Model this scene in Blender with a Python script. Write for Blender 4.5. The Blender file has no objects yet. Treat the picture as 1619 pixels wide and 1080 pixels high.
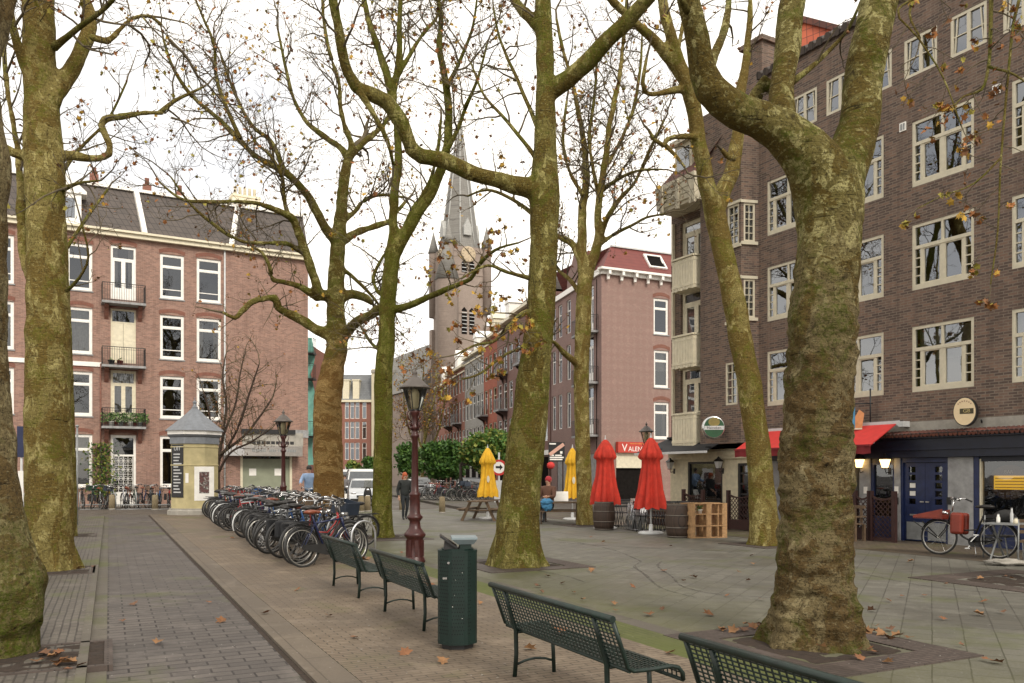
import bpy, bmesh, math, random
from math import sin, cos, pi, radians, sqrt, atan2
from mathutils import Vector, Matrix, noise, Quaternion
rad = math.radians
SC = bpy.context.scene
COL = SC.collection

# ------------------------------------------------------------------ camera
F, HZ, CX, EYE = 1300.0, 750.0, 809.5, 1.70        # focal length (px of the 1619 px photo), horizon, centre, eye height (m)
cam_d = bpy.data.cameras.new('camera')
cam_d.sensor_width = 36.0
cam_d.lens = F / 1619.0 * 36.0
cam_d.shift_y = (HZ - 540.0) / 1619.0
cam_d.clip_end = 2000
cam = bpy.data.objects.new('camera', cam_d)
cam.location = (0, 0, EYE)
cam.rotation_euler = (rad(90), 0, 0)
COL.objects.link(cam)
SC.camera = cam

# ------------------------------------------------------------------ sky, sun, exposure
SUN_EL, SUN_AZ = 38.0, 152.0                        # azimuth from +Y clockwise
world = bpy.data.worlds.new('World'); SC.world = world
world.use_nodes = True
wn = world.node_tree; wn.nodes.clear()
_o = wn.nodes.new('ShaderNodeOutputWorld')
_sky = wn.nodes.new('ShaderNodeTexSky'); _sky.sky_type = 'NISHITA'; _sky.sun_disc = False
_sky.sun_elevation = rad(SUN_EL); _sky.sun_rotation = rad(SUN_AZ)
_b1 = wn.nodes.new('ShaderNodeBackground'); _b1.inputs[1].default_value = 0.12
wn.links.new(_sky.outputs[0], _b1.inputs[0])
_tc = wn.nodes.new('ShaderNodeTexCoord')
_mp = wn.nodes.new('ShaderNodeMapping'); _mp.inputs['Scale'].default_value = (1.0, 1.0, 2.2)
_nz = wn.nodes.new('ShaderNodeTexNoise'); _nz.inputs['Scale'].default_value = 2.3
_nz.inputs['Detail'].default_value = 6; _nz.inputs['Roughness'].default_value = .55
wn.links.new(_tc.outputs['Generated'], _mp.inputs[0]); wn.links.new(_mp.outputs[0], _nz.inputs['Vector'])
_cr = wn.nodes.new('ShaderNodeValToRGB')
_cr.color_ramp.elements[0].position = .30; _cr.color_ramp.elements[0].color = (.43, .45, .49, 1)
_cr.color_ramp.elements[1].position = .58; _cr.color_ramp.elements[1].color = (1.0, .925, .815, 1)
wn.links.new(_nz.outputs[0], _cr.inputs[0])
_b2 = wn.nodes.new('ShaderNodeBackground'); _b2.inputs[1].default_value = 1.22
wn.links.new(_cr.outputs[0], _b2.inputs[0])
_mx = wn.nodes.new('ShaderNodeMixShader'); _mx.inputs[0].default_value = .90
wn.links.new(_b1.outputs[0], _mx.inputs[1]); wn.links.new(_b2.outputs[0], _mx.inputs[2])
wn.links.new(_mx.outputs[0], _o.inputs[0])

sun_d = bpy.data.lights.new('sun', 'SUN'); sun_d.energy = 1.5; sun_d.angle = rad(16); sun_d.color = (1, .92, .80)
sun = bpy.data.objects.new('sun', sun_d); COL.objects.link(sun)
_d = Vector((sin(rad(SUN_AZ)) * cos(rad(SUN_EL)), cos(rad(SUN_AZ)) * cos(rad(SUN_EL)), sin(rad(SUN_EL))))
sun.rotation_euler = _d.to_track_quat('Z', 'Y').to_euler()
SC.view_settings.view_transform = 'Standard'; SC.view_settings.look = 'None'
SC.view_settings.gamma = 1.0; SC.view_settings.exposure = 0.66
SC.view_settings.use_curve_mapping = False
SC.cycles.max_bounces = 6; SC.cycles.transparent_max_bounces = 12
SC.cycles.use_denoising = True

# ------------------------------------------------------------------ helpers
def at(px, py, Y):                                   # photo pixel + distance -> point of the place
    return Vector(((px - CX) / F * Y, Y, EYE + (HZ - py) / F * Y))
def ground(px, py):
    Y = F * EYE / (py - HZ)
    return Vector(((px - CX) / F * Y, Y, 0))
DP = Vector((-.44, .898, 0)).normalized()            # direction of path, benches, bicycle rows
NP = Vector((DP.y, -DP.x, 0))
RP = atan2(NP.y, NP.x)                               # rotation whose local x is NP, local y is DP
def st(s, t, z=0):
    v = NP * s + DP * t; v.z = z; return v
def s_of(v): return v.dot(NP)
def t_of(v): return v.dot(DP)

class MB:
    def __init__(self): self.v = []; self.f = []; self.m = []; self.sm = []; self.cur = 0; self.smooth = False; self.M = None
    def V(self, p):
        p = Vector(p)
        if self.M is not None: p = self.M @ p
        self.v.append(p); return len(self.v) - 1
    def F(self, ids):
        self.f.append(tuple(ids)); self.m.append(self.cur); self.sm.append(self.smooth)
    def poly(self, pts): self.F([self.V(p) for p in pts])
    def box(self, x0, x1, y0, y1, z0, z1):
        a = [self.V(p) for p in ((x0,y0,z0),(x1,y0,z0),(x1,y1,z0),(x0,y1,z0),(x0,y0,z1),(x1,y0,z1),(x1,y1,z1),(x0,y1,z1))]
        for q in ((3,2,1,0),(4,5,6,7),(0,1,5,4),(1,2,6,5),(2,3,7,6),(3,0,4,7)): self.F([a[i] for i in q])
        return self
    def cbox(self, cx, cy, cz, sx, sy, sz): return self.box(cx-sx/2, cx+sx/2, cy-sy/2, cy+sy/2, cz-sz/2, cz+sz/2)
    def beam(self, p, q, w, h, up=(0,0,1)):
        p = Vector(p); q = Vector(q); d = (q-p).normalized(); u = Vector(up)
        s = d.cross(u)
        if s.length < 1e-4: s = d.cross(Vector((1,0,0)))
        s.normalize(); u = s.cross(d)
        a = []
        for c in (p, q):
            for (i, j) in ((-1,-1),(1,-1),(1,1),(-1,1)): a.append(self.V(c + s*(i*w/2) + u*(j*h/2)))
        for qd in ((3,2,1,0),(4,5,6,7),(0,1,5,4),(1,2,6,5),(2,3,7,6),(3,0,4,7)): self.F([a[i] for i in qd])
        return self
    def tube(self, pts, r, n=8, cap=True, smooth=True, closed=False):
        pts = [Vector(p) for p in pts]
        if not hasattr(r, '__len__'): r = [r]*len(pts)
        sm = self.smooth; self.smooth = smooth
        N = len(pts); rings = []; prev = None
        for i, p in enumerate(pts):
            if closed: d = pts[(i+1) % N] - pts[i-1]
            elif i == 0: d = pts[1]-pts[0]
            elif i == N-1: d = pts[-1]-pts[-2]
            else: d = pts[i+1]-pts[i-1]
            if d.length < 1e-9: d = Vector((0,0,1))
            d.normalize()
            if prev is None:
                a = Vector((0,0,1)) if abs(d.z) < .9 else Vector((1,0,0))
                s = d.cross(a).normalized()
            else:
                s = prev - d*prev.dot(d)
                if s.length < 1e-6: s = d.orthogonal()
                s.normalize()
            prev = s; t = d.cross(s)
            rings.append([self.V(p + (s*cos(2*pi*k/n) + t*sin(2*pi*k/n))*r[i]) for k in range(n)])
        for i in range(N if closed else N-1):
            A, B = rings[i], rings[(i+1) % N]
            for k in range(n): self.F((A[k], A[(k+1)%n], B[(k+1)%n], B[k]))
        if cap and not closed:
            self.smooth = False
            self.F(rings[0][::-1]); self.F(rings[-1])
        self.smooth = sm
        return self
    def lathe(self, prof, n=20, c=(0,0,0), smooth=True, cap=True, arc=None):
        sm = self.smooth; self.smooth = smooth
        rings = []
        for (r, z) in prof:
            rings.append([self.V((c[0]+r*cos(2*pi*(k+.5)/n), c[1]+r*sin(2*pi*(k+.5)/n), c[2]+z)) for k in range(n)])
        for A, B in zip(rings, rings[1:]):
            for k in range(n): self.F((A[k], A[(k+1)%n], B[(k+1)%n], B[k]))
        if cap:
            self.smooth = False; self.F(rings[0][::-1]); self.F(rings[-1])
        self.smooth = sm
        return self
    def prism(self, outline, y0, y1):                # outline in xz, extruded along y
        a = [self.V((x, y0, z)) for x, z in outline]; b = [self.V((x, y1, z)) for x, z in outline]
        n = len(a); self.F(a); self.F(b[::-1])
        for i in range(n): self.F((a[i], b[i], b[(i+1)%n], a[(i+1)%n]))
        return self
    def slab(self, outline, z0, z1):                 # outline in xy (counter-clockwise), extruded along z
        a = [self.V((x, y, z0)) for x, y in outline]; b = [self.V((x, y, z1)) for x, y in outline]
        n = len(a); self.F(a[::-1]); self.F(b)
        for i in range(n): self.F((a[i], a[(i+1)%n], b[(i+1)%n], b[i]))
        return self
    def blob(self, c, r, sub=2, amp=.15, fr=2.0):
        bm = bmesh.new(); bmesh.ops.create_icosphere(bm, subdivisions=sub, radius=1)
        base = len(self.v); sm = self.smooth; self.smooth = True
        for v in bm.verts:
            k = 1 + amp*noise.noise(v.co*fr + Vector(c)*3.1)
            self.V((c[0]+v.co.x*r[0]*k, c[1]+v.co.y*r[1]*k, c[2]+v.co.z*r[2]*k))
        for f in bm.faces: self.F([base+v.index for v in f.verts])
        bm.free(); self.smooth = sm; return self
    def mesh(self, name, mats):
        me = bpy.data.meshes.new(name)
        me.from_pydata([tuple(p) for p in self.v], [], self.f)
        if not isinstance(mats, (list, tuple)): mats = [mats]
        for m in mats: me.materials.append(m)
        me.polygons.foreach_set('material_index', self.m)
        me.polygons.foreach_set('use_smooth', self.sm)
        me.update(); return me
    def build(self, name, mats, parent=None, loc=None, rot=None, bevel=0):
        o = bpy.data.objects.new(name, self.mesh(name, mats)); COL.objects.link(o)
        if parent: o.parent = parent
        if loc: o.location = loc
        if rot: o.rotation_euler = rot
        if bevel:
            b = o.modifiers.new('bevel', 'BEVEL'); b.width = bevel; b.segments = 2; b.limit_method = 'ANGLE'
        return o

def tag(o, label=None, cat=None, group=None, kind=None):
    if label: o['label'] = label
    if cat: o['category'] = cat
    if group: o['group'] = group
    if kind: o['kind'] = kind
    return o
def thing(name, label, cat, loc=(0,0,0), rz=0, group=None):
    o = bpy.data.objects.new(name, None); COL.objects.link(o)
    o.location = loc; o.rotation_euler = (0, 0, rz); o.empty_display_size = .3
    return tag(o, label, cat, group)
def recolour(c, swap):
    if c.type != 'MESH': return
    for i, sl in enumerate(c.material_slots):
        m = c.data.materials[i]
        if m and m.name in swap: sl.link = 'OBJECT'; sl.material = swap[m.name]
        else: sl.link = 'DATA'
def copy_tree(o, parent=None, swap=None):
    c = o.copy(); COL.objects.link(c)
    if parent: c.parent = parent
    if swap is not None: recolour(c, swap)
    for ch in list(o.children): copy_tree(ch, c, swap)
    return c
def text_mesh(mb, body, size, M, extrude=.004, align='CENTER', sx=1.0):
    cu = bpy.data.curves.new('t', 'FONT'); cu.body = body; cu.size = size; cu.extrude = extrude
    cu.align_x = align; cu.align_y = 'CENTER'; cu.resolution_u = 3
    ob = bpy.data.objects.new('t', cu); COL.objects.link(ob)
    bpy.context.view_layer.update()
    me = bpy.data.meshes.new_from_object(ob.evaluated_get(bpy.context.evaluated_depsgraph_get()))
    base = len(mb.v)
    for v in me.vertices: mb.v.append(M @ Vector((v.co.x*sx, v.co.y, v.co.z)))
    for p in me.polygons:
        mb.f.append(tuple(base+i for i in p.vertices)); mb.m.append(mb.cur); mb.sm.append(False)
    bpy.data.objects.remove(ob); bpy.data.curves.remove(cu); bpy.data.meshes.remove(me)
FRONT = Matrix.Rotation(pi/2, 4, 'X')                # text lying in xy -> standing in xz, read from -y

# ------------------------------------------------------------------ materials
MATS = {}
def nmat(name):
    m = bpy.data.materials.new(name); m.use_nodes = True
    nt = m.node_tree; b = nt.nodes['Principled BSDF']; MATS[name] = m
    return m, nt, b
def N(nt, t, **kw):
    n = nt.nodes.new('ShaderNode' + t)
    for k, v in kw.items(): setattr(n, k, v)
    return n
def c4(c): return (c[0], c[1], c[2], 1)
def mixc(nt, fac, a, b, mode='MIX'):
    n = N(nt, 'Mix', data_type='RGBA', blend_type=mode)
    for sock, v in ((0, fac), (6, a), (7, b)):
        if hasattr(v, 'links'): nt.links.new(v, n.inputs[sock])
        elif hasattr(v, '__len__'): n.inputs[sock].default_value = c4(v)
        else: n.inputs[sock].default_value = v
    return n.outputs[2]
def ramp(nt, src, stops):
    n = N(nt, 'ValToRGB'); e = n.color_ramp.elements
    while len(e) < len(stops): e.new(.5)
    for el, (p, c) in zip(e, stops):
        el.position = p; el.color = c4(c) if hasattr(c, '__len__') else (c, c, c, 1)
    nt.links.new(src, n.inputs[0]); return n.outputs[0]
def noisen(nt, vec, scale, detail=4, rough=.55, dist=0):
    n = N(nt, 'TexNoise'); n.inputs['Scale'].default_value = scale; n.inputs['Detail'].default_value = detail
    n.inputs['Roughness'].default_value = rough; n.inputs['Distortion'].default_value = dist
    if vec is not None: nt.links.new(vec, n.inputs['Vector'])
    return n.outputs[0]
def objvec(nt, scale=(1,1,1), rot=(0,0,0), src='Object'):
    t = N(nt, 'TexCoord'); m = N(nt, 'Mapping'); m.inputs['Scale'].default_value = scale; m.inputs['Rotation'].default_value = rot
    nt.links.new(t.outputs[src], m.inputs[0]); return m.outputs[0]
def bump(nt, b, h, strength=.3, dist=.02):
    n = N(nt, 'Bump'); n.inputs['Strength'].default_value = strength; n.inputs['Distance'].default_value = dist
    nt.links.new(h, n.inputs['Height']); nt.links.new(n.outputs[0], b.inputs['Normal'])
def paint(name, col, rough=.5, metal=0, var=.25, scale=6, bmp=0, spec=.5):
    m, nt, b = nmat(name)
    v = objvec(nt); f = noisen(nt, v, scale, 6, .6)
    lo = [c*(1-var) for c in col]; hi = [min(1, c*(1+var*.6)) for c in col]
    nt.links.new(ramp(nt, f, [(.3, lo), (.7, hi)]), b.inputs['Base Color'])
    b.inputs['Roughness'].default_value = rough; b.inputs['Metallic'].default_value = metal
    b.inputs['Specular IOR Level'].default_value = spec
    if bmp: bump(nt, b, noisen(nt, v, scale*4, 4), bmp, .01)
    return m
def wallvec(nt):                                      # (x+y, z) of the object's own space: bricks run level on every side
    t = N(nt, 'TexCoord'); s = N(nt, 'SeparateXYZ'); nt.links.new(t.outputs['Object'], s.inputs[0])
    a = N(nt, 'Math', operation='ADD'); nt.links.new(s.outputs[0], a.inputs[0]); nt.links.new(s.outputs[1], a.inputs[1])
    c = N(nt, 'CombineXYZ'); nt.links.new(a.outputs[0], c.inputs[0]); nt.links.new(s.outputs[2], c.inputs[1])
    return c.outputs[0], t.outputs['Object']
def brickmat(name, c1, c2, mortar, bw=.22, bh=.065, ms=.010, blot=.25, rough=.9, diaper=None, bmp=.35, dark=0):
    m, nt, b = nmat(name)
    v, o = wallvec(nt)
    k = N(nt, 'TexBrick'); nt.links.new(v, k.inputs['Vector'])
    k.inputs['Color1'].default_value = c4(c1); k.inputs['Color2'].default_value = c4(c2); k.inputs['Mortar'].default_value = c4(mortar)
    k.inputs['Scale'].default_value = 1; k.inputs['Mortar Size'].default_value = ms; k.inputs['Mortar Smooth'].default_value = .2
    k.inputs['Brick Width'].default_value = bw; k.inputs['Row Height'].default_value = bh; k.inputs['Bias'].default_value = -.1
    col = k.outputs['Color']
    f2 = noisen(nt, v, 9, 5, .7)
    col = mixc(nt, ramp(nt, f2, [(.35, 0), (.75, .55)]), col, [c*.62 for c in c2])
    if dark:                                          # scattered over-burnt bricks: a second brick pattern of the same size picks them
        k2 = N(nt, 'TexBrick'); nt.links.new(v, k2.inputs['Vector']); k2.inputs['Scale'].default_value = 1; k2.inputs['Mortar Size'].default_value = ms*.9
        k2.inputs['Brick Width'].default_value = bw; k2.inputs['Row Height'].default_value = bh; k2.inputs['Color1'].default_value = (0,0,0,1); k2.inputs['Color2'].default_value = (1,1,1,1); k2.inputs['Mortar'].default_value = (0,0,0,1); k2.inputs['Bias'].default_value = 0
        col = mixc(nt, ramp(nt, k2.outputs['Color'], [(.55, 0), (.60, dark)]), col, [c2[0]*.42, c2[1]*.42, c2[2]*.48])
        col = mixc(nt, ramp(nt, k2.outputs['Color'], [(.05, 0), (.08, dark*.55), (.25, dark*.5), (.30, 0)]), col, [c1[0]*1.35, c1[1]*1.12, c1[2]*.95])
        st_ = noisen(nt, objvec(nt, scale=(3.0, 3.0, .22)), 1.0, 6, .65)
        col = mixc(nt, ramp(nt, st_, [(.50, 0), (.70, .5)]), col, [c*.5 for c in c2])
    f = noisen(nt, o, .45, 5, .6)
    col = mixc(nt, ramp(nt, f, [(.35, 0), (.7, blot)]), col, [c*.5 for c in c1])
    f3 = noisen(nt, o, 1.7, 4, .6)
    col = mixc(nt, ramp(nt, f3, [(.5, 0), (.8, blot*.8)]), col, [min(1, c*1.5+.03) for c in c1])
    if diaper:
        w = N(nt, 'TexChecker'); mp = N(nt, 'Mapping'); mp.inputs['Rotation'].default_value = (0, 0, pi/4); mp.inputs['Scale'].default_value = (1/.34,)*3
        nt.links.new(v, mp.inputs[0]); nt.links.new(mp.outputs[0], w.inputs['Vector']); w.inputs['Scale'].default_value = 1
        w.inputs['Color1'].default_value = (0,0,0,1); w.inputs['Color2'].default_value = (.55,.55,.55,1)
        col = mixc(nt, w.outputs[0], col, diaper)
    nt.links.new(col, b.inputs['Base Color']); b.inputs['Roughness'].default_value = rough
    bump(nt, b, k.outputs['Fac'], -bmp, .008)
    return m
def pavemat(name, c1, c2, mortar, bw, bh, ms, rot, offset=.5, moss=0.0, stain=.4, wet=0.0, bmp=.4, blots=.5, edge=None):
    m, nt, b = nmat(name)
    v = objvec(nt, rot=(0, 0, rot)); o = objvec(nt)
    wob = N(nt, 'TexNoise'); wob.inputs['Scale'].default_value = 3.0; wob.inputs['Detail'].default_value = 3; nt.links.new(v, wob.inputs['Vector'])
    ad = N(nt, 'VectorMath', operation='SCALE'); nt.links.new(wob.outputs['Color'], ad.inputs[0]); ad.inputs[3].default_value = .018
    vv = N(nt, 'VectorMath', operation='ADD'); nt.links.new(v, vv.inputs[0]); nt.links.new(ad.outputs[0], vv.inputs[1])
    k = N(nt, 'TexBrick', offset=offset); nt.links.new(vv.outputs[0], k.inputs['Vector'])
    k.inputs['Color1'].default_value = c4(c1); k.inputs['Color2'].default_value = c4(c2); k.inputs['Mortar'].default_value = c4(mortar)
    k.inputs['Scale'].default_value = 1; k.inputs['Mortar Size'].default_value = ms; k.inputs['Mortar Smooth'].default_value = .3
    k.inputs['Brick Width'].default_value = bw; k.inputs['Row Height'].default_value = bh
    col = k.outputs['Color']
    g = noisen(nt, o, 40, 3, .7)
    col = mixc(nt, ramp(nt, g, [(.3, .35), (.7, 0)]), col, [c*.5 for c in c1])
    f = noisen(nt, o, .38, 6, .62, .6)
    col = mixc(nt, ramp(nt, f, [(.40, stain), (.62, 0)]), col, [c*.42 for c in c1])
    f2 = noisen(nt, o, 1.9, 6, .65, .4)
    col = mixc(nt, ramp(nt, f2, [(.52, 0), (.75, blots)]), col, [min(1, c*1.35+.01) for c in c2])
    sp = noisen(nt, o, 22, 2, .5)
    col = mixc(nt, ramp(nt, sp, [(.72, 0), (.76, .7)]), col, (.42, .40, .36))
    if moss:
        f3 = noisen(nt, o, .55, 5, .6, .3)
        col = mixc(nt, ramp(nt, f3, [(.62-moss*.4, 0), (.80-moss*.4, .75)]), col, (.085, .10, .022))
    if edge:                                          # moss creeping in from the strip along the benches
        t = N(nt, 'TexCoord'); dt = N(nt, 'VectorMath', operation='DOT_PRODUCT'); nt.links.new(t.outputs['Object'], dt.inputs[0]); dt.inputs[1].default_value = (NP.x, NP.y, 0)
        fe = noisen(nt, o, 1.1, 7, .68, .5); sm = N(nt, 'Math', operation='MULTIPLY_ADD'); nt.links.new(fe, sm.inputs[0]); sm.inputs[1].default_value = 5.0; nt.links.new(dt.outputs['Value'], sm.inputs[2])
        mr = N(nt, 'MapRange'); nt.links.new(sm.outputs[0], mr.inputs[0]); mr.inputs[1].default_value = edge[1]+2.5; mr.inputs[2].default_value = edge[0]+2.2
        ml = N(nt, 'Math', operation='MULTIPLY'); nt.links.new(mr.outputs[0], ml.inputs[0]); nt.links.new(ramp(nt, g, [(.3, .9), (.62, .45)]), ml.inputs[1])
        col = mixc(nt, ml.outputs[0], col, (.092, .092, .030))
    nt.links.new(col, b.inputs['Base Color'])
    nt.links.new(ramp(nt, f, [(.35, .55-wet), (.6, .85-wet*.3)]), b.inputs['Roughness'])
    b.inputs['Specular IOR Level'].default_value = .35
    bump(nt, b, k.outputs['Fac'], -bmp, .006)
    return m
def barkmat(name, base, light, dark, moss, moss_amt=.5, zs=.6, sc=5.2, flake=.5, upper=None, zsplit=4.5, bmp=1.0):
    m, nt, b = nmat(name)
    v = objvec(nt, scale=(1, 1, zs)); o = objvec(nt)
    f = noisen(nt, v, sc, 7, .60, .9)               # flaking plates with crisp edges
    f5 = noisen(nt, v, sc*.45, 6, .58, .6); f2 = noisen(nt, v, sc*7, 6, .75); fl = noisen(nt, objvec(nt, scale=(1,1,2.0)), 17, 6, .65)
    f3 = noisen(nt, o, 1.7, 8, .72, .8); f4 = noisen(nt, o, 26, 5, .75); cr = noisen(nt, objvec(nt, scale=(1, 1, 6.0)), 3.4, 6, .68, 1.1)
    def pal(base, light, dark, moss, amt, flake):
        e = .565 - (flake-.5)*.22
        col = ramp(nt, f, [(.28, dark), (.40, base), (e-.010, [c*1.1 for c in base]), (e, [c*1.12 for c in light]), (.74, [c*1.35 for c in light])])
        col = mixc(nt, ramp(nt, f5, [(.49, 0), (.505, .92)]), col, [base[0]*.55+light[0]*.08, base[1]*.47+light[1]*.06, base[2]*.45])
        col = mixc(nt, ramp(nt, fl, [(.57, 0), (.60, .65)]), col, light)
        col = mixc(nt, ramp(nt, f2, [(.38, .9), (.50, 0)]), col, dark)
        mm = N(nt, 'Math', operation='MULTIPLY'); nt.links.new(ramp(nt, f3, [(.66-amt*.3, 0), (.74-amt*.3, 1)]), mm.inputs[0])
        nt.links.new(ramp(nt, f4, [(.38, .05), (.60, .9)]), mm.inputs[1])
        col = mixc(nt, mm.outputs[0], col, moss)
        return mixc(nt, ramp(nt, cr, [(.31, .9), (.39, 0)]), col, [c*.35 for c in dark])
    col = pal(base, light, dark, moss, moss_amt, flake)
    if upper:
        t = N(nt, 'TexCoord'); sx = N(nt, 'SeparateXYZ'); nt.links.new(t.outputs['Object'], sx.inputs[0])
        ad = N(nt, 'Math', operation='MULTIPLY_ADD'); nt.links.new(f5, ad.inputs[0]); ad.inputs[1].default_value = 3.0; nt.links.new(sx.outputs[2], ad.inputs[2])
        mr = N(nt, 'MapRange'); nt.links.new(ad.outputs[0], mr.inputs[0]); mr.inputs[1].default_value = zsplit+1.0; mr.inputs[2].default_value = zsplit+2.2
        col = mixc(nt, mr.outputs[0], col, pal(*upper))
    nt.links.new(col, b.inputs['Base Color']); b.inputs['Roughness'].default_value = .95; b.inputs['Specular IOR Level'].default_value = .10
    ah = N(nt, 'Math', operation='ADD'); nt.links.new(f2, ah.inputs[0]); nt.links.new(cr, ah.inputs[1])
    ah2 = N(nt, 'Math', operation='MULTIPLY_ADD'); nt.links.new(f, ah2.inputs[0]); ah2.inputs[1].default_value = 2.0; nt.links.new(ah.outputs[0], ah2.inputs[2])
    bump(nt, b, ah2.outputs[0], bmp, .045)
    return m
def glassmat(name, tint=(.5,.5,.5), ior=2.7):
    m, nt, b = nmat(name); nt.nodes.remove(b)
    out = nt.nodes['Material Output']
    tr = N(nt, 'BsdfTransparent'); tr.inputs[0].default_value = c4(tint)
    gl = N(nt, 'BsdfGlossy'); gl.inputs['Roughness'].default_value = .015; gl.inputs[0].default_value = (.9,.94,1,1)
    v = objvec(nt); nn = noisen(nt, v, 1.3, 2)
    bp = N(nt, 'Bump'); bp.inputs['Strength'].default_value = .03; bp.inputs['Distance'].default_value = .05
    nt.links.new(nn, bp.inputs['Height']); nt.links.new(bp.outputs[0], gl.inputs['Normal'])
    fr = N(nt, 'Fresnel'); fr.inputs[0].default_value = ior
    mx = N(nt, 'MixShader'); nt.links.new(fr.outputs[0], mx.inputs[0]); nt.links.new(tr.outputs[0], mx.inputs[1]); nt.links.new(gl.outputs[0], mx.inputs[2])
    nt.links.new(mx.outputs[0], out.inputs[0]); return m
def lampmat(name, col, strength):
    m, nt, b = nmat(name)
    b.inputs['Base Color'].default_value = c4(col); b.inputs['Emission Color'].default_value = c4(col); b.inputs['Emission Strength'].default_value = strength
    return m
def rooftile(name, c1, c2, gap=(.02,.02,.02), bw=.24, bh=.30):
    m, nt, b = nmat(name)
    v, o = wallvec(nt)
    k = N(nt, 'TexBrick', offset=0.0); nt.links.new(v, k.inputs['Vector'])
    k.inputs['Color1'].default_value = c4(c1); k.inputs['Color2'].default_value = c4(c2); k.inputs['Mortar'].default_value = c4(gap)
    k.inputs['Scale'].default_value = 1; k.inputs['Mortar Size'].default_value = .022; k.inputs['Mortar Smooth'].default_value = .8
    k.inputs['Brick Width'].default_value = bw; k.inputs['Row Height'].default_value = bh
    f = noisen(nt, o, 1.2, 5, .6)
    col = mixc(nt, ramp(nt, f, [(.35, 0), (.75, .5)]), k.outputs[0], [c*.55 for c in c1])
    nt.links.new(col, b.inputs['Base Color']); b.inputs['Roughness'].default_value = .7
    bump(nt, b, k.outputs['Fac'], -.6, .02); return m

M_white = paint('white_paint', (.86,.84,.79), .45, var=.10)
M_cream = paint('cream_paint', (.70,.64,.48), .5, var=.14)
M_creamwall = paint('cream_plaster', (.62,.56,.40), .8, var=.2, bmp=.1)
M_dkgreen = paint('dark_green_paint', (.0040,.0165,.0130), .5, var=.35, spec=.4)
M_bench = paint('bench_green_paint', (.006,.018,.013), .45, var=.5, scale=14)
M_black = paint('black_metal', (.015,.015,.016), .45, var=.3)
M_rubber = paint('black_rubber', (.02,.02,.02), .75, var=.3)
M_chrome = paint('chrome', (.62,.62,.62), .22, metal=1, var=.15)
M_steel = paint('brushed_steel', (.58,.56,.54), .32, metal=.9, var=.12)
M_grey = paint('grey_metal', (.28,.29,.29), .5, metal=.3)
M_lampred = paint('oxblood_iron_paint', (.060,.016,.014), .38, var=.4, scale=12)
M_navy = paint('navy_paint', (.011,.021,.078), .4, var=.35)
M_navydark = paint('dark_navy_paint', (.006,.009,.024), .45, var=.35)
M_concrete = paint('pale_concrete', (.34,.32,.28), .9, var=.25, scale=4, bmp=.15)
M_greystone = paint('grey_stone', (.30,.30,.30), .85, var=.3, scale=5)
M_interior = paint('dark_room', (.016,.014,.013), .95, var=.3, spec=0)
M_curtain = paint('pale_curtain', (.62,.60,.54), .9, var=.2, scale=9)
M_curtred = paint('wine_curtain', (.12,.02,.03), .9)
M_glass = glassmat('window_glass')
M_glass2 = glassmat('clear_window_glass', (.6,.6,.6), 1.95)
M_carglass = glassmat('car_glass', (.12,.13,.14), 1.6)
M_wood = paint('weathered_wood', (.13,.085,.05), .8, var=.4, scale=10)
M_pallet = paint('raw_pine', (.42,.25,.12), .75, var=.35, scale=14)
M_dkwood = paint('dark_brown_wood', (.045,.018,.013), .6, var=.4)
M_soil = paint('soil', (.035,.022,.014), 1.0, var=.5, scale=18, bmp=.6)
M_red = paint('red_canvas', (.52,.035,.018), .85, var=.25, scale=5)
M_redawn = paint('red_awning', (.55,.035,.03), .75, var=.12)
M_redval = paint('dark_red_valance', (.20,.015,.02), .8, var=.15)
M_yellow = paint('yellow_canvas', (.72,.41,.02), .8, var=.15, scale=5)
M_blackawn = paint('black_canvas', (.012,.013,.016), .8)
M_lgrey = paint('pale_grey_paint', (.55,.56,.56), .5, var=.12)
M_zinc = paint('zinc', (.21,.225,.245), .45, metal=.25, var=.2)
M_colyel = paint('ochre_cream_paint', (.50,.43,.23), .7, var=.22, scale=3)
M_skin = paint('skin', (.50,.29,.20), .55, var=.1)
M_alum = paint('aluminium', (.55,.56,.58), .35, metal=.8, var=.1)
LEAFM = [paint('leaf_rust', (.30,.115,.030), .8, var=.4, scale=20), paint('leaf_ochre', (.42,.25,.030), .8, var=.4, scale=20),
         paint('leaf_brown', (.17,.075,.028), .85, var=.4, scale=20), paint('leaf_olive', (.28,.24,.035), .8, var=.4, scale=20)]
# ------------------------------------------------------------------ the ground
M_street = pavemat('street_brick', (.115,.098,.080), (.15,.125,.10), (.05,.043,.035), .21, .10, .012, -RP, stain=.35, wet=.15)
M_path = pavemat('path_brick', (.100,.088,.080), (.140,.122,.108), (.026,.022,.020), .32, .155, .011, -RP, moss=.15, stain=.55, wet=.12)
M_strip = pavemat('strip_brick', (.172,.132,.093), (.222,.175,.125), (.058,.044,.033), .215, .075, .008, -RP, moss=.14, stain=.45, wet=.05)
M_plaza = pavemat('plaza_tile', (.144,.138,.116), (.178,.170,.143), (.058,.054,.043), .30, .30, .008, rad(-63), offset=.5, moss=.22, stain=.42, wet=.10, edge=(5.2, 8.6))
M_moss = pavemat('mossy_brick', (.100,.110,.035), (.13,.140,.048), (.06,.075,.015), .215, .075, .012, -RP+pi/2, moss=.6, stain=.4)
M_terr = pavemat('terrace_brick', (.115,.092,.066), (.15,.118,.082), (.05,.040,.030), .21, .10, .010, -RP, stain=.55, wet=.25, moss=.25)
M_walk = pavemat('left_pavement', (.115,.100,.084), (.145,.128,.106), (.045,.038,.032), .21, .075, .010, -RP+pi/2, stain=.4, moss=.25)
M_border = pavemat('pit_border_brick', (.085,.066,.056), (.115,.088,.075), (.038,.030,.026), .20, .05, .008, -RP, stain=.4, bmp=.5)
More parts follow.
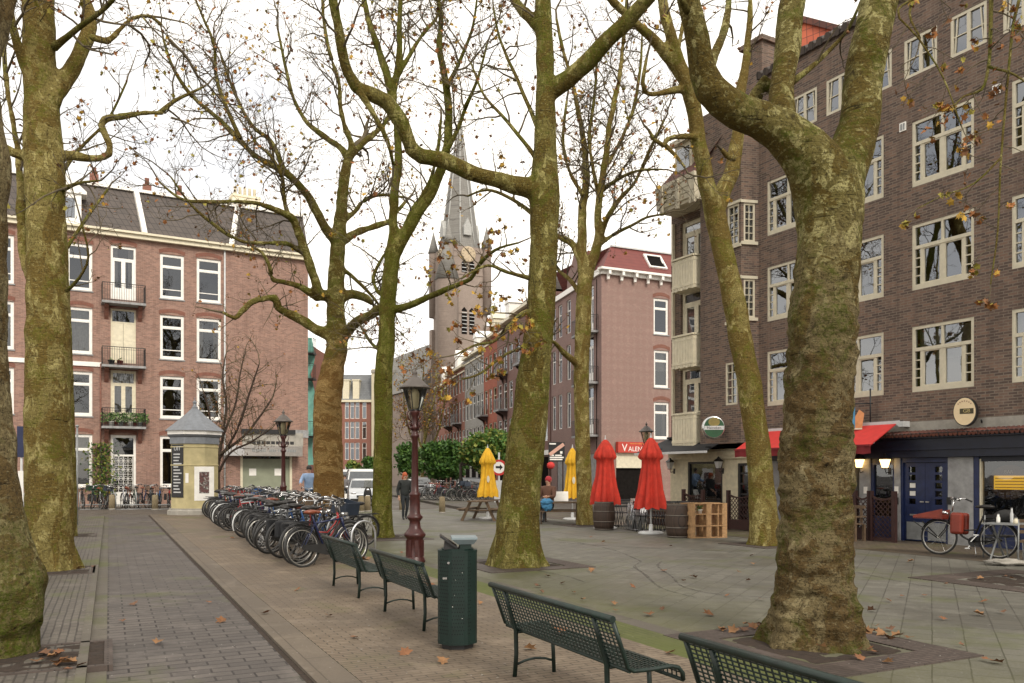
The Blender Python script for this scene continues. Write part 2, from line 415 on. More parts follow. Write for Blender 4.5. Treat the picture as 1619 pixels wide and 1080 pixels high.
M_kerb = pavemat('kerb_stone', (.115,.102,.082), (.145,.128,.104), (.04,.035,.03), 1.0, 5.0, .012, -RP+pi/2, stain=.4, moss=.3)

def sheet(name, outline, z, mat, nx=1):
    mb = MB(); mb.poly([(p[0], p[1], z) for p in outline])
    return tag(mb.build(name, mat), kind='structure')
def strip_st(name, s0, s1, t0, t1, z, mat, z0=None):
    mb = MB(); q = [st(s0,t0), st(s1,t0), st(s1,t1), st(s0,t1)]
    if z0 is None: mb.poly([(p.x, p.y, z) for p in q])
    else: mb.slab([(p.x, p.y) for p in q], z0, z)
    return tag(mb.build(name, mat), kind='structure')
sheet('ground', [(-700,-200),(700,-200),(700,1300),(-700,1300)], 0, M_street)
strip_st('plaza', 5.50, 15.2, -8, 37.5, .008, M_plaza)
strip_st('terrace_pavement', 15.2, 18.6, -8, 34, .012, M_terr)
strip_st('moss_strip', 4.70, 5.24, -8, 37.5, .016, M_moss)
strip_st('border_strip', 5.24, 5.50, -8, 37.5, .013, M_kerb)
M_band = pavemat('kerb_band', (.150,.122,.092), (.165,.135,.102), (.09,.07,.052), 1.0, .40, .008, -RP+pi/2, stain=.5)
strip_st('kerb_band', 1.50, 1.82, -8, 37.2, .030, M_band, -.02)
strip_st('gutter', 1.44, 1.50, -8, 37.2, .002, M_soil)
strip_st('brick_strip', 1.82, 4.70, -8, 37.2, .034, M_strip, -.02)
strip_st('path', -.02, 1.44, -8, 38.0, .006, M_path)
strip_st('gutter_strip', -.17, -.02, -8, 38.0, .010, M_kerb)
strip_st('kerb', -.25, -.17, -8, 37.2, .060, M_kerb, -.02)
strip_st('left_pavement', -6.2, -.25, -8, 37.2, .050, M_walk, -.02)
# far kerb of the street beyond the plaza
k0, k1 = ground(668, 794.5), ground(742, 809)
kd = (k1 - k0); kn = Vector((kd.y, -kd.x, 0)).normalized()
if kn.x < 0: kn = -kn
mb = MB(); a = k0 - kd*6; b_ = k1 + kd*.12
mb.slab([(a.x,a.y),(b_.x,b_.y),(b_.x+kn.x*4.3,b_.y+kn.y*4.3),(a.x+kn.x*4.3,a.y+kn.y*4.3)], -.02, .13)
tag(mb.build('far_pavement', M_walk), kind='structure')

def tree_pit(c, half=1.05, bw=.55, z=.016, ang=RP):
    e = []
    R = Matrix.Rotation(ang, 3, 'Z')
    def q(x, y): return (c + R @ Vector((x, y, 0)))
    mb = MB(); i = half-bw
    for (x0,x1,y0,y1) in ((-half,half,-half,-i),(-half,half,i,half),(-half,-i,-i,i),(i,half,-i,i)):
        mb.slab([tuple(q(x,y)[:2]) for x,y in ((x0,y0),(x1,y0),(x1,y1),(x0,y1))], -.02, z+.004)
    tag(mb.build('pit_border', M_border), kind='structure')
    mb = MB(); n = 10
    for a in range(n):
        for b in range(n):
            pts = []
            for (da, db) in ((0,0),(1,0),(1,1),(0,1)):
                x = -i+2*i*(a+da)/n; y = -i+2*i*(b+db)/n; p = q(x, y)
                edge = (a+da in (0,n)) or (b+db in (0,n))
                p.z = z - .012 + (0 if edge else .03*noise.noise(p*5) + .012)
                pts.append(p)
            mb.smooth = True; mb.poly(pts)
    tag(mb.build('soil', M_soil), kind='structure')

M_mark, nt, b = nmat('dark_track')
b.inputs['Base Color'].default_value = (.03,.028,.026,1); b.inputs['Roughness'].default_value = .6
_f = noisen(nt, objvec(nt), 5, 4, .7)
nt.links.new(ramp(nt, _f, [(.38, .05), (.68, .55)]), b.inputs['Alpha'])
for pl, w in (([(872,852),(930,861),(975,871),(1004,884),(1016,889),(999,896),(1020,909),(1042,932),(1100,946)], .07),
              ([(1047,888),(1036,896),(1065,913),(1073,928),(1126,941),(1230,947)], .06),
              ([(880,858),(960,864),(1060,869),(1170,873)], .10), ([(800,896),(850,903),(905,914),(925,922)], .07),
              ([(1352,905),(1440,925),(1540,937),(1619,940)], .06)):
    mb = MB(); P = [ground(*p) for p in pl]; Q = []
    for i in range(len(P)-1):
        for k in range(6): Q.append(P[i].lerp(P[i+1], k/6))
    Q.append(P[-1])
    for _ in range(6): Q = [Q[0]] + [(Q[i-1]+Q[i]*2+Q[i+1])/4 for i in range(1, len(Q)-1)] + [Q[-1]]
    ids = []
    for i, p in enumerate(Q):
        d = (Q[min(i+1,len(Q)-1)]-Q[max(i-1,0)]).normalized(); n_ = Vector((-d.y, d.x, 0))*w/2*(.7+.5*noise.noise(p*2))
        ids.append((mb.V((p.x+n_.x, p.y+n_.y, .0125)), mb.V((p.x-n_.x, p.y-n_.y, .0125))))
    for A, B in zip(ids, ids[1:]): mb.F((A[0], A[1], B[1], B[0]))
    tag(mb.build('tyre_track', M_mark), kind='structure')
# ------------------------------------------------------------------ buildings
class Fac:                                            # a facade line: u to the right as seen, z up, local y into the building
    def __init__(s, P, D):
        s.P = Vector((P[0], P[1], 0)); s.D = Vector((D[0], D[1], 0)).normalized(); s.rz = atan2(s.D.y, s.D.x)
        s.Nin = Vector((-s.D.y, s.D.x, 0))
    def u(s, px, off=0):                              # off: metres towards the viewer from the facade plane
        P = s.P - s.Nin*off; k = (px-CX)/F
        return (k*P.y - P.x)/(s.D.x - k*s.D.y)
    def z(s, px, py, off=0):
        P = s.P - s.Nin*off; Y = P.y + s.D.y*s.u(px, off)
        return EYE + (HZ-py)*Y/F
    def root(s, name, label, cat, group=None): return thing(name, label, cat, s.P, s.rz, group)

def wall_mb(mb, u0, u1, z0, z1, holes, y=0.0, depth=.22):
    us = sorted(set([u0, u1] + [max(u0, min(u1, h[i])) for h in holes for i in (0, 1)]))
    zs = sorted(set([z0, z1] + [max(z0, min(z1, h[i])) for h in holes for i in (2, 3)]))
    vid = {}
    def V(u, z):
        k = (round(u,5), round(z,5))
        if k not in vid: vid[k] = mb.V((u, y, z))
        return vid[k]
    for ua, ub in zip(us, us[1:]):
        for za, zb in zip(zs, zs[1:]):
            cu, cz = (ua+ub)/2, (za+zb)/2
            if any(h[0] < cu < h[1] and h[2] < cz < h[3] for h in holes): continue
            mb.F((V(ua,za), V(ub,za), V(ub,zb), V(ua,zb)))
    for h in holes:
        a, b, c, d = h[:4]
        mb.poly([(a,y,c),(a,y+depth,c),(a,y+depth,d),(a,y,d)]); mb.poly([(b,y,d),(b,y+depth,d),(b,y+depth,c),(b,y,c)])
        mb.poly([(a,y,c),(b,y,c),(b,y+depth,c),(a,y+depth,c)]); mb.poly([(a,y,d),(a,y+depth,d),(b,y+depth,d),(b,y,d)])

RNG = random.Random(7)
def window(parent, u0, u1, z0, z1, style='sash', y=.08, mat=None, curtain=None, sill=True, glass=None):
    mat = mat or M_white; w, h = u1-u0, z1-z0
    mb = MB(); gl = []
    def bar(a, b, c, d, t=.07, yo=0): mb.box(a, b, y+yo, y+yo+t, c, d)
    fr = .11
    if style == 'sash':
        bar(u0,u0+fr,z0,z1); bar(u1-fr,u1,z0,z1); bar(u0+fr,u1-fr,z1-fr*1.1,z1); bar(u0+fr,u1-fr,z0,z0+fr*1.25)
        zt = z0+h*.70
        bar(u0+fr,u1-fr,zt,zt+.085,.06,.004)
        i = .035
        for (a,b,c,d) in ((u0+fr,u1-fr,z0+fr*1.25,zt),(u0+fr,u1-fr,zt+.085,z1-fr*1.1)):
            bar(a,a+i,c,d,.045,.012); bar(b-i,b,c,d,.045,.012); bar(a+i,b-i,c,c+i,.045,.012); bar(a+i,b-i,d-i,d,.045,.012)
        if curtain == 'low': bar(u0+fr+i,u1-fr-i,z0+h*.20,z0+h*.20+.045,.04,.014)
        gl = [(u0+fr, u1-fr, z0+fr, z1-fr)]
    elif style == 'french':
        bar(u0,u0+fr,z0,z1); bar(u1-fr,u1,z0,z1); bar(u0+fr,u1-fr,z1-fr*1.3,z1); zt = z0+h*.74
        bar(u0+fr,u1-fr,zt,zt+.09,.06,.004)
        m = (u0+u1)/2; bar(m-.10,m+.10,z0,zt,.06,.003)
        bar(u0+fr,u0+fr+.08,z0,zt,.05,.01); bar(u1-fr-.08,u1-fr,z0,zt,.05,.01)
        bar(u0+fr+.08,m-.10,z0,z0+h*.22,.05,.01); bar(m+.10,u1-fr-.08,z0,z0+h*.22,.05,.01)
        bar(u0+fr+.08,m-.10,zt-.08,zt,.05,.01); bar(m+.10,u1-fr-.08,zt-.08,zt,.05,.01)
        gl = [(u0+fr, u1-fr, z0+h*.2, z1-fr)]
    elif style == 'triple':                           # wide window: two top lights, narrow barred strips left and right
        f = .075; fb = .13
        bar(u0,u0+f,z0,z1); bar(u1-f,u1,z0,z1); bar(u0+f,u1-f,z1-f,z1); bar(u0+f,u1-f,z0,z0+fb,.085,-.012)
        zt = z0+h*.62; bar(u0+f,u1-f,zt,zt+.085,.085,-.010); m = (u0+u1)/2
        bar(m-.03,m+.03,zt+.085,z1-f,.06,.004); bar(m-.05,m+.05,z0+fb,zt,.06,.004)
        sw = .14
        for a, s in ((u0+f, 1), (u1-f, -1)):
            x0, x1 = sorted((a+s*sw, a+s*(sw+.075))); bar(x0,x1,z0+fb,zt,.06,.004)
            g0, g1 = sorted((a, a+s*sw))
            for k in range(1,4): zz = z0+fb+(zt-z0-fb)*k/4; bar(g0,g1,zz-.014,zz+.014,.04,.012)
            i0, i1 = sorted((a+s*(sw+.075), m-s*.05))
            i = .03; bar(i0,i0+i,z0+fb,zt,.045,.012); bar(i1-i,i1,z0+fb,zt,.045,.012); bar(i0+i,i1-i,z0+fb,z0+fb+i,.045,.012); bar(i0+i,i1-i,zt-i,zt,.045,.012)
        gl = [(u0+f, u1-f, z0+fb, z1-f)]
    elif style == 'attic':
        f = .075; bar(u0,u0+f,z0,z1); bar(u1-f,u1,z0,z1); bar(u0+f,u1-f,z1-f,z1); bar(u0+f,u1-f,z0,z0+f)
        m = (u0+u1)/2; bar(m-.045,m+.045,z0+f,z1-f,.06,.004); zz = z0+h*.48
        for a, b in ((u0+f, m-.045), (m+.045, u1-f)): bar(a, b, zz-.012, zz+.012, .04, .012)
        for s, e in ((1, u0+f), (-1, u1-f)):
            mb.beam((e+s*.02, y+.03, z0+f), (e+s*.09, y+.03, z1-f), .03, .03, (0,1,0))
        gl = [(u0+f, u1-f, z0+f, z1-f)]
    elif style == 'grid':
        f = .06; bar(u0,u0+f,z0,z1); bar(u1-f,u1,z0,z1); bar(u0+f,u1-f,z1-f,z1); bar(u0+f,u1-f,z0,z0+f)
        m = (u0+u1)/2; bar(m-.012,m+.012,z0+f,z1-f,.04,.01)
        for k in range(1,5): zz = z0+f+(h-2*f)*k/5; bar(u0+f,m-.012,zz-.011,zz+.011,.04,.01); bar(m+.012,u1-f,zz-.011,zz+.011,.04,.01)
        gl = [(u0+f, u1-f, z0+f, z1-f)]
    elif style == 'plain':
        f = min(.07, w*.12); bar(u0,u0+f,z0,z1); bar(u1-f,u1,z0,z1); bar(u0+f,u1-f,z1-f,z1); bar(u0+f,u1-f,z0,z0+f)
        zt = z0+h*.68; bar(u0+f,u1-f,zt-.035,zt+.035,.06,.004)
        gl = [(u0+f, u1-f, z0+f, z1-f)]
    o = mb.build('window', mat, parent)
    g = MB()
    for (a,b,c,d) in gl: g.poly([(a,y+.045,c),(b,y+.045,c),(b,y+.045,d),(a,y+.045,d)])
    g.build('pane', glass or M_glass, o)
    if sill:
        s = MB(); s.box(u0-.05, u1+.05, y-.13, y-.002, z0-.07, z0-.004); s.build('sill', mat if style != 'sash' else M_greystone, o)
    if curtain in ('full', 'half', 'red', 'sides'):
        c = MB(); c.smooth = True; a, b, cc, d = gl[0]; yc = y+.20
        spans = [(a, b)] if curtain != 'sides' else [(a, a+(b-a)*.25), (b-(b-a)*.25, b)]
        lo = cc if curtain != 'half' else cc+(d-cc)*.45
        for (x0, x1) in spans:
            n = 24; ids = []
            for k in range(n+1):
                xx = x0+(x1-x0)*k/n; yy = yc+.025*sin(k*1.9)+.01*sin(k*.7)
                ids.append((c.V((xx,yy,lo)), c.V((xx,yy,d))))
            for A, B in zip(ids, ids[1:]): c.F((A[0],B[0],B[1],A[1]))
        c.build('curtain', M_curtred if curtain == 'red' else M_curtain, o)
    return o
def arch_lintel(mb, u0, u1, z, rise=.13, th=.20, y=-.012, n=10):
    for k in range(n):
        a, b = k/n, (k+1)/n
        xa, xb = u0+(u1-u0)*a, u0+(u1-u0)*b
        fa, fb = rise*(1-(2*a-1)**2), rise*(1-(2*b-1)**2)
        q = [(xa,y,z+fa),(xb,y,z+fb),(xb,y,z+fb+th),(xa,y,z+fa+th)]
        mb.poly(q); mb.poly([(xa,0.05,z+fa),(xb,0.05,z+fb),(xb,y,z+fb),(xa,y,z+fa)]); mb.poly([(xa,y,z+fa+th),(xb,y,z+fb+th),(xb,.01,z+fb+th),(xa,.01,z+fa+th)])
def railing_mb(mb, pts, h, n_per_m=9, r=.010, scroll=True):
    for A, B in zip(pts, pts[1:]):
        A = Vector(A); B = Vector(B); L = (B-A).length; n = max(2, int(L*n_per_m))
        mb.beam(A+Vector((0,0,h)), B+Vector((0,0,h)), .035, .035); mb.beam(A+Vector((0,0,.06)), B+Vector((0,0,.06)), .02, .02)
        mb.beam(A+Vector((0,0,h-.12)), B+Vector((0,0,h-.12)), .016, .016)
        for k in range(n+1):
            p = A.lerp(B, k/n); mb.beam(p+Vector((0,0,.0)), p+Vector((0,0,h)), .016, .016)

# ---------- the pinkish row of houses on the left
M_bL = brickmat('rose_brick', (.345,.205,.160), (.295,.165,.128), (.36,.28,.22), ms=.008, blot=.35, dark=.35)
M_bLarch = brickmat('rose_arch_brick', (.25,.095,.065), (.20,.08,.055), (.22,.14,.11), bw=.07, bh=.22, ms=.008)
M_tileD = rooftile('dark_roof_tile', (.082,.068,.060), (.105,.085,.074), gap=(.018,.016,.015), bw=.30, bh=.36)
FL = Fac(((107-CX)/F*43, 43), (.8744, .4853))
u, z = FL.u, FL.z
L = FL.root('brick_house_row', 'rose brick four storey house row with arched windows under dark tiled mansard', 'house')
uL, uR = u(-330), u(487); ZC0, ZC1 = 14.42, 14.74
rows = [(z(107,457), z(107,382.5)), (z(107,558), z(107,484)), (z(107,657), z(107,586)), (z(107,771), z(107,686))]
colsA = [(u(105), u(146)), (u(253), u(291)), (u(311), u(349.5))]
WL = colsA[0][1]-colsA[0][0]
colsX = [(u(22)-WL, u(22)), (u(-90)-WL, u(-90)), (u(-150)-WL, u(-150)), (u(-250)-WL, u(-250))]
dr = (u(175), u(215))
holes = []; specs = []
cur_pick = {(0,0):'low',(1,0):'full',(2,0):None,(3,0):'half', (0,1):'low',(1,1):'low',(2,1):'low',(3,1):None, (0,2):'low',(1,2):'sides',(2,2):'low'}
for ci, c in enumerate(colsA + colsX):
    for ri, r in enumerate(rows):
        if ci == 2 and ri == 3: continue
        holes.append((c[0], c[1], r[0], r[1])); specs.append((c, r, cur_pick.get((ri, ci), 'half' if (ci+ri) % 2 == 0 else 'low')))
drows = [(z(195,474), z(195,389), 'french', 'sides'), (z(195,574), z(195,489), 'shut', 'full'), (z(195,671), z(195,586), 'french', 'full'), (z(195,800), z(195,688), 'door', None)]
for a, b, s_, c_ in drows: holes.append((dr[0], dr[1], a, b))
shop = (u(380), u(462), z(420,788), z(420,716))
holes.append(shop)
mb = MB(); wall_mb(mb, uL, uR, 0, ZC0, holes)
mb.poly([(uR,0,0),(uR,12,0),(uR,12,ZC0),(uR,0,ZC0)]); mb.poly([(uR,12,0),(uL,12,0),(uL,12,ZC0),(uR,12,ZC0)]); mb.poly([(uL,12,0),(uL,0,0),(uL,0,ZC0),(uL,12,ZC0)])
mb.build('wall', M_bL, L)
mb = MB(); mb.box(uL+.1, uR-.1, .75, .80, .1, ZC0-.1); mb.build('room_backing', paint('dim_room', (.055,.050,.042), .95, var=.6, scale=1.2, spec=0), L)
mb = MB()
for h in holes[:-5]: arch_lintel(mb, h[0]-.06, h[1]+.06, h[3]+.004)
for a, b, s_, c_ in drows: arch_lintel(mb, dr[0]-.06, dr[1]+.06, b+.004)
mb.build('arch_bricks', M_bLarch, L)
for c, r, cu in specs: window(L, c[0], c[1], r[0], r[1], 'sash', curtain=cu, glass=M_glass2)
for a, b, s_, c_ in drows:
    if s_ == 'french': window(L, dr[0], dr[1], a, b, 'french', curtain=c_, mat=M_cream if c_ == 'full' else M_white, sill=False, glass=M_glass2)
    elif s_ == 'shut':
        mb = MB(); w_ = dr[1]-dr[0]
        mb.box(dr[0], dr[0]+.08, .08,.15,a,b); mb.box(dr[1]-.08,dr[1],.08,.15,a,b); mb.box(dr[0]+.08,dr[1]-.08,.08,.15,b-.09,b)
        m_ = (dr[0]+dr[1])/2; zt = a+(b-a)*.74
        mb.box(dr[0]+.08,m_-.008,.10,.15,a,zt); mb.box(m_+.008,dr[1]-.08,.10,.15,a,zt); mb.box(dr[0]+.08,dr[1]-.08,.09,.14,zt+.003,zt+.08)
        for s0 in (dr[0]+.16, m_+.07):
            for q in range(2): mb.box(s0, s0+w_*.5-.24, .088, .099, a+.15+q*(zt-a)*.5, a+.05+(q+1)*(zt-a)*.48)
        d_ = mb.build('balcony_door', M_cream, L)
        g = MB(); g.poly([(dr[0]+.08,.12,zt+.08),(dr[1]-.08,.12,zt+.08),(dr[1]-.08,.12,b-.09),(dr[0]+.08,.12,b-.09)]); g.build('pane', M_glass2, d_)
    else:
        mb = MB(); mb.box(dr[0], dr[0]+.12, .06,.16,a,b); mb.box(dr[1]-.12,dr[1],.06,.16,a,b); mb.box(dr[0]+.12,dr[1]-.12,.06,.16,b-.14,b)
        zt = a+(b-a)*.70; mb.box(dr[0]+.12,dr[1]-.12,.06,.16,zt,zt+.10); mb.box(dr[0]+.12,dr[1]-.12,.09,.15,a,a+.75)
        d_ = mb.build('front_door', M_white, L)
        g = MB(); g.poly([(dr[0]+.12,.13,a+.75),(dr[1]-.12,.13,a+.75),(dr[1]-.12,.13,b-.14),(dr[0]+.12,.13,b-.14)]); g.build('pane', M_glass2, d_)
        g = MB()
        x0, x1 = dr[0]+.16, dr[1]-.16
        for q in range(5): xx = x0+(x1-x0)*q/4; g.beam((xx,.085,a+.75),(xx,.085,zt), .022,.022)
        for q in range(9): zz = a+.75+(zt-a-.75)*q/8; g.beam((x0,.09,zz),(x1,.09,zz),.018,.018)
        for q in range(4):
            for p_ in range(4):
                cx_ = x0+(x1-x0)*(q+.5)/4; cz_ = a+.75+(zt-a-.75)*(p_*2+1)/8; rr = (x1-x0)*.09
                g.tube([(cx_+rr*cos(t_*pi/5),.088,cz_+1.6*rr*sin(t_*pi/5)) for t_ in range(10)], .009, 4, closed=True)
        g.build('door_grille', M_white, d_)
# cornice, roof, party wall caps, dormer, chimneys
mb = MB(); mb.box(uL, uR+.02, -.28, .05, ZC0, ZC1); mb.box(uL, uR+.04, -.42, -.02, ZC1-.10, ZC1+.012); mb.build('cornice', M_cream, L)
mb = MB(); RT = 17.35
mb.poly([(uL,-.2,ZC1),(uR,-.2,ZC1),(uR,1.15,RT),(uL,1.15,RT)])
mb.poly([(uR,-.2,ZC1),(uR,12,ZC1),(uR,10.8,RT),(uR,1.15,RT)])
rf = mb.build('roof', M_tileD, L)
mb = MB(); mb.poly([(uL,1.15,RT),(uR,1.15,RT),(uR,10.8,RT),(uL,10.8,RT)]); mb.box(uL,uR,1.0,1.35,RT+.002,RT+.16); mb.build('roof_edge', M_white, rf)
for pb, pt in ((228,215),(365,376)):
    ub, ut = u(pb), u(pt, -1.1)
    mb = MB(); mb.beam((ub,-.25,ZC1+.03),(ut,1.12,RT+.06), .26, .16); mb.build('party_wall_cap', M_white, rf)
mb = MB(); da, db = u(88), u(128.5); zt = z(118,308)
mb.box(da-.9, db, -.22, .8, ZC1, zt); mb.prism([(da-1.0,zt),(db+.25,zt),(db+.25,zt+.14),((da+db)/2-.4,zt+1.25),(da-1.0,zt+.14)], -.32, 1.2)
mb.build('dormer', M_white, rf)
mb = MB(); mb.box(da-.3, db-.30, -.235, -.223, ZC1+.35, zt-.25); mb.build('dormer_pane', M_glass, rf)
for pc, hh in ((149,.8), (233,.55), (285,.3)):
    mb = MB(); uc = u(pc, -2); mb.box(uc-.22,uc+.22,2.0,2.5,RT,RT+.55+hh*.5); mb.lathe([(.13,0),(.12,.35),(.14,.4)],10,(uc,2.25,RT+.55+hh*.5)); mb.build('chimney', M_bLarch, rf)
mb = MB(); ua, ub = u(366,-3), u(409,-3); mb.box(ua,ub,2.6,3.6,RT,RT+1.15); mb.box(ua-.06,ub+.06,2.54,3.66,RT+1.152,RT+1.28)
for k in range(5): mb.lathe([(.10,0),(.085,.55),(.11,.6)], 8, (ua+(ub-ua)*(k+.8)/5.6, 3.1, RT+1.28))
mb.build('chimney', M_cream, rf)
# string course, drain pipes
mb = MB(); mb.box(uL, u(160), -.07, -.002, z(120,578), z(120,571)); mb.build('string_course', M_white, L)
mb = MB(); mb.tube([(u(355),-.08,0),(u(355),-.08,ZC0)], .05, 8); mb.build('drain_pipe', M_lgrey, L)
mb = MB(); mb.tube([(u(159),-.06,2.2),(u(159),-.06,z(159,575))], .035, 8); mb.build('drain_pipe', M_bLarch, L)
# balconies
for k, pyb in enumerate((477, 577.5, 674)):
    zb = z(195, pyb, .8); b0, b1 = u(161,.8), u(231,.8)
    mb = MB(); mb.box(b0,b1,-.85,-.003,zb-.12,zb); bl = mb.build('balcony', M_greystone, L)
    mb = MB(); railing_mb(mb, [(b0+.03,-.02,zb),(b0+.03,-.82,zb),(b1-.03,-.82,zb),(b1-.03,-.02,zb)], .95); mb.build('balcony_railing', M_black, bl)
    for x in (b0+.25, b1-.25):
        mb = MB(); mb.M = Matrix.Translation((x,0,zb-.125)) @ Matrix.Rotation(pi/2, 4, 'Z')
        mb.prism([(-.003,0),(-.60,0),(-.60,-.10),(-.35,-.22),(-.18,-.55),(-.003,-.75)][::-1], -.1, .1); mb.build('balcony_bracket', M_bLarch, bl)
# shop front
s0, s1, sz0, sz1 = shop
mb = MB(); mb.box(s0,s0+.14,.02,.18,.0,sz1); mb.box(s1-.14,s1,.02,.18,.0,sz1); mb.box(s0+.14,s1-.14,.03,.18,.0,.55); fm = mb.build('shop_front', M_cream, L)
mb = MB(); mb.poly([(s0+.14,.10,.55),(s1-.14,.10,.55),(s1-.14,.10,sz1),(s0+.14,.10,sz1)]); mb.build('pane', M_glass2, fm)
mb = MB(); mb.poly([(s0+.14,.094,.55),(s1-.14,.094,.55),(s1-.14,.094,sz1-.35),(s0+.14,.094,sz1-.35)]); mb.build('window_film', paint('frosted_film', (.26,.28,.20), .5, var=.15, scale=2), fm)
mb = MB()
for px in (400, 440): uu = u(px); mb.box(uu-.2,uu+.2,.085,.095,z(px,752),z(px,741)); mb.cur = 0
mb.build('paper_notice', M_white, fm)
mb = MB(); a, b_ = u(357,1.0), u(478,.9); za, zb = z(420,721,.8), z(420,705,.8)
mb.slab([(a,-.45),(a+1.0,-.95),(b_,-.95),(b_,-.004),(a,-.004)], za, zb); shb = mb.build('canopy', M_steel, L)
mb = MB(); ll = u(385), u(470)
for k in range(26):
    if k in (8,9,14): continue
    x = ll[0]+.3+(ll[1]-ll[0]-.6)*k/26; hh = .22 if k % 7 == 0 else .15
    mb.box(x,x+.07,-.958,-.951,(za+zb)/2-.06,(za+zb)/2-.06+hh)
mb.build('raised_letters', M_grey, shb)
mb = MB(); mb.box(u(383),uR-.3,-.05,-.003,zb+.03,z(420,684)); mb.build('concrete_lintel', M_concrete, L)
mb = MB()
for k in range(10): x = u(390)+(u(462)-u(390))*k/9.5; mb.box(x,x+.22,-.056,-.051,zb+.12,zb+.30)
mb.build('vent_slots', M_black, L)
mb = MB(); mb.box(u(381),u(466),-.16,-.003,z(420,686),z(420,679)); mb.build('shutter_rail', M_black, L)
mb = MB(); mb.box(u(467),uR+.02,-.04,-.003,z(475,692),z(475,680)); mb.build('stone_band', M_greystone, L)
mb = MB(); mb.box(uL,u(104),-.04,-.003,.0,.75); mb.build('stone_plinth', M_greystone, L)

# ---------- the big brown brick block on the right
M_bR = brickmat('brown_brick', (.192,.124,.093), (.126,.088,.071), (.23,.19,.15), bw=.21, bh=.066, ms=.011, blot=.30, dark=.55)
M_frame = paint('cream_frame_paint', (.60,.55,.42), .5, var=.12)
M_tileR = rooftile('orange_roof_tile', (.46,.10,.04), (.36,.07,.03), gap=(.12,.03,.015))
M_tileBr = rooftile('brown_red_roof_tile', (.17,.055,.035), (.11,.04,.03))
FR = Fac((10.03, 20.85), (.4853, -.8744))
u, z = FR.u, FR.z
R = FR.root('apartment_block', 'dark brown brick apartment block with cream framed windows and bars below, on the right', 'apartment block')
uA, uB, uC = -9.15, -7.05, -5.05                    # far corner, start of the bay, inner corner
uE = 16.0; ZT = 13.85
wz = [(8.93, 10.57), (6.33, 7.97), (3.77, 5.41)]
cols = [(-7.0+2.3, -3.1), (-2.29, -.69), (.125, 1.726), (2.60, 4.20), (5.03,6.63), (7.46,9.06), (9.9,11.5), (12.3,13.9)]
att = [(-3.73,-2.84),(-2.52,-1.62),(-1.35,-.45),(-.10,.80),(1.14,2.03),(2.40,3.30),(3.65,4.55),(4.9,5.8)]
holes = [(a,b,c,d) for a,b in cols for c,d in wz] + [(a,b,11.73,12.72) for a,b in att]
gz = 2.66
gh = []
mb = MB(); wall_mb(mb, uC, uE, gz, ZT, holes, depth=.15)
mb.poly([(uE,0,0),(uE,11,0),(uE,11,ZT),(uE,0,ZT)]); mb.poly([(uE,11,0),(uA,11,0),(uA,11,ZT),(uE,11,ZT)]);
# bay: front face proud by .55, canted near face, plus the corner piece up to the lower eaves
BY = -.55; ub1 = FR.u(1172, .55)
bayh = [(FR.u(1150,.55), ub1-.10, z(1160,388,.55), z(1160,324,.55)), (FR.u(1150,.55), ub1-.10, z(1160,507,.55), z(1160,443,.55)), (FR.u(1147,.55), FR.u(1166,.55), z(1157,640,.55), z(1157,573,.55))]
wall_mb(mb, uB, ub1, gz, 13.3, bayh, y=BY, depth=.15)
cant = Vector((uC, 0, 0)) - Vector((ub1, BY, 0)); CL = cant.length
cM = Matrix.Translation((ub1, BY, 0)) @ Matrix.Rotation(atan2(cant.y, cant.x), 4, 'Z')
canth = [(.08, CL-.12, bayh[0][2]+.05, bayh[0][3]-.02), (.08, CL-.12, bayh[1][2]+.05, bayh[1][3]-.02)]
mb.M = cM; wall_mb(mb, 0, CL, gz, 13.3, canth, depth=.12); mb.M = None
mb.poly([(uB,BY,13.3),(ub1,BY,13.3),(uC,0,13.3),(uC,3,13.3),(uB,3,13.3)])
mb.poly([(uB,0,gz),(uB,BY,gz),(uB,BY,13.3),(uB,0,13.3)])
EV = 10.75
bal_rows = [(z(1096,412,.0), 8.0), (z(1096,535,0), 0), (z(1096,660,0), 0)]
bw0, bw1 = FR.u(1076), FR.u(1121)
balz = []
for pyf, pyt in ((405,345), (528,455), (652,578)): balz.append((z(1098,pyf,.3), z(1098,pyt,.0)))
bholes = [(bw0, bw1-.05, a-.35, b) for a, b in balz]
wall_mb(mb, uA, uB, gz, EV, bholes, depth=.18)
mb.poly([(uA,11,0),(uA,0,0),(uA,0,EV),(uA,11,EV)])
mb.build('wall', M_bR, R)
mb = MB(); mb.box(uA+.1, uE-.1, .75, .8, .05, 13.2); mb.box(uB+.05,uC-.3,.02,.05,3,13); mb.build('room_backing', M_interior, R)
cpick = {(0,2):'red',(1,2):None,(2,2):'half',(2,1):None,(2,0):None,(3,2):'sides',(3,1):'sides'}
for ci,(a,b) in enumerate(cols):
    for ri,(c,d) in enumerate(wz): window(R, a, b, c, d, 'triple', y=.012, mat=M_frame, curtain=cpick.get((ci,ri)), sill=False)
for a,b in att: window(R, a, b, 11.73, 12.72, 'attic', y=.012, mat=M_frame, sill=False)
for a,b,c,d in bayh: window(R, a, b, c, d, 'grid', y=BY+.012, mat=M_frame, sill=False)
for a,b,c,d in canth:
    w = window(R, a, b, c, d, 'grid', y=.012, mat=M_frame, sill=False); w.matrix_local = cM
for a,b,c,d in bholes: window(R, a, b, c, d, 'french', y=.10, mat=M_cream, sill=False, curtain='sides')
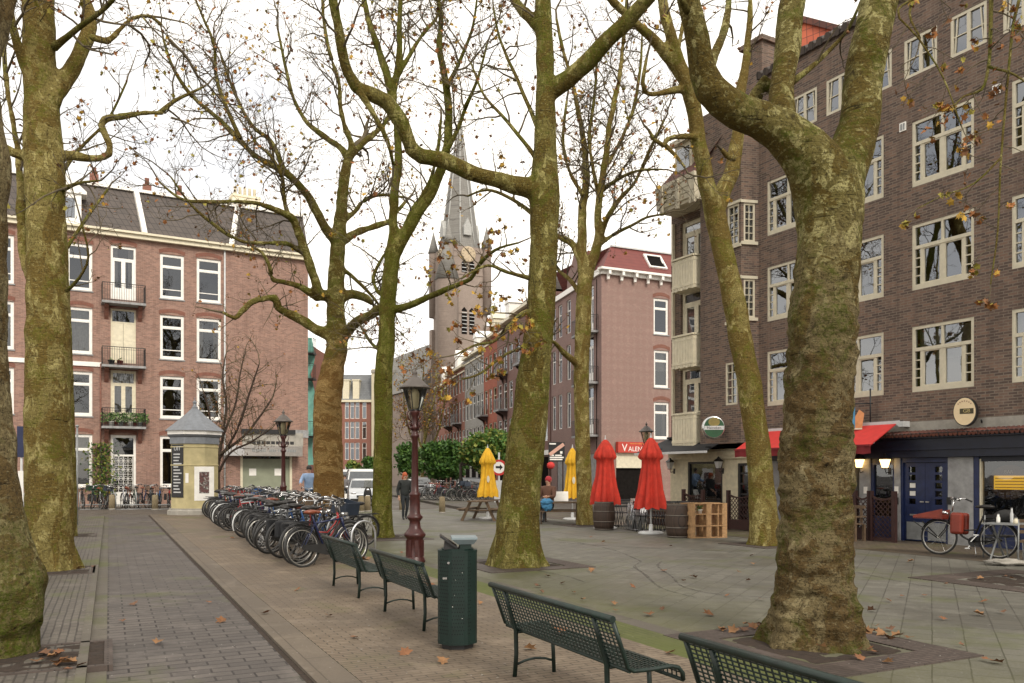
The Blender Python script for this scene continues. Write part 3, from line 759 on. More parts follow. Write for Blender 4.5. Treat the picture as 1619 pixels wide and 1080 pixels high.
# sills as cream boards around bay windows
for h, c in zip(bayh[:2], canth):
    mb = MB()
    mb.box(h[0]-.05, ub1+.02, BY-.06, BY-.003, h[2]-.10, h[2]-.003); mb.box(h[0]-.05, ub1+.02, BY-.04, BY-.003, h[3]+.003, h[3]+.09)
    mb.build('bay_sill', M_frame, R); mb = MB()
    mb.M = cM; mb.box(-.02, CL-.05, -.06, -.003, c[2]-.10, c[2]-.003); mb.box(-.02, CL-.05, -.04, -.003, c[3]+.003, c[3]+.09); mb.M = None
    mb.build('bay_trim', M_frame, R)
# corner balconies
for (a, b) in balz:
    mb = MB(); zt, zb = a, a-1.12; x0, x1 = FR.u(1063,.62), bw1+.02; d = -.62; xc = FR.u(1097, .62)
    out = [(x0,-.003),(x0,d),(xc,d),(x1,-.003)]
    n = 0
    for p, q in zip(out, out[1:]):
        p = Vector((p[0],p[1],0)); q = Vector((q[0],q[1],0)); Lb = (q-p).length; k = max(3, int(Lb/.13))
        for i in range(k):
            c0 = p.lerp(q, (i+.06)/k); c1 = p.lerp(q, (i+.94)/k); dz = .018*(i % 2)
            mb.beam(c0.lerp(c1,.5)+Vector((0,0,zb-dz)), c0.lerp(c1,.5)+Vector((0,0,zt-.10)), (c1-c0).length, .025, up=(q-p).normalized().cross(Vector((0,0,1))))
        mb.beam(p+Vector((0,0,zt-.05)), q+Vector((0,0,zt-.05)), .10, .06)
        mb.beam(p+Vector((0,0,zt-.20)), q+Vector((0,0,zt-.20)), .04, .05); mb.beam(p+Vector((0,0,zb+.14)), q+Vector((0,0,zb+.14)), .05, .08)
    mb.slab([(x,y) for x,y in [(x0,-.004),(x0+.02,d+.03),(xc-.02,d+.03),(x1-.04,-.004)]], zb+.02, zb+.12)
    mb.build('balcony', M_cream, R)
    mb = MB(); mb.box(bw1-.05,bw1+.05,-.10,-.004,a+.02,b+.05); mb.box(uA+.12,uA+.20,-.10,-.004,a+.02,b+.05); mb.build('balcony_post', M_cream, R)
# white boarded eaves of the corner
mb = MB(); e0, e1 = FR.u(1036,.90), uB+.1
zt, zb = z(1070,308,.7), z(1070,345,.7)
zt, zb = EV+.75, EV-.02
for k in range(4): zz = zb+(zt-zb)*k/4; mb.box(e0,e1,-.85-.02*k,-.003,zz+.004,zz+(zt-zb)/4-.006)
for x in (e0+.3, e0+1.1, e0+1.9, e1-.2): mb.box(x,x+.12,-.95,-.86,zb-.25,zt-.05)
mb.box(e0+.1,e1,-.80,3,zb-.12,zb)
mb.build('eaves', M_frame, R)
mb = MB(); mb.poly([(e0+.1,-.8,zt),(e1,-.8,zt),(e1,2.2,zt+3.6),(uA+1.1,2.2,zt+3.6)]); mb.poly([(e0+.1,-.8,zt),(uA+1.1,2.2,zt+3.6),(uA+1.1,9,zt+3.6),(e0+.1,11,zt)])
mb.poly([(uA+1.1,2.2,zt+3.6),(uC,2.2,zt+3.6),(uC,9,zt+3.6),(uA+1.1,9,zt+3.6)]); mb.poly([(e1,-.8,zt),(uC,-.3,13.3),(uC,2.2,zt+3.6),(e1,2.2,zt+3.6)])
cr_ = mb.build('roof', M_tileBr, R)
mb = MB(); dx = FR.u(1090,.2); mb.box(dx-.5,dx+.35,-.4,1.4,zt+.15,zt+1.35); mb.box(dx-.6,dx+.45,-.55,1.6,zt+1.352,zt+1.5); mb.build('dormer', M_frame, cr_)
mb = MB(); mb.box(dx-.38,dx+.23,-.412,-.402,zt+.35,zt+1.2); mb.build('dormer_pane', M_glass, cr_)
mb = MB(); mb.box(-6.3,-5.5,.6,1.7,13.3,15.4); mb.box(-6.4,-5.4,.5,1.8,15.402,15.55); mb.build('chimney', M_bR, cr_)
# eaves of the long front: dark tile edge, orange tiled roof behind
mb = MB(); nT = 74
for k in range(nT): x = uC+(uE-uC)*k/nT; mb.tube([(x+.14,-.14,ZT+.02),(x+.14,.30,ZT+.24)], .115, 7)
mb.box(uC,uE,-.10,.35,ZT-.05,ZT+.02); mb.build('roof_edge', M_tileD, R)
ra = FR.u(1261,-.3); rt0 = FR.u(1269,-.85); rt1 = FR.u(1345,-.85); z0_, z1_ = FR.z(1269,32,-.85), FR.z(1345,52,-.85)
mb = MB(); mb.poly([(ra,.3,ZT+.1),(rt1+.4,.3,ZT+.1),(rt1,.85,z1_),(rt0,.85,z0_)]); mb.poly([(rt0,.85,z0_),(rt1,.85,z1_),(rt1,5,z1_-1.2),(rt0,5,z0_-1.2)]); mb.poly([(rt1,.85,z1_),(rt1+.4,.3,ZT+.1),(rt1+.4,5,ZT+.1),(rt1,5,z1_-1.2)])
rr = mb.build('roof', M_tileR, R)
mb = MB(); mb.poly([(ra-.01,.28,ZT),(rt0-.01,.83,z0_+.1),(rt0-.01,5,z0_-1.1),(ra-.01,5,ZT)]); mb.beam((ra-.08,.26,ZT),(rt0-.08,.82,z0_+.08),.16,.10); mb.build('gable_wall', M_white, rr)
mb = MB(); mb.beam((rt0,.85,z0_+.03),(rt1,.85,z1_+.03),.25,.16); mb.build('ridge', M_tileBr, rr)
mb = MB(); mb.poly([(uC,.3,ZT+.02),(uE,.3,ZT+.02),(uE,11,ZT+.02),(uC,11,ZT+.02)]); mb.build('flat_roof', M_tileD, R)
# wall vents
for px, py in ((1428,201),(1576,142)):
    uu, zz = u(px), z(px,py); mb = MB(); mb.box(uu-.09,uu+.09,-.03,-.003,zz-.11,zz+.11); v_ = mb.build('wall_vent', M_white, R)
    mb = MB(); mb.box(uu-.06,uu-.01,-.036,-.031,zz-.08,zz+.08); mb.box(uu+.01,uu+.06,-.036,-.031,zz-.08,zz+.08); mb.build('vent_slot', M_grey, v_)
# ----- ground floor
g0 = FR.u(1215)                                      # party line between the cream corner cafe and the blue fronts
mb = MB()
cw0, cw1 = FR.u(1088), FR.u(1143); cd0, cd1 = FR.u(1167), FR.u(1186)
ph = [(cw0,cw1,.75,2.12),(cd0,cd1,.05,2.05)]
wall_mb(mb, uA-.02, g0, 0, 2.52, ph, y=-.02, depth=.25)
mb.poly([(uA-.02,11,0),(uA-.02,-.02,0),(uA-.02,-.02,2.52),(uA-.02,11,2.52)])
mb.box(uA-.02,g0,-.12,-.022,2.2,2.45); mb.box(cd0-.5,g0,-.16,-.022,2.30,2.40)
mb.build('cafe_wall', M_creamwall, R)
mb = MB(); mb.box(cw0,cw0+.07,.0,.08,.75,2.12); mb.box(cw1-.07,cw1,.0,.08,.75,2.12); mb.box(cw0+.07,cw1-.07,.0,.08,2.05,2.12); mb.box(cw0+.07,cw1-.07,.0,.08,.75,.83)
wf = mb.build('cafe_window', M_black, R)
mb = MB(); mb.poly([(cw0,.05,.75),(cw1,.05,.75),(cw1,.05,2.12),(cw0,.05,2.12)]); mb.build('pane', M_glass2, wf)
mb = MB(); w_ = cd1-cd0; mb.box(cd0,cd0+.09,.0,.08,.05,2.05); mb.box(cd1-.09,cd1,.0,.08,.05,2.05); mb.box(cd0+.09,cd1-.09,.0,.08,1.97,2.05)
for k in range(6): mb.box(cd0+.09,cd1-.09,.01,.07,.05+k*.33,.11+k*.33)
df = mb.build('cafe_door', M_black, R)
mb = MB(); mb.poly([(cd0,.05,.05),(cd1,.05,.05),(cd1,.05,2.0),(cd0,.05,2.0)]); mb.build('pane', M_glass2, df)
# blue fronts
mb = MB(); mb.box(g0+.01,uE,-.18,-.003,2.12,2.58); mb.box(g0+.01,uE,-.26,-.003,2.585,2.66); mb.box(g0+.01,uE,-.22,-.19,2.30,2.36); mb.box(g0+.01,uE,-.005,.3,2.0,2.115); mb.build('shop_fascia', M_navydark, R)
mb = MB(); mb.box(FR.u(1340),uE,-.02,-.004,2.75,3.02); mb.build('concrete_band', M_concrete, R)
mb = MB(); x = FR.u(1395); rt = random.Random(3)
while x < uE:
    mb.tube([(x,-.34,2.665),(x,-.06,2.75)], .055, 6); x += .11
mb.build('tile_cornice', M_tileBr, R)
piers = [(g0+.01, FR.u(1250)), (FR.u(1345), FR.u(1351)), (FR.u(1361), FR.u(1377)), (FR.u(1416), FR.u(1425)), (FR.u(1501), FR.u(1541)), (FR.u(1700), FR.u(1750)), (9.5,10.5)]
for a,b in piers: mb = MB(); mb.box(a,b,-.06,.20,0,2.11); mb.build('pier', M_greystone, R)
# blue double door
d0, d1 = FR.u(1425), FR.u(1500); dm = (d0+d1)/2
mb = MB(); mb.box(d0,d0+.06,-.02,.1,0,2.11); mb.box(d1-.06,d1,-.02,.1,0,2.11); mb.box(d0+.06,d1-.06,-.02,.1,2.0,2.11); fr_ = mb.build('door_frame', M_navy, R)
for a, b, hs in ((d0+.062, dm-.004, 1), (dm+.004, d1-.062, -1)):
    hol = []
    wd = b-a
    for k in range(5):
        xa, xb = (a+wd*.22, a+wd*.55) if hs > 0 else (a+wd*.45, a+wd*.78)
        hol.append((xa, xb, .95+k*.20, 1.09+k*.20))
    mb = MB(); wall_mb(mb, a, b, .03, 1.99, hol, y=.03, depth=.04); dd = mb.build('door', M_navy, R)
    mb = MB()
    for h in hol: mb.poly([(h[0],.06,h[2]),(h[1],.06,h[2]),(h[1],.06,h[3]),(h[0],.06,h[3])])
    mb.build('pane', M_glass2, dd)
    if hs > 0:
        mb = MB()
        for h in hol[1:3]: mb.box(h[0]+.015,h[1]-.015,.05,.054,h[2]+.01,h[3]-.01)
        mb.build('paper_notice', M_white, dd)
    mb = MB(); mb.box(a+.08,b-.02,.012,.028,.06,.50); mb.build('kick_plate', M_grey, dd)
    mb = MB(); hx = b-.07 if hs > 0 else a+.07; mb.box(hx-.05,hx+.05,.0,.02,1.0,1.03); mb.build('handle', M_steel, dd)
    mb = MB(); hx = (a+b)/2; mb.box(hx-.12,hx+.12,.016,.028,.66,.70); mb.build('letter_slot', M_steel, dd)
# cafe fronts left of it: dark glass with blue posts
e0, e1 = FR.u(1377), FR.u(1416)
mb = MB(); mb.box(e0,e0+.08,0,.1,0,2.11); mb.box(e1-.08,e1,0,.1,0,2.11); mb.box(e0+.08,e1-.08,0,.1,1.95,2.11); mb.box(e0+.08,e1-.08,.02,.09,0,.6); sd = mb.build('side_door', M_navy, R)
mb = MB(); mb.poly([(e0,.06,.6),(e1,.06,.6),(e1,.06,1.95),(e0,.06,1.95)]); mb.build('pane', M_glass2, sd)
e0, e1 = FR.u(1250), FR.u(1345)
mb = MB(); mb.box(e0,e0+.08,0,.1,0,2.11); mb.box(e1-.08,e1,0,.1,0,2.11); mb.box(e0+.08,e1-.08,0,.1,2.0,2.11); mb.box(e0+.08,e1-.08,.0,.09,0,.7); mb.box((e0+e1)/2-.05,(e0+e1)/2+.05,.005,.095,.7,2.0); sd = mb.build('bar_window', M_navy, R)
mb = MB(); mb.poly([(e0,.06,.7),(e1,.06,.7),(e1,.06,2.0),(e0,.06,2.0)]); mb.build('pane', M_glass2, sd)
# big window at the right edge
e0, e1 = FR.u(1541), FR.u(1700)
mb = MB(); mb.box(e0,e0+.12,-.04,.1,0,2.11); mb.box(e1-.08,e1,0,.1,0,2.11); mb.box(e0+.12,e1-.08,0,.1,0,.55); mb.box(e0+.12,e1-.08,0,.1,2.06,2.11); mb.cur = 1; mb.box(e0+.122,e0+.16,-.01,.1,.55,2.06)
sw = mb.build('shop_window', [M_navy, M_cream], R)
mb = MB(); mb.poly([(e0+.12,.06,.55),(e1,.06,.55),(e1,.06,2.06),(e0+.12,.06,2.06)]); mb.build('pane', M_glass2, sw)
# ---------- corner house of the side street (pale rose brick, dark red roof)
M_bC = brickmat('pale_rose_brick', (.325,.205,.172), (.28,.17,.142), (.35,.28,.24), ms=.008, blot=.25, diaper=(.255,.158,.135))
M_bCf = brickmat('mauve_brick', (.27,.165,.145), (.23,.135,.12), (.30,.24,.21), ms=.008)
M_redroof = rooftile('dark_red_roof', (.20,.052,.042), (.165,.042,.035), gap=(.10,.02,.02), bw=.2, bh=.25)
Cp = ((951-CX)/F*50.7, 50.7)
FC = Fac(Cp, (.9064, .4223)); FS = Fac(Cp, (.2665, -.9638))          # side wall facing the square; street front
u, z = FC.u, FC.z
C = FC.root('corner_house', 'pale rose brick corner house with dark red roof and bracketed cornice', 'house')
cR = u(1110); ZC = z(951,432)
cw = [(u(1033.5), u(1057), z(1045,529), z(1045,472)), (u(1034), u(1057.5), z(1045,613), z(1045,554)), (u(1034), u(1058), z(1045,694), z(1045,636))]
ce = [(c[0]+5.2, c[1]+5.2, c[2], c[3]) for c in cw]
sg = (u(974), u(1030), .0, z(1000,740))
mb = MB(); wall_mb(mb, 0, cR, 0, ZC, cw+[sg]); mb.poly([(cR,0,0),(cR,11,0),(cR,11,ZC),(cR,0,ZC)]); mb.build('side_wall', M_bC, C)
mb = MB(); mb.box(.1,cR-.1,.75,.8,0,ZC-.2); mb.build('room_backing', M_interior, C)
for k, c in enumerate(cw): window(C, *c, style='sash', curtain=[None,'half','sides'][k], glass=M_glass2)
mb = MB()
for c in cw: arch_lintel(mb, c[0]-.08, c[1]+.08, c[3]+.004, rise=.16, th=.22)
mb.build('arch_bricks', M_bLarch, C)
mb = MB(); mb.box(-.05,cR,-.18,-.003,ZC-.05,ZC+.16); mb.box(-.30,cR,-.50,-.02,ZC+.162,ZC+.30); co = mb.build('cornice', M_white, C)
for k in range(14):
    x = .35+k*.98
    if x > cR-.2: break
    mb = MB(); mb.M = Matrix.Translation((x,-.18,ZC+.16)) @ Matrix.Rotation(pi/2,4,'Z'); mb.prism([(-.28,-.003),(-.28,-.25),(-.10,-.32),(-.07,-.52),(0,-.56),(.0,-.003)], -.085,.085); mb.build('bracket', M_white, co)
RZ = ZC+.30; RH = 1.75
mb = MB(); tp = [(1.3,1.0),(cR,1.0),(cR,5.5),(1.3,8.5)]; bt = [(-.1,-.35),(cR,-.35),(cR,9.8),(3.0,9.8)]
for i in range(4):
    j = (i+1) % 4; mb.poly([(*bt[i],RZ),(*bt[j],RZ),(*tp[j],RZ+RH),(*tp[i],RZ+RH)])
mb.poly([(*p,RZ+RH) for p in tp])
rf = mb.build('roof', M_redroof, C)
mb = MB(); mb.beam((1.3,1.0,RZ+RH+.03),(cR,1.0,RZ+RH+.03),.25,.10); mb.build('roof_edge', M_lgrey, rf)
mb = MB(); a, b = u(1026), u(1054); tl = atan2(RH,1.35); mb.M = Matrix.Translation(((a+b)/2,-.35,RZ)) @ Matrix.Rotation(tl,4,'X')
w_ = (b-a)/2; mb.box(-w_,-w_+.1,.5,1.75,.01,.12); mb.box(w_-.1,w_,.5,1.75,.01,.12); mb.box(-w_+.1,w_-.1,.5,.6,.01,.12); mb.box(-w_+.1,w_-.1,1.65,1.75,.01,.12)
mb.M = mb.M @ Matrix.Translation((0,1.7,.1)) @ Matrix.Rotation(rad(12),4,'X'); mb.box(-w_+.05,-w_+.15,-1.15,0,.02,.08); mb.box(w_-.15,w_-.05,-1.15,0,.02,.08); mb.box(-w_+.15,w_-.15,-1.15,-1.05,.02,.08); mb.box(-w_+.15,w_-.15,-.1,0,.02,.08)
sk = mb.build('skylight', M_white, rf)
mb = MB(); mb.M = Matrix.Translation(((a+b)/2,-.35,RZ)) @ Matrix.Rotation(tl,4,'X'); mb.box(-w_+.1,w_-.1,.6,1.65,.02,.05); mb.build('pane', M_interior, sk)
# snack bar front with its red sign
s0, s1, _, sz = sg
mb = MB(); mb.box(s0,s1,.12,.16,0,sz); mb.build('snack_bar_front', M_interior, C)
mb = MB(); mb.box(s0,s1,-.05,-.003,sz,sz+.95); mb.build('roller_shutter', M_cream, C)
mb = MB(); mb.box(s0-.05,s1+.3,-.32,-.055,sz+.95,sz+1.62); sgn = mb.build('sign_box', paint('sign_red', (.50,.05,.03), .5), C)
mb = MB(); text_mesh(mb, 'V', .66, Matrix.Translation((s0+.42,-.325,sz+1.24)) @ FRONT); text_mesh(mb, 'ALENTIJN', .42, Matrix.Translation((s0+1.60,-.325,sz+1.17)) @ FRONT); mb.build('sign_letters', M_white, sgn)
mb = MB(); mb.box(s0+.8,s0+2.7,-.325,-.3205,sz+1.50,sz+1.53); mb.build('sign_line', paint('sign_orange', (.7,.28,.05), .5), sgn)
# front of the corner house along the street
u, z = FS.u, FS.z
def local_street(mb):                                 # street-front coordinates -> corner house coordinates
    mb.M = Matrix.Rotation(FS.rz-FC.rz, 4, 'Z'); return mb
wS = -9.9; mS = Matrix.Rotation(FS.rz-FC.rz, 4, 'Z')
fl = [(4.9,7.35),(8.2,10.6),(11.4,13.7)]
sh = []
for a in (-1.9,-4.2,-6.1,-7.9,-9.3):
    for k,(c,d) in enumerate(fl):
        if a == -1.9: sh.append((a-.65,a+.55,c-.7,d,'french'))
        else: sh.append((a-.42,a+.42,c,d,'plain'))
mb = MB(); mb.M = mS; wall_mb(mb, wS, 0, 0, ZC, [h[:4] for h in sh] + [(-4.0,-.6,.1,3.0),(-8.6,-4.6,.1,3.0)]); mb.build('front_wall', M_bCf, C)
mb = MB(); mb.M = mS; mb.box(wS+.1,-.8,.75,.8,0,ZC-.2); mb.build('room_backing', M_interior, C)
for h in sh: w = window(C, *h[:4], style=h[4], sill=False, curtain='half' if h[4]=='plain' else None); w.matrix_local = mS
mb = MB(); mb.M = mS; mb.box(-4.0,-.6,.05,.10,.1,3.0); mb.box(-8.6,-4.6,.05,.1,.1,3.0); mb.build('shop_front', M_greystone, C)
for c,d in fl:
    mb = MB(); mb.M = mS; mb.box(-3.3,-.5,-.8,-.003,c-.85,c-.72); bl = mb.build('balcony', M_greystone, C)
    mb = MB(); mb.M = mS; railing_mb(mb, [(-3.27,-.02,c-.72),(-3.27,-.77,c-.72),(-.53,-.77,c-.72),(-.53,-.02,c-.72)], .95, n_per_m=7); mb.build('balcony_railing', M_black, bl)
mb = MB(); mb.M = mS; mb.box(wS,.0,-.16,-.003,ZC-.05,ZC+.3); mb.build('cornice', M_white, C)
mb = MB(); mb.M = mS; g = [(-6.2,ZC),(-3.0,ZC),(-3.2,ZC+1.3),(-3.9,ZC+1.7),(-4.6,ZC+2.6),(-5.3,ZC+1.7),(-6.0,ZC+1.3)]; mb.prism(g, -.10, .25); mb.build('gable', M_bCf, C)

# ---------- terrace along the right of the side street
def terrace(name, label, u0, u1, H, wallm, framem, floors, nwin, balc, storey=3.25, arch=False, roof=None):
    T = FS.root(name, label, 'house', 'houses along the side street')
    T.location = FS.P + FS.D*u0
    W = u1-u0; hs = []
    for k in range(floors):
        for j in range(nwin):
            x = W*(j+.5)/nwin; ww = min(.62, W/nwin*.36)
            hs.append((x-ww, x+ww, 4.4+k*storey-.2, 4.4+k*storey+2.15))
    mb = MB(); wall_mb(mb, 0, W, 0, H, hs, depth=.2); mb.poly([(0,0,0),(0,0,H),(0,10,H),(0,10,0)]); mb.poly([(W,0,0),(W,10,0),(W,10,H),(W,0,H)]); mb.poly([(0,0,H),(W,0,H),(W,10,H),(0,10,H)])
    mb.build('wall', wallm, T)
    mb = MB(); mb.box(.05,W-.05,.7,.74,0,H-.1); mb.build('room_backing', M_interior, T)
    for h in hs: window(T, *h[:4], style='plain', mat=framem, sill=False)
    for k, j in balc:
        x = W*(j+.5)/nwin; zb = 4.4+k*storey-.25
        mb = MB(); mb.box(x-.95,x+.95,-.85,-.003,zb-.14,zb); b_ = mb.build('balcony', M_greystone, T)
        mb = MB(); railing_mb(mb, [(x-.92,-.02,zb),(x-.92,-.82,zb),(x+.92,-.82,zb),(x+.92,-.02,zb)], .95, n_per_m=6); mb.build('balcony_railing', M_grey, b_)
        for s in (-.6,.6):
            mb = MB(); mb.M = Matrix.Translation((x+s,0,zb-.145)) @ Matrix.Rotation(pi/2,4,'Z'); mb.prism([(-.7,0),(-.7,-.1),(-.2,-.4),(-.003,-.8),(-.003,0)], -.09,.09); mb.build('balcony_bracket', M_dkwood, b_)
    mb = MB(); mb.box(-.02,W+.02,-.40,.1,H-.02,H+.22); mb.box(0,W,-.10,-.003,H-.55,H-.40); mb.build('cornice', M_cream, T)
    mb = MB(); mb.poly([(0,-.1,H+.22),(W,-.1,H+.22),(W,1.6,H+2.0),(0,1.6,H+2.0)]); mb.poly([(0,1.6,H+2),(W,1.6,H+2),(W,10,H+2),(0,10,H+2)]); mb.poly([(0,-.1,H+.2),(0,1.6,H+2),(0,10,H+2),(0,10,H)]); mb.poly([(W,-.1,H+.2),(W,10,H),(W,10,H+2),(W,1.6,H+2)])
    rf = mb.build('roof', roof or M_tileD, T)
    mb = MB(); mb.box(W*.45,W*.45+1.3,.1,1.8,H+.25,H+1.75); mb.prism([(W*.45-.15,H+1.75),(W*.45+1.45,H+1.75),(W*.45+.65,H+2.5)],0,1.9); mb.build('dormer', framem, rf)
    mb = MB(); mb.box(W-.5,W-.05,3,4.2,H+2,H+3.2); mb.build('chimney', M_bLarch, rf)
    mb = MB()
    n = max(2, int(W/2.2))
    for j in range(n): mb.box(W*(j+.18)/n, W*(j+.82)/n, -.02, .02, .3, 3.0)
    mb.build('ground_floor_opening', M_interior, T)
    mb = MB(); mb.box(0,W,-.14,-.003,3.15,3.5); mb.build('shop_cornice', framem, T)
    return T
M_bT1 = brickmat('plum_brick', (.21,.105,.088), (.17,.085,.072), (.24,.18,.15), ms=.008)
M_bT2 = brickmat('orange_red_brick', (.36,.085,.045), (.30,.07,.036), (.30,.16,.11), ms=.008)
M_bT3 = brickmat('grey_white_brick', (.30,.29,.27), (.25,.245,.23), (.36,.34,.31), ms=.008)
M_bT4 = brickmat('red_brick', (.30,.11,.075), (.25,.09,.06), (.28,.19,.15), ms=.008)
tu = [FS.u(p) for p in (870, 812, 786, 765, 735, 706, 690)]
terrace('terrace_house', 'plum brick terrace house half hidden behind the broad tree trunk', tu[1], tu[0]-.02, 15.2, M_bT1, M_white, 3, 4, [(0,1),(2,1)])
terrace('terrace_house', 'plum brick terrace house with iron balconies beside an orange red one', tu[2], tu[1]-.02, 15.0, M_bT1, M_white, 3, 3, [(0,1),(1,1),(2,1)])
terrace('terrace_house', 'orange red brick terrace house in the row by the church', tu[3], tu[2]-.02, 14.6, M_bT2, M_cream, 3, 3, [(1,0),(0,2)])
terrace('terrace_house', 'greyish white terrace house with rows of tall windows', tu[4], tu[3]-.02, 14.0, M_bT3, M_white, 3, 5, [])
terrace('terrace_house', 'red brick terrace house with white windows, nearest the church', tu[5], tu[4]-.02, 13.4, M_bT4, M_white, 3, 6, [(0,1),(0,4),(1,1),(1,4)])
terrace('terrace_house', 'red brown brick house at the far end of the row', tu[6], tu[5]-.02, 12.6, M_bT4, M_white, 3, 3, [])

# ---------- church
M_bCh = brickmat('church_brick', (.33,.262,.222), (.295,.23,.192), (.36,.31,.27), bw=.3, bh=.12, ms=.015, blot=.35)
M_slate = rooftile('slate', (.205,.195,.175), (.24,.23,.21), gap=(.14,.135,.125), bw=.35, bh=.3)
M_copper = paint('pale_lead', (.40,.40,.38), .6)
cz = lambda py, Y=112.0: EYE+(HZ-py)/F*Y
ctr = at(727, 750, 112); CH = thing('church', 'tall church with square brick tower, clock faces and slender slate spire', 'church', (ctr.x, ctr.y, 0), rad(27))
w = 2.75; zb = cz(398)
mb = MB(); mb.box(-w,w,-w,w,0,zb)
for sx in (-1,1):
    for sy in (-1,1):
        mb.box(sx*w-.45,sx*w+.45,sy*w-.45,sy*w+.45,0,cz(520)); mb.lathe([(.62,0),(.62,cz(398)-cz(500)),(.62,cz(398)-cz(500)+.05)],8,(sx*w,sy*w,cz(500)))
    
for zz in (cz(405), cz(440), cz(500), cz(560)): mb.box(-w-.08,w+.08,-w-.08,w+.08,zz-.15,zz+.1)
mb.build('tower', M_bCh, CH)
for sx in (-1,1):
    for sy in (-1,1):
        mb = MB(); mb.lathe([(.78,0),(.5,1.0),(.02,3.0)],8,(sx*w,sy*w,cz(398)+.05)); mb.build('pinnacle', M_slate, CH)
mb = MB(); zt = cz(180); mb.lathe([(w*1.02,zb),(w*.86,zb+2.2),(w*.55,cz(300)),(w*.27,cz(240)),(.05,zt)],8,(0,0,0),smooth=False); sp = mb.build('spire', M_slate, CH)
mb = MB()
for k in range(8):
    a = 2*pi*(k+.5)/8; mb.tube([(w*1.03*cos(a),w*1.03*sin(a),zb),(w*.87*cos(a),w*.87*sin(a),zb+2.2),(w*.56*cos(a),w*.56*sin(a),cz(300)),(w*.28*cos(a),w*.28*sin(a),cz(240)),(.05*cos(a),.05*sin(a),zt)], .10, 5)
mb.tube([(0,0,zt-.3),(0,0,zt+1.6)],.07,6); mb.build('spire_ribs', M_copper, sp)
for k in range(4):
    mb = MB(); mb.M = Matrix.Rotation(k*pi/2,4,'Z') @ Matrix.Translation((0,-w*.80,zb+1.6)); mb.prism([(-.55,0),(.55,0),(.55,1.1),(0,2.3),(-.55,1.1)],-.5,1.0); mb.build('spire_dormer', M_copper, sp)
M_clock = paint('clock_face_gold', (.48,.38,.25), .5)
for k in range(4):
    Rk = Matrix.Rotation(k*pi/2,4,'Z') @ Matrix.Translation((0,-w-.06,cz(410)))
    mb = MB(); mb.M = Rk @ Matrix.Rotation(pi/2,4,'X'); mb.lathe([(1.05,0),(1.05,.12),(.9,.14)],28); ck = mb.build('clock_face', M_clock, CH)
    mb = MB(); mb.M = Rk
    for h in range(12): a = h*pi/6; mb.beam((.72*sin(a),-.15,.72*cos(a)),(.9*sin(a),-.15,.9*cos(a)),.09,.02)
    mb.build('hour_marks', M_black, ck)
    mb = MB(); mb.M = Rk; mb.beam((0,-.17,0),(.35,-.17,.35),.1,.02); mb.beam((0,-.19,0),(-.15,-.19,.75),.07,.02); mb.build('clock_hands', M_black, ck)
    for sx, pz, hh in ((-.55,432,1.5),(.55,432,1.5),(-.55,515,3.2),(.55,515,3.2)):
        mb = MB(); mb.M = Matrix.Rotation(k*pi/2,4,'Z') @ Matrix.Translation((sx,-w-.01,cz(pz)-hh/2)); mb.prism([(-.38,0),(.38,0),(.38,hh),(0,hh+.4),(-.38,hh)],-.02,.0)
        wn_ = mb.build('belfry_opening', M_interior, CH)
        mb = MB(); mb.M = Matrix.Rotation(k*pi/2,4,'Z') @ Matrix.Translation((sx,-w-.05,cz(pz)-hh/2))
        for q in range(int(hh/.5)): mb.box(-.36,.36,-.06,-.0,.3+q*.5,.38+q*.5)
        mb.build('louvre', M_lgrey, wn_)
mb = MB(); mb.box(-4.6,4.6,2.8,34,0,13.5); nv = mb.build('nave', M_bCh, CH)
mb = MB(); mb.M = Matrix.Identity(4); mb.prism([(-5,13.5),(5,13.5),(0,21.0)],2.6,34.2); mb.build('nave_roof', M_slate, CH)
mb = MB()
mb.lathe([(1.5,0),(1.5,cz(455)),(1.55,cz(455)+.2)],8,(-w-.3,-w-.1,0)); tr_ = mb.build('stair_turret', M_bCh, CH)
mb = MB(); mb.lathe([(1.65,0),(.02,6.0)],8,(-w-.3,-w-.1,cz(470)+1.4)); mb.build('turret_roof', M_slate, tr_)

# ---------- far left side of the street
M_bF = brickmat('far_red_brick', (.31,.115,.080), (.27,.10,.07), (.28,.20,.16), ms=.01, blot=.2)
M_slgrey = rooftile('blue_slate', (.16,.17,.18), (.20,.21,.22), gap=(.10,.10,.10))
Pf = at(588, 750, 130)
FF = Fac((Pf.x, Pf.y), (.2665, .9638)); Ff = Fac((Pf.x, Pf.y), (.9638,-.2665))
u, z = FF.u, FF.z
# its street side runs away to the left towards the viewer: windows on the wall that faces the street and the square
T = thing('red_house', 'distant red brick building with grey mansard roof beyond the parked van', 'building', (Pf.x, Pf.y, 0), 0)
fx = lambda px: (px-588)/F*130.0
HF = EYE+(HZ-636)/F*130
hs = []
for px in (548.5,557,565,576):
    for (t_, b_) in ((662,637),(694,671),(727,704),(758,738)):
        hs.append((fx(px)-.32,fx(px)+.32, EYE+(HZ-t_)/F*130+.0, EYE+(HZ-b_+10)/F*130-.6))
hs = [(a,b,min(c,d),max(c,d)) for a,b,c,d in hs]
mb = MB(); wall_mb(mb, fx(520), 0, 0, HF, hs, depth=.25); mb.poly([(fx(520),0,0),(fx(520),0,HF),(fx(520),14,HF),(fx(520),14,0)]); mb.build('wall', M_bF, T)
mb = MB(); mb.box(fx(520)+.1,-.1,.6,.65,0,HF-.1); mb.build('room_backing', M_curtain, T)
for h in hs: window(T, *h, style='plain', sill=False, curtain='full')
mb = MB(); mb.box(fx(519),.1,-.4,.2,HF,HF+.35)
mb.build('cornice', M_cream, T)
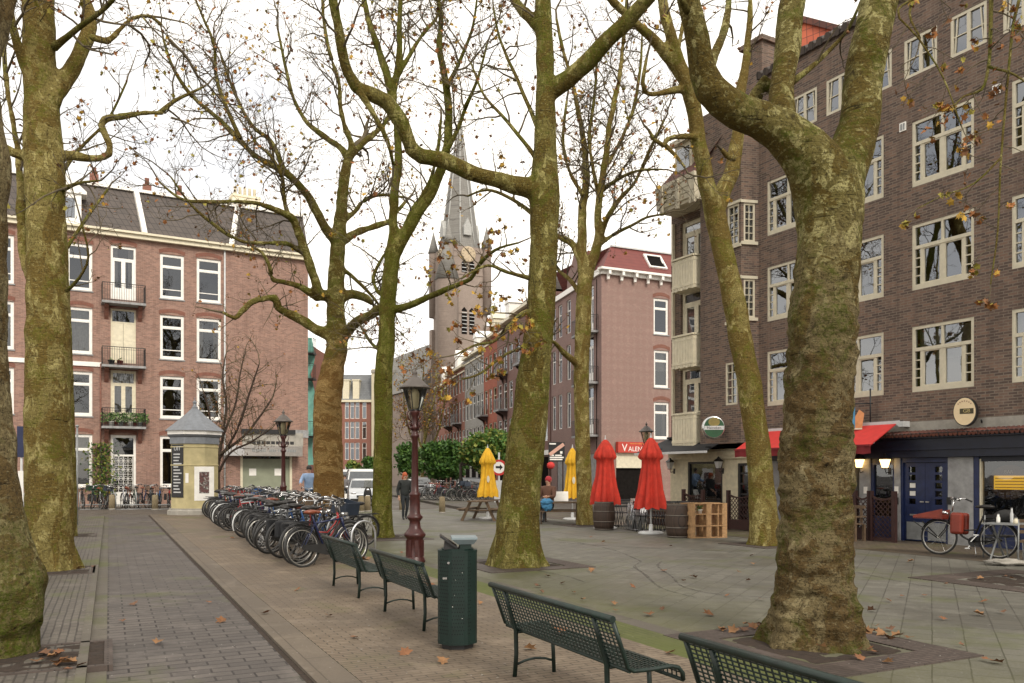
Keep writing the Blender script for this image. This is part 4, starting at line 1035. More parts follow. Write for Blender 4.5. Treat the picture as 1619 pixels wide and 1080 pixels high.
mb = MB(); mb.poly([(fx(520),-.2,HF+.35),(0,-.2,HF+.35),(0,2.0,HF+4.6),(fx(520),2,HF+4.6)]); mb.poly([(fx(520),2,HF+4.6),(0,2,HF+4.6),(0,14,HF+4.6),(fx(520),14,HF+4.6)]); mb.poly([(fx(520),-.2,HF+.35),(fx(520),2,HF+4.6),(fx(520),14,HF+4.6),(fx(520),14,HF+.3)]); mb.build('roof', M_slgrey, T)
for px in (547, 563): mb = MB(); mb.box(fx(px)-.5,fx(px)+.5,-.1,2.5,HF+.36,HF+3.4); mb.box(fx(px)-.6,fx(px)+.6,-.2,2.6,HF+3.402,HF+3.6); mb.build('dormer', M_cream, T)
T = thing('cream_building', 'cream rendered building with blank side wall between the red building and the church', 'building', (Pf.x, Pf.y, 0), 0)
mb = MB(); mb.box(.02,fx(634),-.5,14,0,EYE+(HZ-590)/F*130); mb.box(.02,fx(612),-.52,14,0,EYE+(HZ-584)/F*130); mb.build('wall', paint('cream_render', (.62,.56,.40), .85, var=.12, scale=.6), T)
mb = MB(); mb.box(-.05,fx(636),-.7,14.1,EYE+(HZ-590)/F*130,EYE+(HZ-586)/F*130); mb.build('roof_edge', M_concrete, T)
mb = MB(); mb.box(fx(612),fx(622),-.56,-.50,EYE+(HZ-618)/F*130,EYE+(HZ-596)/F*130); mb.build('window', M_grey, T)
# teal sheeted building just past the rose brick row
Pt = at(488, 750, 58)
T = thing('sheeted_building', 'narrow building wrapped in teal sheeting with scaffold landings', 'building', (Pt.x, Pt.y, 0), 0)
M_teal = paint('teal_sheet', (.22,.52,.44), .6, var=.25, scale=2)
tz = lambda py: EYE+(HZ-py)/F*58
mb = MB(); n = 14
mb.smooth = True; g = []
for i in range(5):
    row = []
    for j in range(n+1):
        zz = tz(735)+(tz(535)-tz(735))*j/n; x = -.6 + (.55+.55*(.5+.5*noise.noise(Vector((3.1,j*.45,0)))))*i/4*1.15
        row.append(mb.V((x, .25*noise.noise(Vector((i*.8,j*.7,2))), zz)))
    g.append(row)
for i in range(4):
    for j in range(n): mb.F((g[i][j],g[i+1][j],g[i+1][j+1],g[i][j+1]))
mb.build('sheeting', M_teal, T)
mb = MB(); mb.box(-6,-.2,.5,9,0,tz(540)); mb.build('wall', M_bT4, T)
for py in (560, 600, 690):
    mb = MB(); mb.box(-.3,.55,-.9,.0,tz(py)-.1,tz(py)); b_ = mb.build('landing', M_black, T)
    mb = MB(); railing_mb(mb, [(-.3,-.87,tz(py)),(.52,-.87,tz(py)),(.52,-.05,tz(py))], 1.0, n_per_m=5); mb.build('railing', M_black, b_)
# ------------------------------------------------------------------ trees
def catmull(P, step):
    out = []
    n = len(P)
    for i in range(n-1):
        a, b, c, d = P[max(i-1,0)], P[i], P[i+1], P[min(i+2,n-1)]
        L = (Vector(c[:3])-Vector(b[:3])).length; k = max(1, int(L/step))
        for j in range(k):
            t = j/k
            out.append(tuple(.5*((2*b[q])+(-a[q]+c[q])*t+(2*a[q]-5*b[q]+4*c[q]-d[q])*t*t+(-a[q]+3*b[q]-3*c[q]+d[q])*t**3) for q in range(4)))
    out.append(tuple(P[-1])); return out
def limb_world(pts, Z, dz0=0, dz1=0):
    out = []
    n = len(pts)
    for i, (x, y, r) in enumerate(pts):
        d = Z + dz0 + (dz1-dz0)*i/max(1, n-1); p = at(x, y, d)
        out.append((p.x, p.y, p.z, r*d/F))
    return out
def smoothmesh(o, voxel, iters):
    dg = bpy.context.evaluated_depsgraph_get()
    m = o.modifiers.new('r', 'REMESH'); m.mode = 'VOXEL'; m.voxel_size = voxel
    s = o.modifiers.new('s', 'SMOOTH'); s.iterations = iters; s.factor = .5
    bpy.context.view_layer.update()
    me = bpy.data.meshes.new_from_object(o.evaluated_get(bpy.context.evaluated_depsgraph_get()))
    o.modifiers.clear(); old = o.data; mats = list(old.materials); o.data = me
    bpy.data.meshes.remove(old); me.materials.clear()
    for q in mats: me.materials.append(q)
    return me
class Twigs:
    def __init__(s, seed, rmin=.004): s.r = random.Random(seed); s.b = []; s.leaf = []; s.ball = []; s.rmin = rmin
    def grow(s, p, d, L, r, lvl, up=.22, leafp=.2):
        R = s.r; n = max(3, min(14, int(L/.15)) if lvl < 3 else 3); st_ = L/n; pts = [p.copy()]; rad_ = [r]; d = d.normalized()
        wob = Vector((R.uniform(-1,1), R.uniform(-1,1), R.uniform(-1,1)))
        for i in range(n):
            d = (d + Vector((R.gauss(0,.17), R.gauss(0,.17), R.gauss(0,.17))) + Vector((0,0,up*.16)) + wob*.05).normalized()
            p = p + d*st_; pts.append(p.copy()); rad_.append(max(s.rmin, r*(1-.75*(i+1)/n)))
            if lvl < 4 and i > 0 and R.random() < (.85, .78, .45)[lvl-1]:
                a = d.orthogonal(); a.rotate(Quaternion(d, R.uniform(0, 2*pi)))
                ang = R.uniform(.5, 1.05); cd = d*cos(ang) + a*sin(ang)
                s.grow(p, cd, L*R.uniform(.30,.62)*(1-.35*i/n), max(s.rmin, rad_[-1]*.62), lvl+1, up, leafp)
        s.b.append((pts, rad_, 5 if lvl == 1 else 3))
        if lvl >= 2 and R.random() < leafp*.7: s.leaf.append(pts[-1])
        if lvl >= 2 and R.random() < .07: s.ball.append(pts[-1])
        if lvl >= 2 and R.random() < leafp*.5: s.leaf.append(pts[len(pts)//2])
    def along(s, W, every, t0, Lr, leafp=.2, up=.25, maxr=.16):
        acc = 0; R = s.r
        P = [Vector(w[:3]) for w in W]; tot = sum((b-a).length for a, b in zip(P, P[1:])); run = 0
        for i in range(len(P)-1):
            seg = (P[i+1]-P[i]); l = seg.length; run += l; acc += l
            if run/tot < t0 or W[i][3] > maxr: continue
            if acc >= every:
                acc = 0; d = seg.normalized(); a = d.orthogonal(); a.rotate(Quaternion(d, R.uniform(0, 2*pi)))
                cd = d*.55 + a*.85 + Vector((0,0,.25))
                L = R.uniform(*Lr)*(1-.3*run/tot)
                s.grow(P[i], cd, L, min(W[i][3]*.6, .012+L*.010), 1, up, leafp)
        d = (P[-1]-P[-3]).normalized() if len(P) > 2 else (P[-1]-P[0]).normalized()
        s.grow(P[-1], d, R.uniform(*Lr), max(.008, W[-1][3]*.95), 1, up, leafp)
    def mesh(s, mb):
        for pts, r, n in s.b: mb.tube(pts, r, n, cap=False)
def leaves_mb(pts, R, size=(.08,.15), hang=.05):
    mb = MB()
    for p in pts:
        mb.cur = R.choices((0,1,2,3), (4,4,2,2))[0]
        L = R.uniform(*size); q = Quaternion((R.gauss(0,1), R.gauss(0,1), R.gauss(0,1), R.gauss(0,1))).normalized()
        c = p + Vector((R.uniform(-.04,.04), R.uniform(-.04,.04), -hang))
        out = [(0,-.5),(.18,-.32),(.50,-.20),(.30,.05),(.42,.34),(.14,.24),(0,.55),(-.14,.24),(-.42,.34),(-.30,.05),(-.50,-.20),(-.18,-.32)]
        ids = [mb.V(c + q @ Vector((x*L, y*L, .22*L*(abs(x)*1.5-.3) + .12*L*y*y))) for x, y in out]
        m = mb.V(c + q @ Vector((0,0,-.05*L)))
        for k in range(12): mb.F((ids[k], ids[(k+1)%12], m))
    return mb
OLIVE = ((0.185,0.157,0.047), (0.325,0.289,0.110), (0.065,0.052,0.022), (0.106,0.123,0.016), .55, .52)
BARK_A = barkmat('plane_bark_olive', *OLIVE[:5], zs=.5)
BARK_B = barkmat('plane_bark_brown', (0.319,0.207,0.078), (0.386,0.269,0.112), (0.129,0.076,0.029), (0.146,0.123,0.025), .15, zs=1.4, flake=.3, upper=OLIVE, zsplit=5.6)
BARK_T8 = barkmat('plane_bark_knobbly', (0.190,0.148,0.074), (0.252,0.207,0.112), (0.040,0.030,0.018), (0.081,0.094,0.016), .52, zs=.9, sc=6.0, flake=.40, upper=((0.190,0.159,0.054), (0.386,0.347,0.151), (0.063,0.049,0.022), (0.103,0.121,0.016), .50, .58), zsplit=3.5)
BARK_C = BARK_T8
BARK_D = barkmat('plane_bark_pale', (0.263,0.213,0.074), (0.386,0.330,0.134), (0.101,0.076,0.029), (0.146,0.152,0.022), .50, zs=.6)
BARK_G = barkmat('plane_bark_green', (0.151,0.140,0.034), (0.241,0.218,0.065), (0.056,0.048,0.016), (0.103,0.118,0.013), .75)
BARK_T1 = barkmat('plane_bark_burl', (0.185,0.148,0.067), (0.274,0.224,0.110), (0.047,0.036,0.020), (0.090,0.118,0.013), 1.0, zs=.9, upper=((0.224,0.179,0.090), (0.325,0.274,0.146), (0.065,0.049,0.029), (0.112,0.118,0.034), .3, .5), zsplit=.95)
TWIGM = paint('twig_bark', (.105,.082,.046), .9, var=.4, scale=2)

def rough(me, o, fn):
    me.update(); 
    nv = [v.normal.copy() for v in me.vertices]
    for v, n in zip(me.vertices, nv): v.co += n*fn(v.co)
    for p in me.polygons: p.use_smooth = True
    me.update()
def make_tree(name, label, base, Z, main, limbs, bark, seed, group, voxel=.04, rfun=None, twig=None, leaf=(.2,(.08,.14)), flare=1.0, barkb=None, extra=None):
    g = ground(*base) if base else at(main[0][0], 750, Z); g.z = 0
    T = thing(name, label, 'tree', g, 0, group)
    R = random.Random(seed); tw = Twigs(seed, .0040+.00006*Z); big = MB(); thin = MB()
    W = limb_world(main, Z); b0 = W[0]
    W[0] = (b0[0], b0[1], -.05, b0[3])
    Ws = catmull(W, .12)
    n = 20
    big.tube([w[:3] for w in Ws], [w[3] for w in Ws], n)
    # root flare
    for k in range(7 if flare else 0):
        a = 2*pi*k/7 + R.random(); r0 = W[0][3]
        big.tube([(W[0][0]+cos(a)*r0*.5, W[0][1]+sin(a)*r0*.5, .45*flare+.05), (W[0][0]+cos(a)*r0*.8, W[0][1]+sin(a)*r0*.8, .12), (W[0][0]+cos(a)*r0*(1.0+.12*R.random()), W[0][1]+sin(a)*r0*(1.0+.12*R.random()), -.05)], [r0*.30, r0*.24, r0*.15], 10)
    if Ws[-1][3] < .16: tw.along(Ws, .5, .6, twig[1], leaf[0])
    for lm in limbs:
        pts, d0, d1 = lm[0], lm[1], lm[2]; opt = lm[3] if len(lm) > 3 else {}
        w = limb_world(pts, Z, d0, d1); ws = catmull(w, .14)
        # little crooks so that nothing is a perfect curve
        ws = [(x + .3*r*noise.noise(Vector((x*2.1, y, z_*2.1))), y + .3*r*noise.noise(Vector((z_*2, x*2, 7))), z_ + .3*r*noise.noise(Vector((5, x*2, z_*2))), r) for x, y, z_, r in ws]
        if max(q[3] for q in ws) > voxel*1.6:
            k = next((i for i, q in enumerate(ws) if q[3] < voxel*1.25), len(ws))
            if k > 2: big.tube([q[:3] for q in ws[:k]], [q[3]*(1+.10*max(0,1-i/4)) for i, q in enumerate(ws[:k])], 14)
            if k < len(ws)-1: thin.tube([q[:3] for q in ws[max(0,k-2):]], [q[3] for q in ws[max(0,k-2):]], 8)
        else: thin.tube([q[:3] for q in ws], [q[3]*(1+.3*max(0,1-i/3)) for i, q in enumerate(ws)], 8)
        tw.along(ws, opt.get('every', twig[0]), opt.get('t0', .25), opt.get('L', twig[1]), opt.get('leaf', leaf[0]), opt.get('up', .25))
    if extra: extra(tw)
    # local coordinates
    for mb in (big, thin): mb.v = [v - g for v in mb.v]
    o = big.build('trunk', barkb or bark, T)
    me = smoothmesh(o, voxel, 7)
    f = rfun or (lambda c: .010*noise.noise(c*6) + .014*noise.noise(c*2.3))
    rough(me, o, lambda c: f(c))
    tb = MB(); tw.mesh(tb); tb.v = [v - g for v in tb.v]
    off = len(thin.v); thin.v += tb.v; thin.f += [tuple(i+off for i in q) for q in tb.f]; thin.m += [1]*len(tb.m); thin.sm += tb.sm
    thin.build('branches', [bark, TWIGM], T)
    if tw.ball and leaf[0] > 0:
        mb = MB(); mb.smooth = True
        for p in tw.ball:
            q = p - g; dl = R.uniform(.05,.12); mb.tube([q, q-Vector((0,0,dl))], .0025, 3, cap=False); c = q-Vector((0,0,dl+.018)); rr = .02+.0004*Z
            ids = [mb.V(c+Vector(d)*rr) for d in ((1,0,0),(0,1,0),(-1,0,0),(0,-1,0),(0,0,1),(0,0,-1))]
            for i in range(4): mb.F((ids[i],ids[(i+1)%4],ids[4])); mb.F((ids[(i+1)%4],ids[i],ids[5]))
        tag(mb.build('seed_balls', LEAFM[2], T), kind='stuff')
    if tw.leaf and leaf[0] > 0:
        lb = leaves_mb([p-g for p in tw.leaf], R, leaf[1]); tag(lb.build('leaves', LEAFM, T), kind='stuff')
    return T
def rib(c, amp=.03, fz=5.0):
    return amp*noise.noise(Vector((c.x*1.2, c.y*1.2, c.z*fz))) + amp*.8*noise.noise(c*2.6) + amp*.35*noise.noise(c*9)
GR = 'plane trees standing along the square'
TWI = (.17, (.8, 1.9))

for c in (ground(820,893), ground(1287,1022), ground(606,851)): tree_pit(c, 1.05, .40)
tree_pit(ground(1212,862), .8, .3); tree_pit(ground(926,831), .8, .3); tree_pit(ground(1640,922), 1.3, .45); tree_pit(st(6.1, 26.5), .9, .3)
for c in (ground(86,908), ground(112,850)): tree_pit(c+NP*.0, .62, .06, z=.056)
tree_pit(ground(32,1052)+NP*.12, .62, .07, z=.056)

# far left, burl at its foot
T1b = at(4, 950, 7.6)
def r1(c):
    b = 0
    d = Vector((c.x-.15, c.y+.05, (c.z-.48)*1.05)).length
    if d < .75: b = .05*max(0, 1-d/.75) + (.075*noise.noise(c*4.3)+.03*noise.noise(c*10))*max(0, 1-d/.75)
    return rib(c, .022, 3.5)*(1 if c.z > .2 else .5) + b
def burl(T): pass
make_tree('plane_tree', 'thick plane tree cut by the left edge, with a mossy burl at its foot', (8,1046), 7.6,
    [(-20,1050,70),(-20,1000,70),(-22,960,84),(-24,925,86),(-28,890,74),(-36,820,66),(-42,740,63),(-50,650,60),(-57,560,60),(-58,400,59),(-55,260,62),(-66,150,57),(-62,30,55),(-55,-100,51),(-50,-280,43),(-45,-480,29)],
    [([(-55,160,26),(-20,60,22),(10,0,18),(22,-70,15),(30,-200,10)],0,.6),([(-45,-90,24),(-120,-220,18),(-200,-330,10)],0,-1)], BARK_A, 11, GR, voxel=.028, rfun=r1, flare=0, twig=TWI, leaf=(.08,(.06,.10)), barkb=BARK_T1)
make_tree('plane_tree', 'tall plane tree left of the brick path, with a crooked bare side limb', (82,908), 14.3,
    [(80,912,43),(79,880,37),(78,800,35.5),(76,700,34),(76,560,32),(75,450,30.5),(73,350,28.5),(70,250,29),(64,150,25),(62,50,23),(60,-100,20),(60,-260,15),(64,-400,9)],
    [([(82,160,14),(105,122,13),(125,85,12),(140,55,11),(143,28,9.5),(135,0,8.5),(128,-40,7.5),(120,-120,6),(118,-220,4)],0,1.0),
     ([(142,58,6),(170,66,5.5),(190,45,5),(210,28,4.8),(240,26,4.4),(258,42,4),(267,62,3)],0,.6,{'t0':.5}),
     ([(92,245,8),(118,246,7.5),(145,252,7),(174,244,6.5),(168,215,6),(160,198,5.8),(167,188,5.2),(195,184,4.8),(230,178,4.2),(260,178,4),(271,186,2.2)],0,.4,{'t0':.62,'L':(.4,.9)}),
     ([(252,178,3),(275,160,2.8),(300,148,2.3),(320,138,1.7)],.4,.8),
     ([(50,252,8),(22,242,7),(0,228,6),(-30,220,4)],0,-.4),([(52,130,10),(36,98,9),(26,60,7),(16,10,6),(8,-60,4)],0,-.8),
     ([(52,445,9),(38,405,8),(34,360,7.5),(33,310,7),(30,250,6),(20,190,5),(10,130,4),(6,60,3)],0,1.4),
     ([(96,300,4),(125,290,2.5),(160,285,1.5)],0,-.6),([(85,75,5),(130,40,4),(170,10,3),(210,-40,2.4)],0,-1.5),
     ([(62,-80,9),(110,-180,7),(160,-260,4)],0,-1),([(60,-120,9),(10,-220,6),(-40,-300,4)],0,1),
     ([(105,460,2.5),(125,440,2),(140,405,1.8),(128,350,1.5)],-.3,-.9,{'every':.17,'L':(.5,1.1)}),([(100,270,3),(130,230,2.6),(170,190,2),(200,130,1.5)],.3,1.5)],
    BARK_A, 12, GR, voxel=.035, rfun=lambda c: rib(c,.020,3.0), twig=TWI, leaf=(.12,(.06,.11)), barkb=BARK_D)
make_tree('plane_tree', 'slim plane tree mostly hidden behind the tall one left of the path', (113,850), 22,
    [(113,852,9),(113,760,7.5),(111,660,7),(108,560,6.5),(104,460,6),(98,380,5.5),(92,300,5),(86,200,4),(80,100,3)],
    [([(100,400,3),(140,340,2.4),(170,300,1.8)],0,1),([(94,320,3),(60,250,2.4),(40,190,1.6)],0,1)], BARK_A, 13, GR, voxel=.04, twig=(.5,(.6,1.3)), leaf=(.1,(.08,.14)))

make_tree('plane_tree', 'plane tree with bare orange brown trunk rising behind the bicycle rows', (520,835), 27,
    [(521,838,26),(520,780,24),(519,720,23),(518,660,22.5),(519,625,22),(527,580,18),(533,540,16.5),(531,490,14),(532,430,13),(535,380,11.5),(540,330,9.5),(544,285,8.5),(551,250,7.5)],
    [([(535,385,9),(518,366,8),(500,335,7.2),(482,303,6.6),(450,273,6),(403,245,5.2),(352,194,4.4),(305,153,3.4),(273,106,2.6),(258,60,1.9)],0,-2.5,{'every':.20}),
     ([(380,220,3.5),(345,135,3),(338,70,2.4),(322,30,1.9),(305,-10,1.5)],-1.6,-2.6,{'every':.20}),([(449,272,4),(430,225,3.4),(400,200,3),(372,150,2.4),(350,90,1.8)],-1,-1,{'every':.20}),
     ([(524,470,9),(512,466,8.5),(502,458,8),(486,408,7.5),(468,357,6.8),(455,340,6),(426,328,4.6),(389,319,3.8),(324,319,3),(287,315,2.4),(252,288,1.6)],0,-3,{'every':.20}),
     ([(457,344,4.5),(449,315,4),(446,280,3.4),(430,250,2.6),(410,230,2)],-1.2,-2),([(484,404,4.5),(460,388,4.5),(444,384,4.2),(384,382,3.6),(333,352,2.8),(298,319,2),(270,280,1.4)],-.6,-3,{'every':.20}),
     ([(526,530,10),(505,522,8.5),(480,508,8),(466,499,7.5),(450,494,7),(439,488,6.5),(434,471,6),(414,473,5.2),(398,478,5),(382,492,4.4),(372,503,3.4),(352,494,2.2)],0,-2,{'t0':.4,'L':(.5,1.3)}),
     ([(505,470,7),(492,464,6.5),(469,451,5.5),(443,445,4.6),(431,441,4),(427,423,3.4),(415,400,2.4),(398,390,1.6)],-.2,-2,{'L':(.6,1.4)}),
     ([(551,252,6.5),(540,235,5.5),(515,218,5),(498,204,4.6),(480,187,4),(462,150,3.2),(450,100,2.4),(440,50,1.8)],0,1),([(551,252,6),(556,232,5.5),(545,200,4.8),(538,169,4.4),(536,133,3.8),(520,80,3),(512,30,2.4),(508,-30,1.8)],0,-1),
     ([(553,246,5.5),(575,226,5),(596,208,4.5),(613,187,3.8),(622,150,2.8),(630,110,2)],0,1),
     ([(538,385,7),(555,372,6.2),(580,362,5.6),(605,355,5),(616,348,4),(640,320,2.6)],0,2.4,{'t0':.5}),([(543,530,9.5),(560,512,8.5),(578,502,8),(594,492,7.5),(606,484,5)],0,-3.5,{'t0':.9}),
     ([(538,472,8),(555,466,7.5),(570,468,7),(582,474,6),(590,482,3)],0,.8,{'t0':.6}),([(540,350,5),(560,335,4),(575,318,3.2),(600,308,2.6),(640,312,1.8)],0,1.5),([(536,420,4),(560,440,3),(590,470,2.4),(610,500,1.6)],0,1)],
    BARK_A, 14, GR, voxel=.05, rfun=lambda c: rib(c,.022,4.0), twig=(.16,(1.0,2.5)), leaf=(.13,(.08,.15)), barkb=BARK_B)
make_tree('plane_tree', 'slender mossy plane tree with forked top beside the street lamp', (606,851), 22,
    [(606,852,17.5),(604,800,16),(605,740,15),(606,700,15),(607,640,14.5),(606,600,14.5),(611,540,13.5),(613,480,13),(617,440,12.5),(621,395,12.5)],
    [([(621,400,9),(622,345,7.5),(626,295,7.2),(630,240,6.8),(627,190,6.8),(622,150,6.5),(630,105,5.6),(632,50,5),(633,0,4.2),(635,-70,3.2),(640,-150,2)],0,0,{'t0':.4}),
     ([(625,400,10),(645,365,9),(662,335,8.6),(680,308,8.2),(693,278,7.8),(705,240,7.4),(710,200,7),(707,150,6.4),(702,110,6),(694,75,5.4),(697,30,4.8),(692,-10,4.2),(690,-80,3)],0,-1.5,{'t0':.4}),
     ([(700,248,5),(722,208,4.4),(735,172,3.6),(745,150,2.8),(757,120,2.2),(770,70,1.6)],-1,-2),([(632,380,5.5),(650,337,5),(665,315,4.4),(680,285,3.8),(692,238,3),(697,190,2.2)],0,.8),
     ([(623,155,7),(612,120,6.4),(601,85,6),(590,52,5.6),(580,20,5),(572,-25,4.2),(560,-100,2.6)],0,.8),([(629,120,4),(655,75,3.6),(672,50,3),(690,28,2.4),(705,-10,1.6)],0,1),
     ([(617,490,7),(650,482,5.8),(690,464,5.2),(720,451,4.6),(744,441,4.2),(753,425,3.6),(770,405,3),(790,392,2.2),(820,384,1.6)],0,-2.5,{'leaf':.8,'L':(.5,1.2)}),
     ([(614,470,4),(598,462,3.6),(590,440,3),(600,415,2.6),(610,400,2)],0,.6),([(706,140,3.5),(730,90,2.8),(748,40,2),(756,-20,1.4)],-1.2,-2),([(608,560,3),(585,540,2.4),(570,515,1.6)],0,1)],
    BARK_G, 15, GR, voxel=.04, rfun=lambda c: rib(c,.014,2.5), twig=(.17,(.9,2.1)), leaf=(.16,(.08,.15)))
make_tree('plane_tree', 'broad yellow green plane tree behind the litter bin, with long swan neck limb', (820,893), 15.2,
    [(817,898,46),(817,872,38.5),(820,820,34),(824,770,31.5),(832,700,30),(839,650,28),(843,600,26),(849,550,24),(854,500,23.5),(858,430,22.5),(860,370,22.5),(861,310,24.5),(861,260,20),(862,200,17),(862,130,15),(861,60,14),(858,0,13),(856,-80,11),(852,-200,8),(850,-330,4)],
    [([(848,298,15),(815,293,14),(780,284,12.5),(740,270,12.5),(700,254,12),(668,248,12.5),(653,236,12.5),(643,213,12),(628,185,12),(610,160,12),(587,148,11.5),(562,135,10.5),(548,112,9.5),(540,80,9),(535,40,8.4),(528,0,8),(524,-60,7),(518,-150,5),(516,-240,3)],0,-2.2,{'t0':.62}),
     ([(566,142,5),(590,180,4.4),(606,208,4),(617,238,3.4),(622,262,2.4)],-1.6,-1.2,{'t0':.5,'L':(.3,.7)}),
     ([(872,142,15),(905,121,13.5),(930,96,13),(960,66,13),(990,36,12.4),(1015,10,11.4),(1040,-20,10.4),(1080,-80,8),(1120,-160,5)],0,-1.5,{'t0':.8}),
     ([(857,45,10),(838,30,9.4),(822,12,8.4),(808,-12,7.4),(790,-60,6),(770,-130,3.5)],0,1),
     ([(842,492,4.5),(828,495,3.8),(812,507,3.2),(795,526,2.8),(780,540,2.5),(750,546,2),(722,560,1.5)],0,-2,{'leaf':.9,'every':.14,'L':(.4,1.0),'t0':.1,'up':-.1}),
     ([(840,440,3.5),(800,430,2.6),(770,420,2.2),(730,440,1.6)],0,-1.5,{'leaf':.7,'every':.17,'L':(.4,1.0),'t0':.1}),
     ([(845,340,3.5),(810,315,2.8),(770,300,2.2),(740,310,1.6)],0,1.2,{'leaf':.25}),([(848,250,3.5),(800,190,2.8),(765,150,2),(745,100,1.5)],0,1.4),([(850,200,3.5),(815,120,2.8),(790,60,2),(780,10,1.4)],0,1.6),
     ([(843,545,2.6),(800,560,2.2),(760,590,1.8),(730,600,1.4)],0,-1.4,{'leaf':.9,'every':.14,'L':(.3,.8),'t0':.1,'up':-.2}),
     ([(862,-60,7),(900,-140,5),(930,-230,3)],0,-1)],
    BARK_A, 16, GR, voxel=.035, rfun=lambda c: rib(c,.018,2.4), twig=(.19,(.8,1.8)), leaf=(.15,(.07,.125)))
make_tree('plane_tree', 'many branched plane tree growing beside the wine barrel and red parasol', (926,831), 27.6,
    [(926,834,14.5),(924,790,12.5),(922,720,12.5),(920,650,12.2),(919,590,12.2),(921,540,12.6),(923,480,12.6),(925,440,11.5)],
    [([(923,440,8.5),(920,385,8),(921,330,7.2),(926,290,6.4),(925,240,5.4),(915,180,4.4),(905,130,3.6),(890,80,3),(880,30,2)],0,1),
     ([(928,440,9.5),(940,402,8.4),(948,370,7),(945,338,6.4),(950,300,6),(958,250,5.6),(965,190,5),(978,130,4.2),(985,70,3.2),(990,10,2.4),(996,-50,1.6)],0,-1),
     ([(941,400,5.5),(955,362,5),(962,342,4.6),(982,312,4),(1005,286,3.4),(1025,242,3),(1036,220,2.4),(1050,190,1.6)],0,-2),
     ([(921,420,6.5),(907,388,5.8),(892,378,5.2),(878,370,4),(862,352,2.4)],0,1.5),([(917,580,6),(896,562,5.2),(882,546,4.2),(870,538,3)],0,-2,{'t0':.8}),
     ([(921,470,4.5),(902,444,4),(884,428,3),(866,400,2)],0,2),([(946,388,4),(975,368,3),(1000,356,2.4),(1022,344,2),(1052,338,1.4)],0,-1),
     ([(950,330,4),(940,280,3.5),(932,220,3),(940,150,2.4),(945,80,1.8)],0,-.5),([(960,260,4),(985,215,3.4),(1002,170,2.8),(1012,110,2.2),(1015,60,1.6)],0,1.5),
     ([(922,310,4),(900,270,3.2),(890,220,2.6),(896,160,2)],0,1),([(952,300,3.6),(980,282,2.8),(1010,270,2.2),(1045,268,1.5)],0,-2)],
    BARK_A, 17, GR, voxel=.05, rfun=lambda c: rib(c,.012,2.5), twig=(.20,(1.1,2.5)), leaf=(.11,(.09,.16)), barkb=BARK_D)
make_tree('plane_tree', 'leaning plane tree in front of the cafe with black awning', (1212,862), 19.7,
    [(1212,866,28),(1208,825,23),(1203,760,20),(1198,700,19),(1190,650,18.5),(1184,600,18.5),(1173,550,18),(1165,500,18),(1155,450,17),(1144,400,16.5),(1133,350,17),(1128,318,16)],
    [([(1130,345,13),(1126,320,14),(1115,282,13),(1108,240,12.4),(1102,200,12.2),(1095,160,12.2),(1086,130,12.2),(1074,105,11.4),(1066,80,10.4),(1056,40,9.4),(1048,0,8.6),(1040,-70,7),(1034,-170,4)],0,-1.5,{'t0':.6}),
     ([(1082,122,11),(1060,96,9.6),(1036,66,8.6),(1012,43,7.6),(986,18,6.6),(962,-6,6),(930,-60,4)],-.7,-2,{'t0':.5}),
     ([(1088,140,6.5),(1064,143,5.6),(1040,149,5),(1020,147,4.4),(1016,130,3.6),(1022,92,2.4)],-.7,-1.2,{'t0':.4,'L':(.4,.9)}),
     ([(1134,345,12),(1134,328,13.5),(1145,300,13.4),(1157,272,12.4),(1163,240,11.4),(1166,205,10.2),(1170,150,8.4),(1180,90,6.6),(1185,20,5),(1190,-60,3)],0,1.2,{'t0':.6}),
     ([(1102,216,5),(1076,216,4.6),(1056,220,4.2),(1048,230,3.8),(1034,220,3.2),(1026,206,2.2)],-.6,-1.2,{'t0':.3,'L':(.4,.9)}),([(1050,228,3),(1068,246,2.6),(1082,264,1.8)],-.8,-.9),
     ([(1160,250,4),(1148,246,4),(1140,236,3)],0,-.4,{'t0':.9,'L':(.2,.4)}),([(1068,90,5),(1080,40,4),(1088,-10,3)],-1,-.4)],
    BARK_D, 18, GR, voxel=.04, rfun=lambda c: rib(c,.014,2.5), twig=(.22,(.8,1.8)), leaf=(.10,(.08,.13)))
def r8(c):
    k = max(0.0, min(1.0, (4.6-c.z)/1.6)); 
    v = (.050*(.28-abs(noise.noise(Vector((c.x*2.6,c.y*2.6,c.z*4.4)))))+.030*(.25-abs(noise.noise(Vector((c.x*4,c.y*4,c.z*9))))) + .014*noise.noise(Vector((c.x*2.6, c.y*2.6, c.z*6.0))) + .030*noise.noise(c*2.6) + .020*noise.noise(c*9) + .016*noise.noise(c*15) + .026*abs(noise.noise(Vector((c.x*3.2, c.y*3.2, c.z*8)))))*k
    return v + (1-k)*(.012*noise.noise(c*2) + .005*noise.noise(c*9))
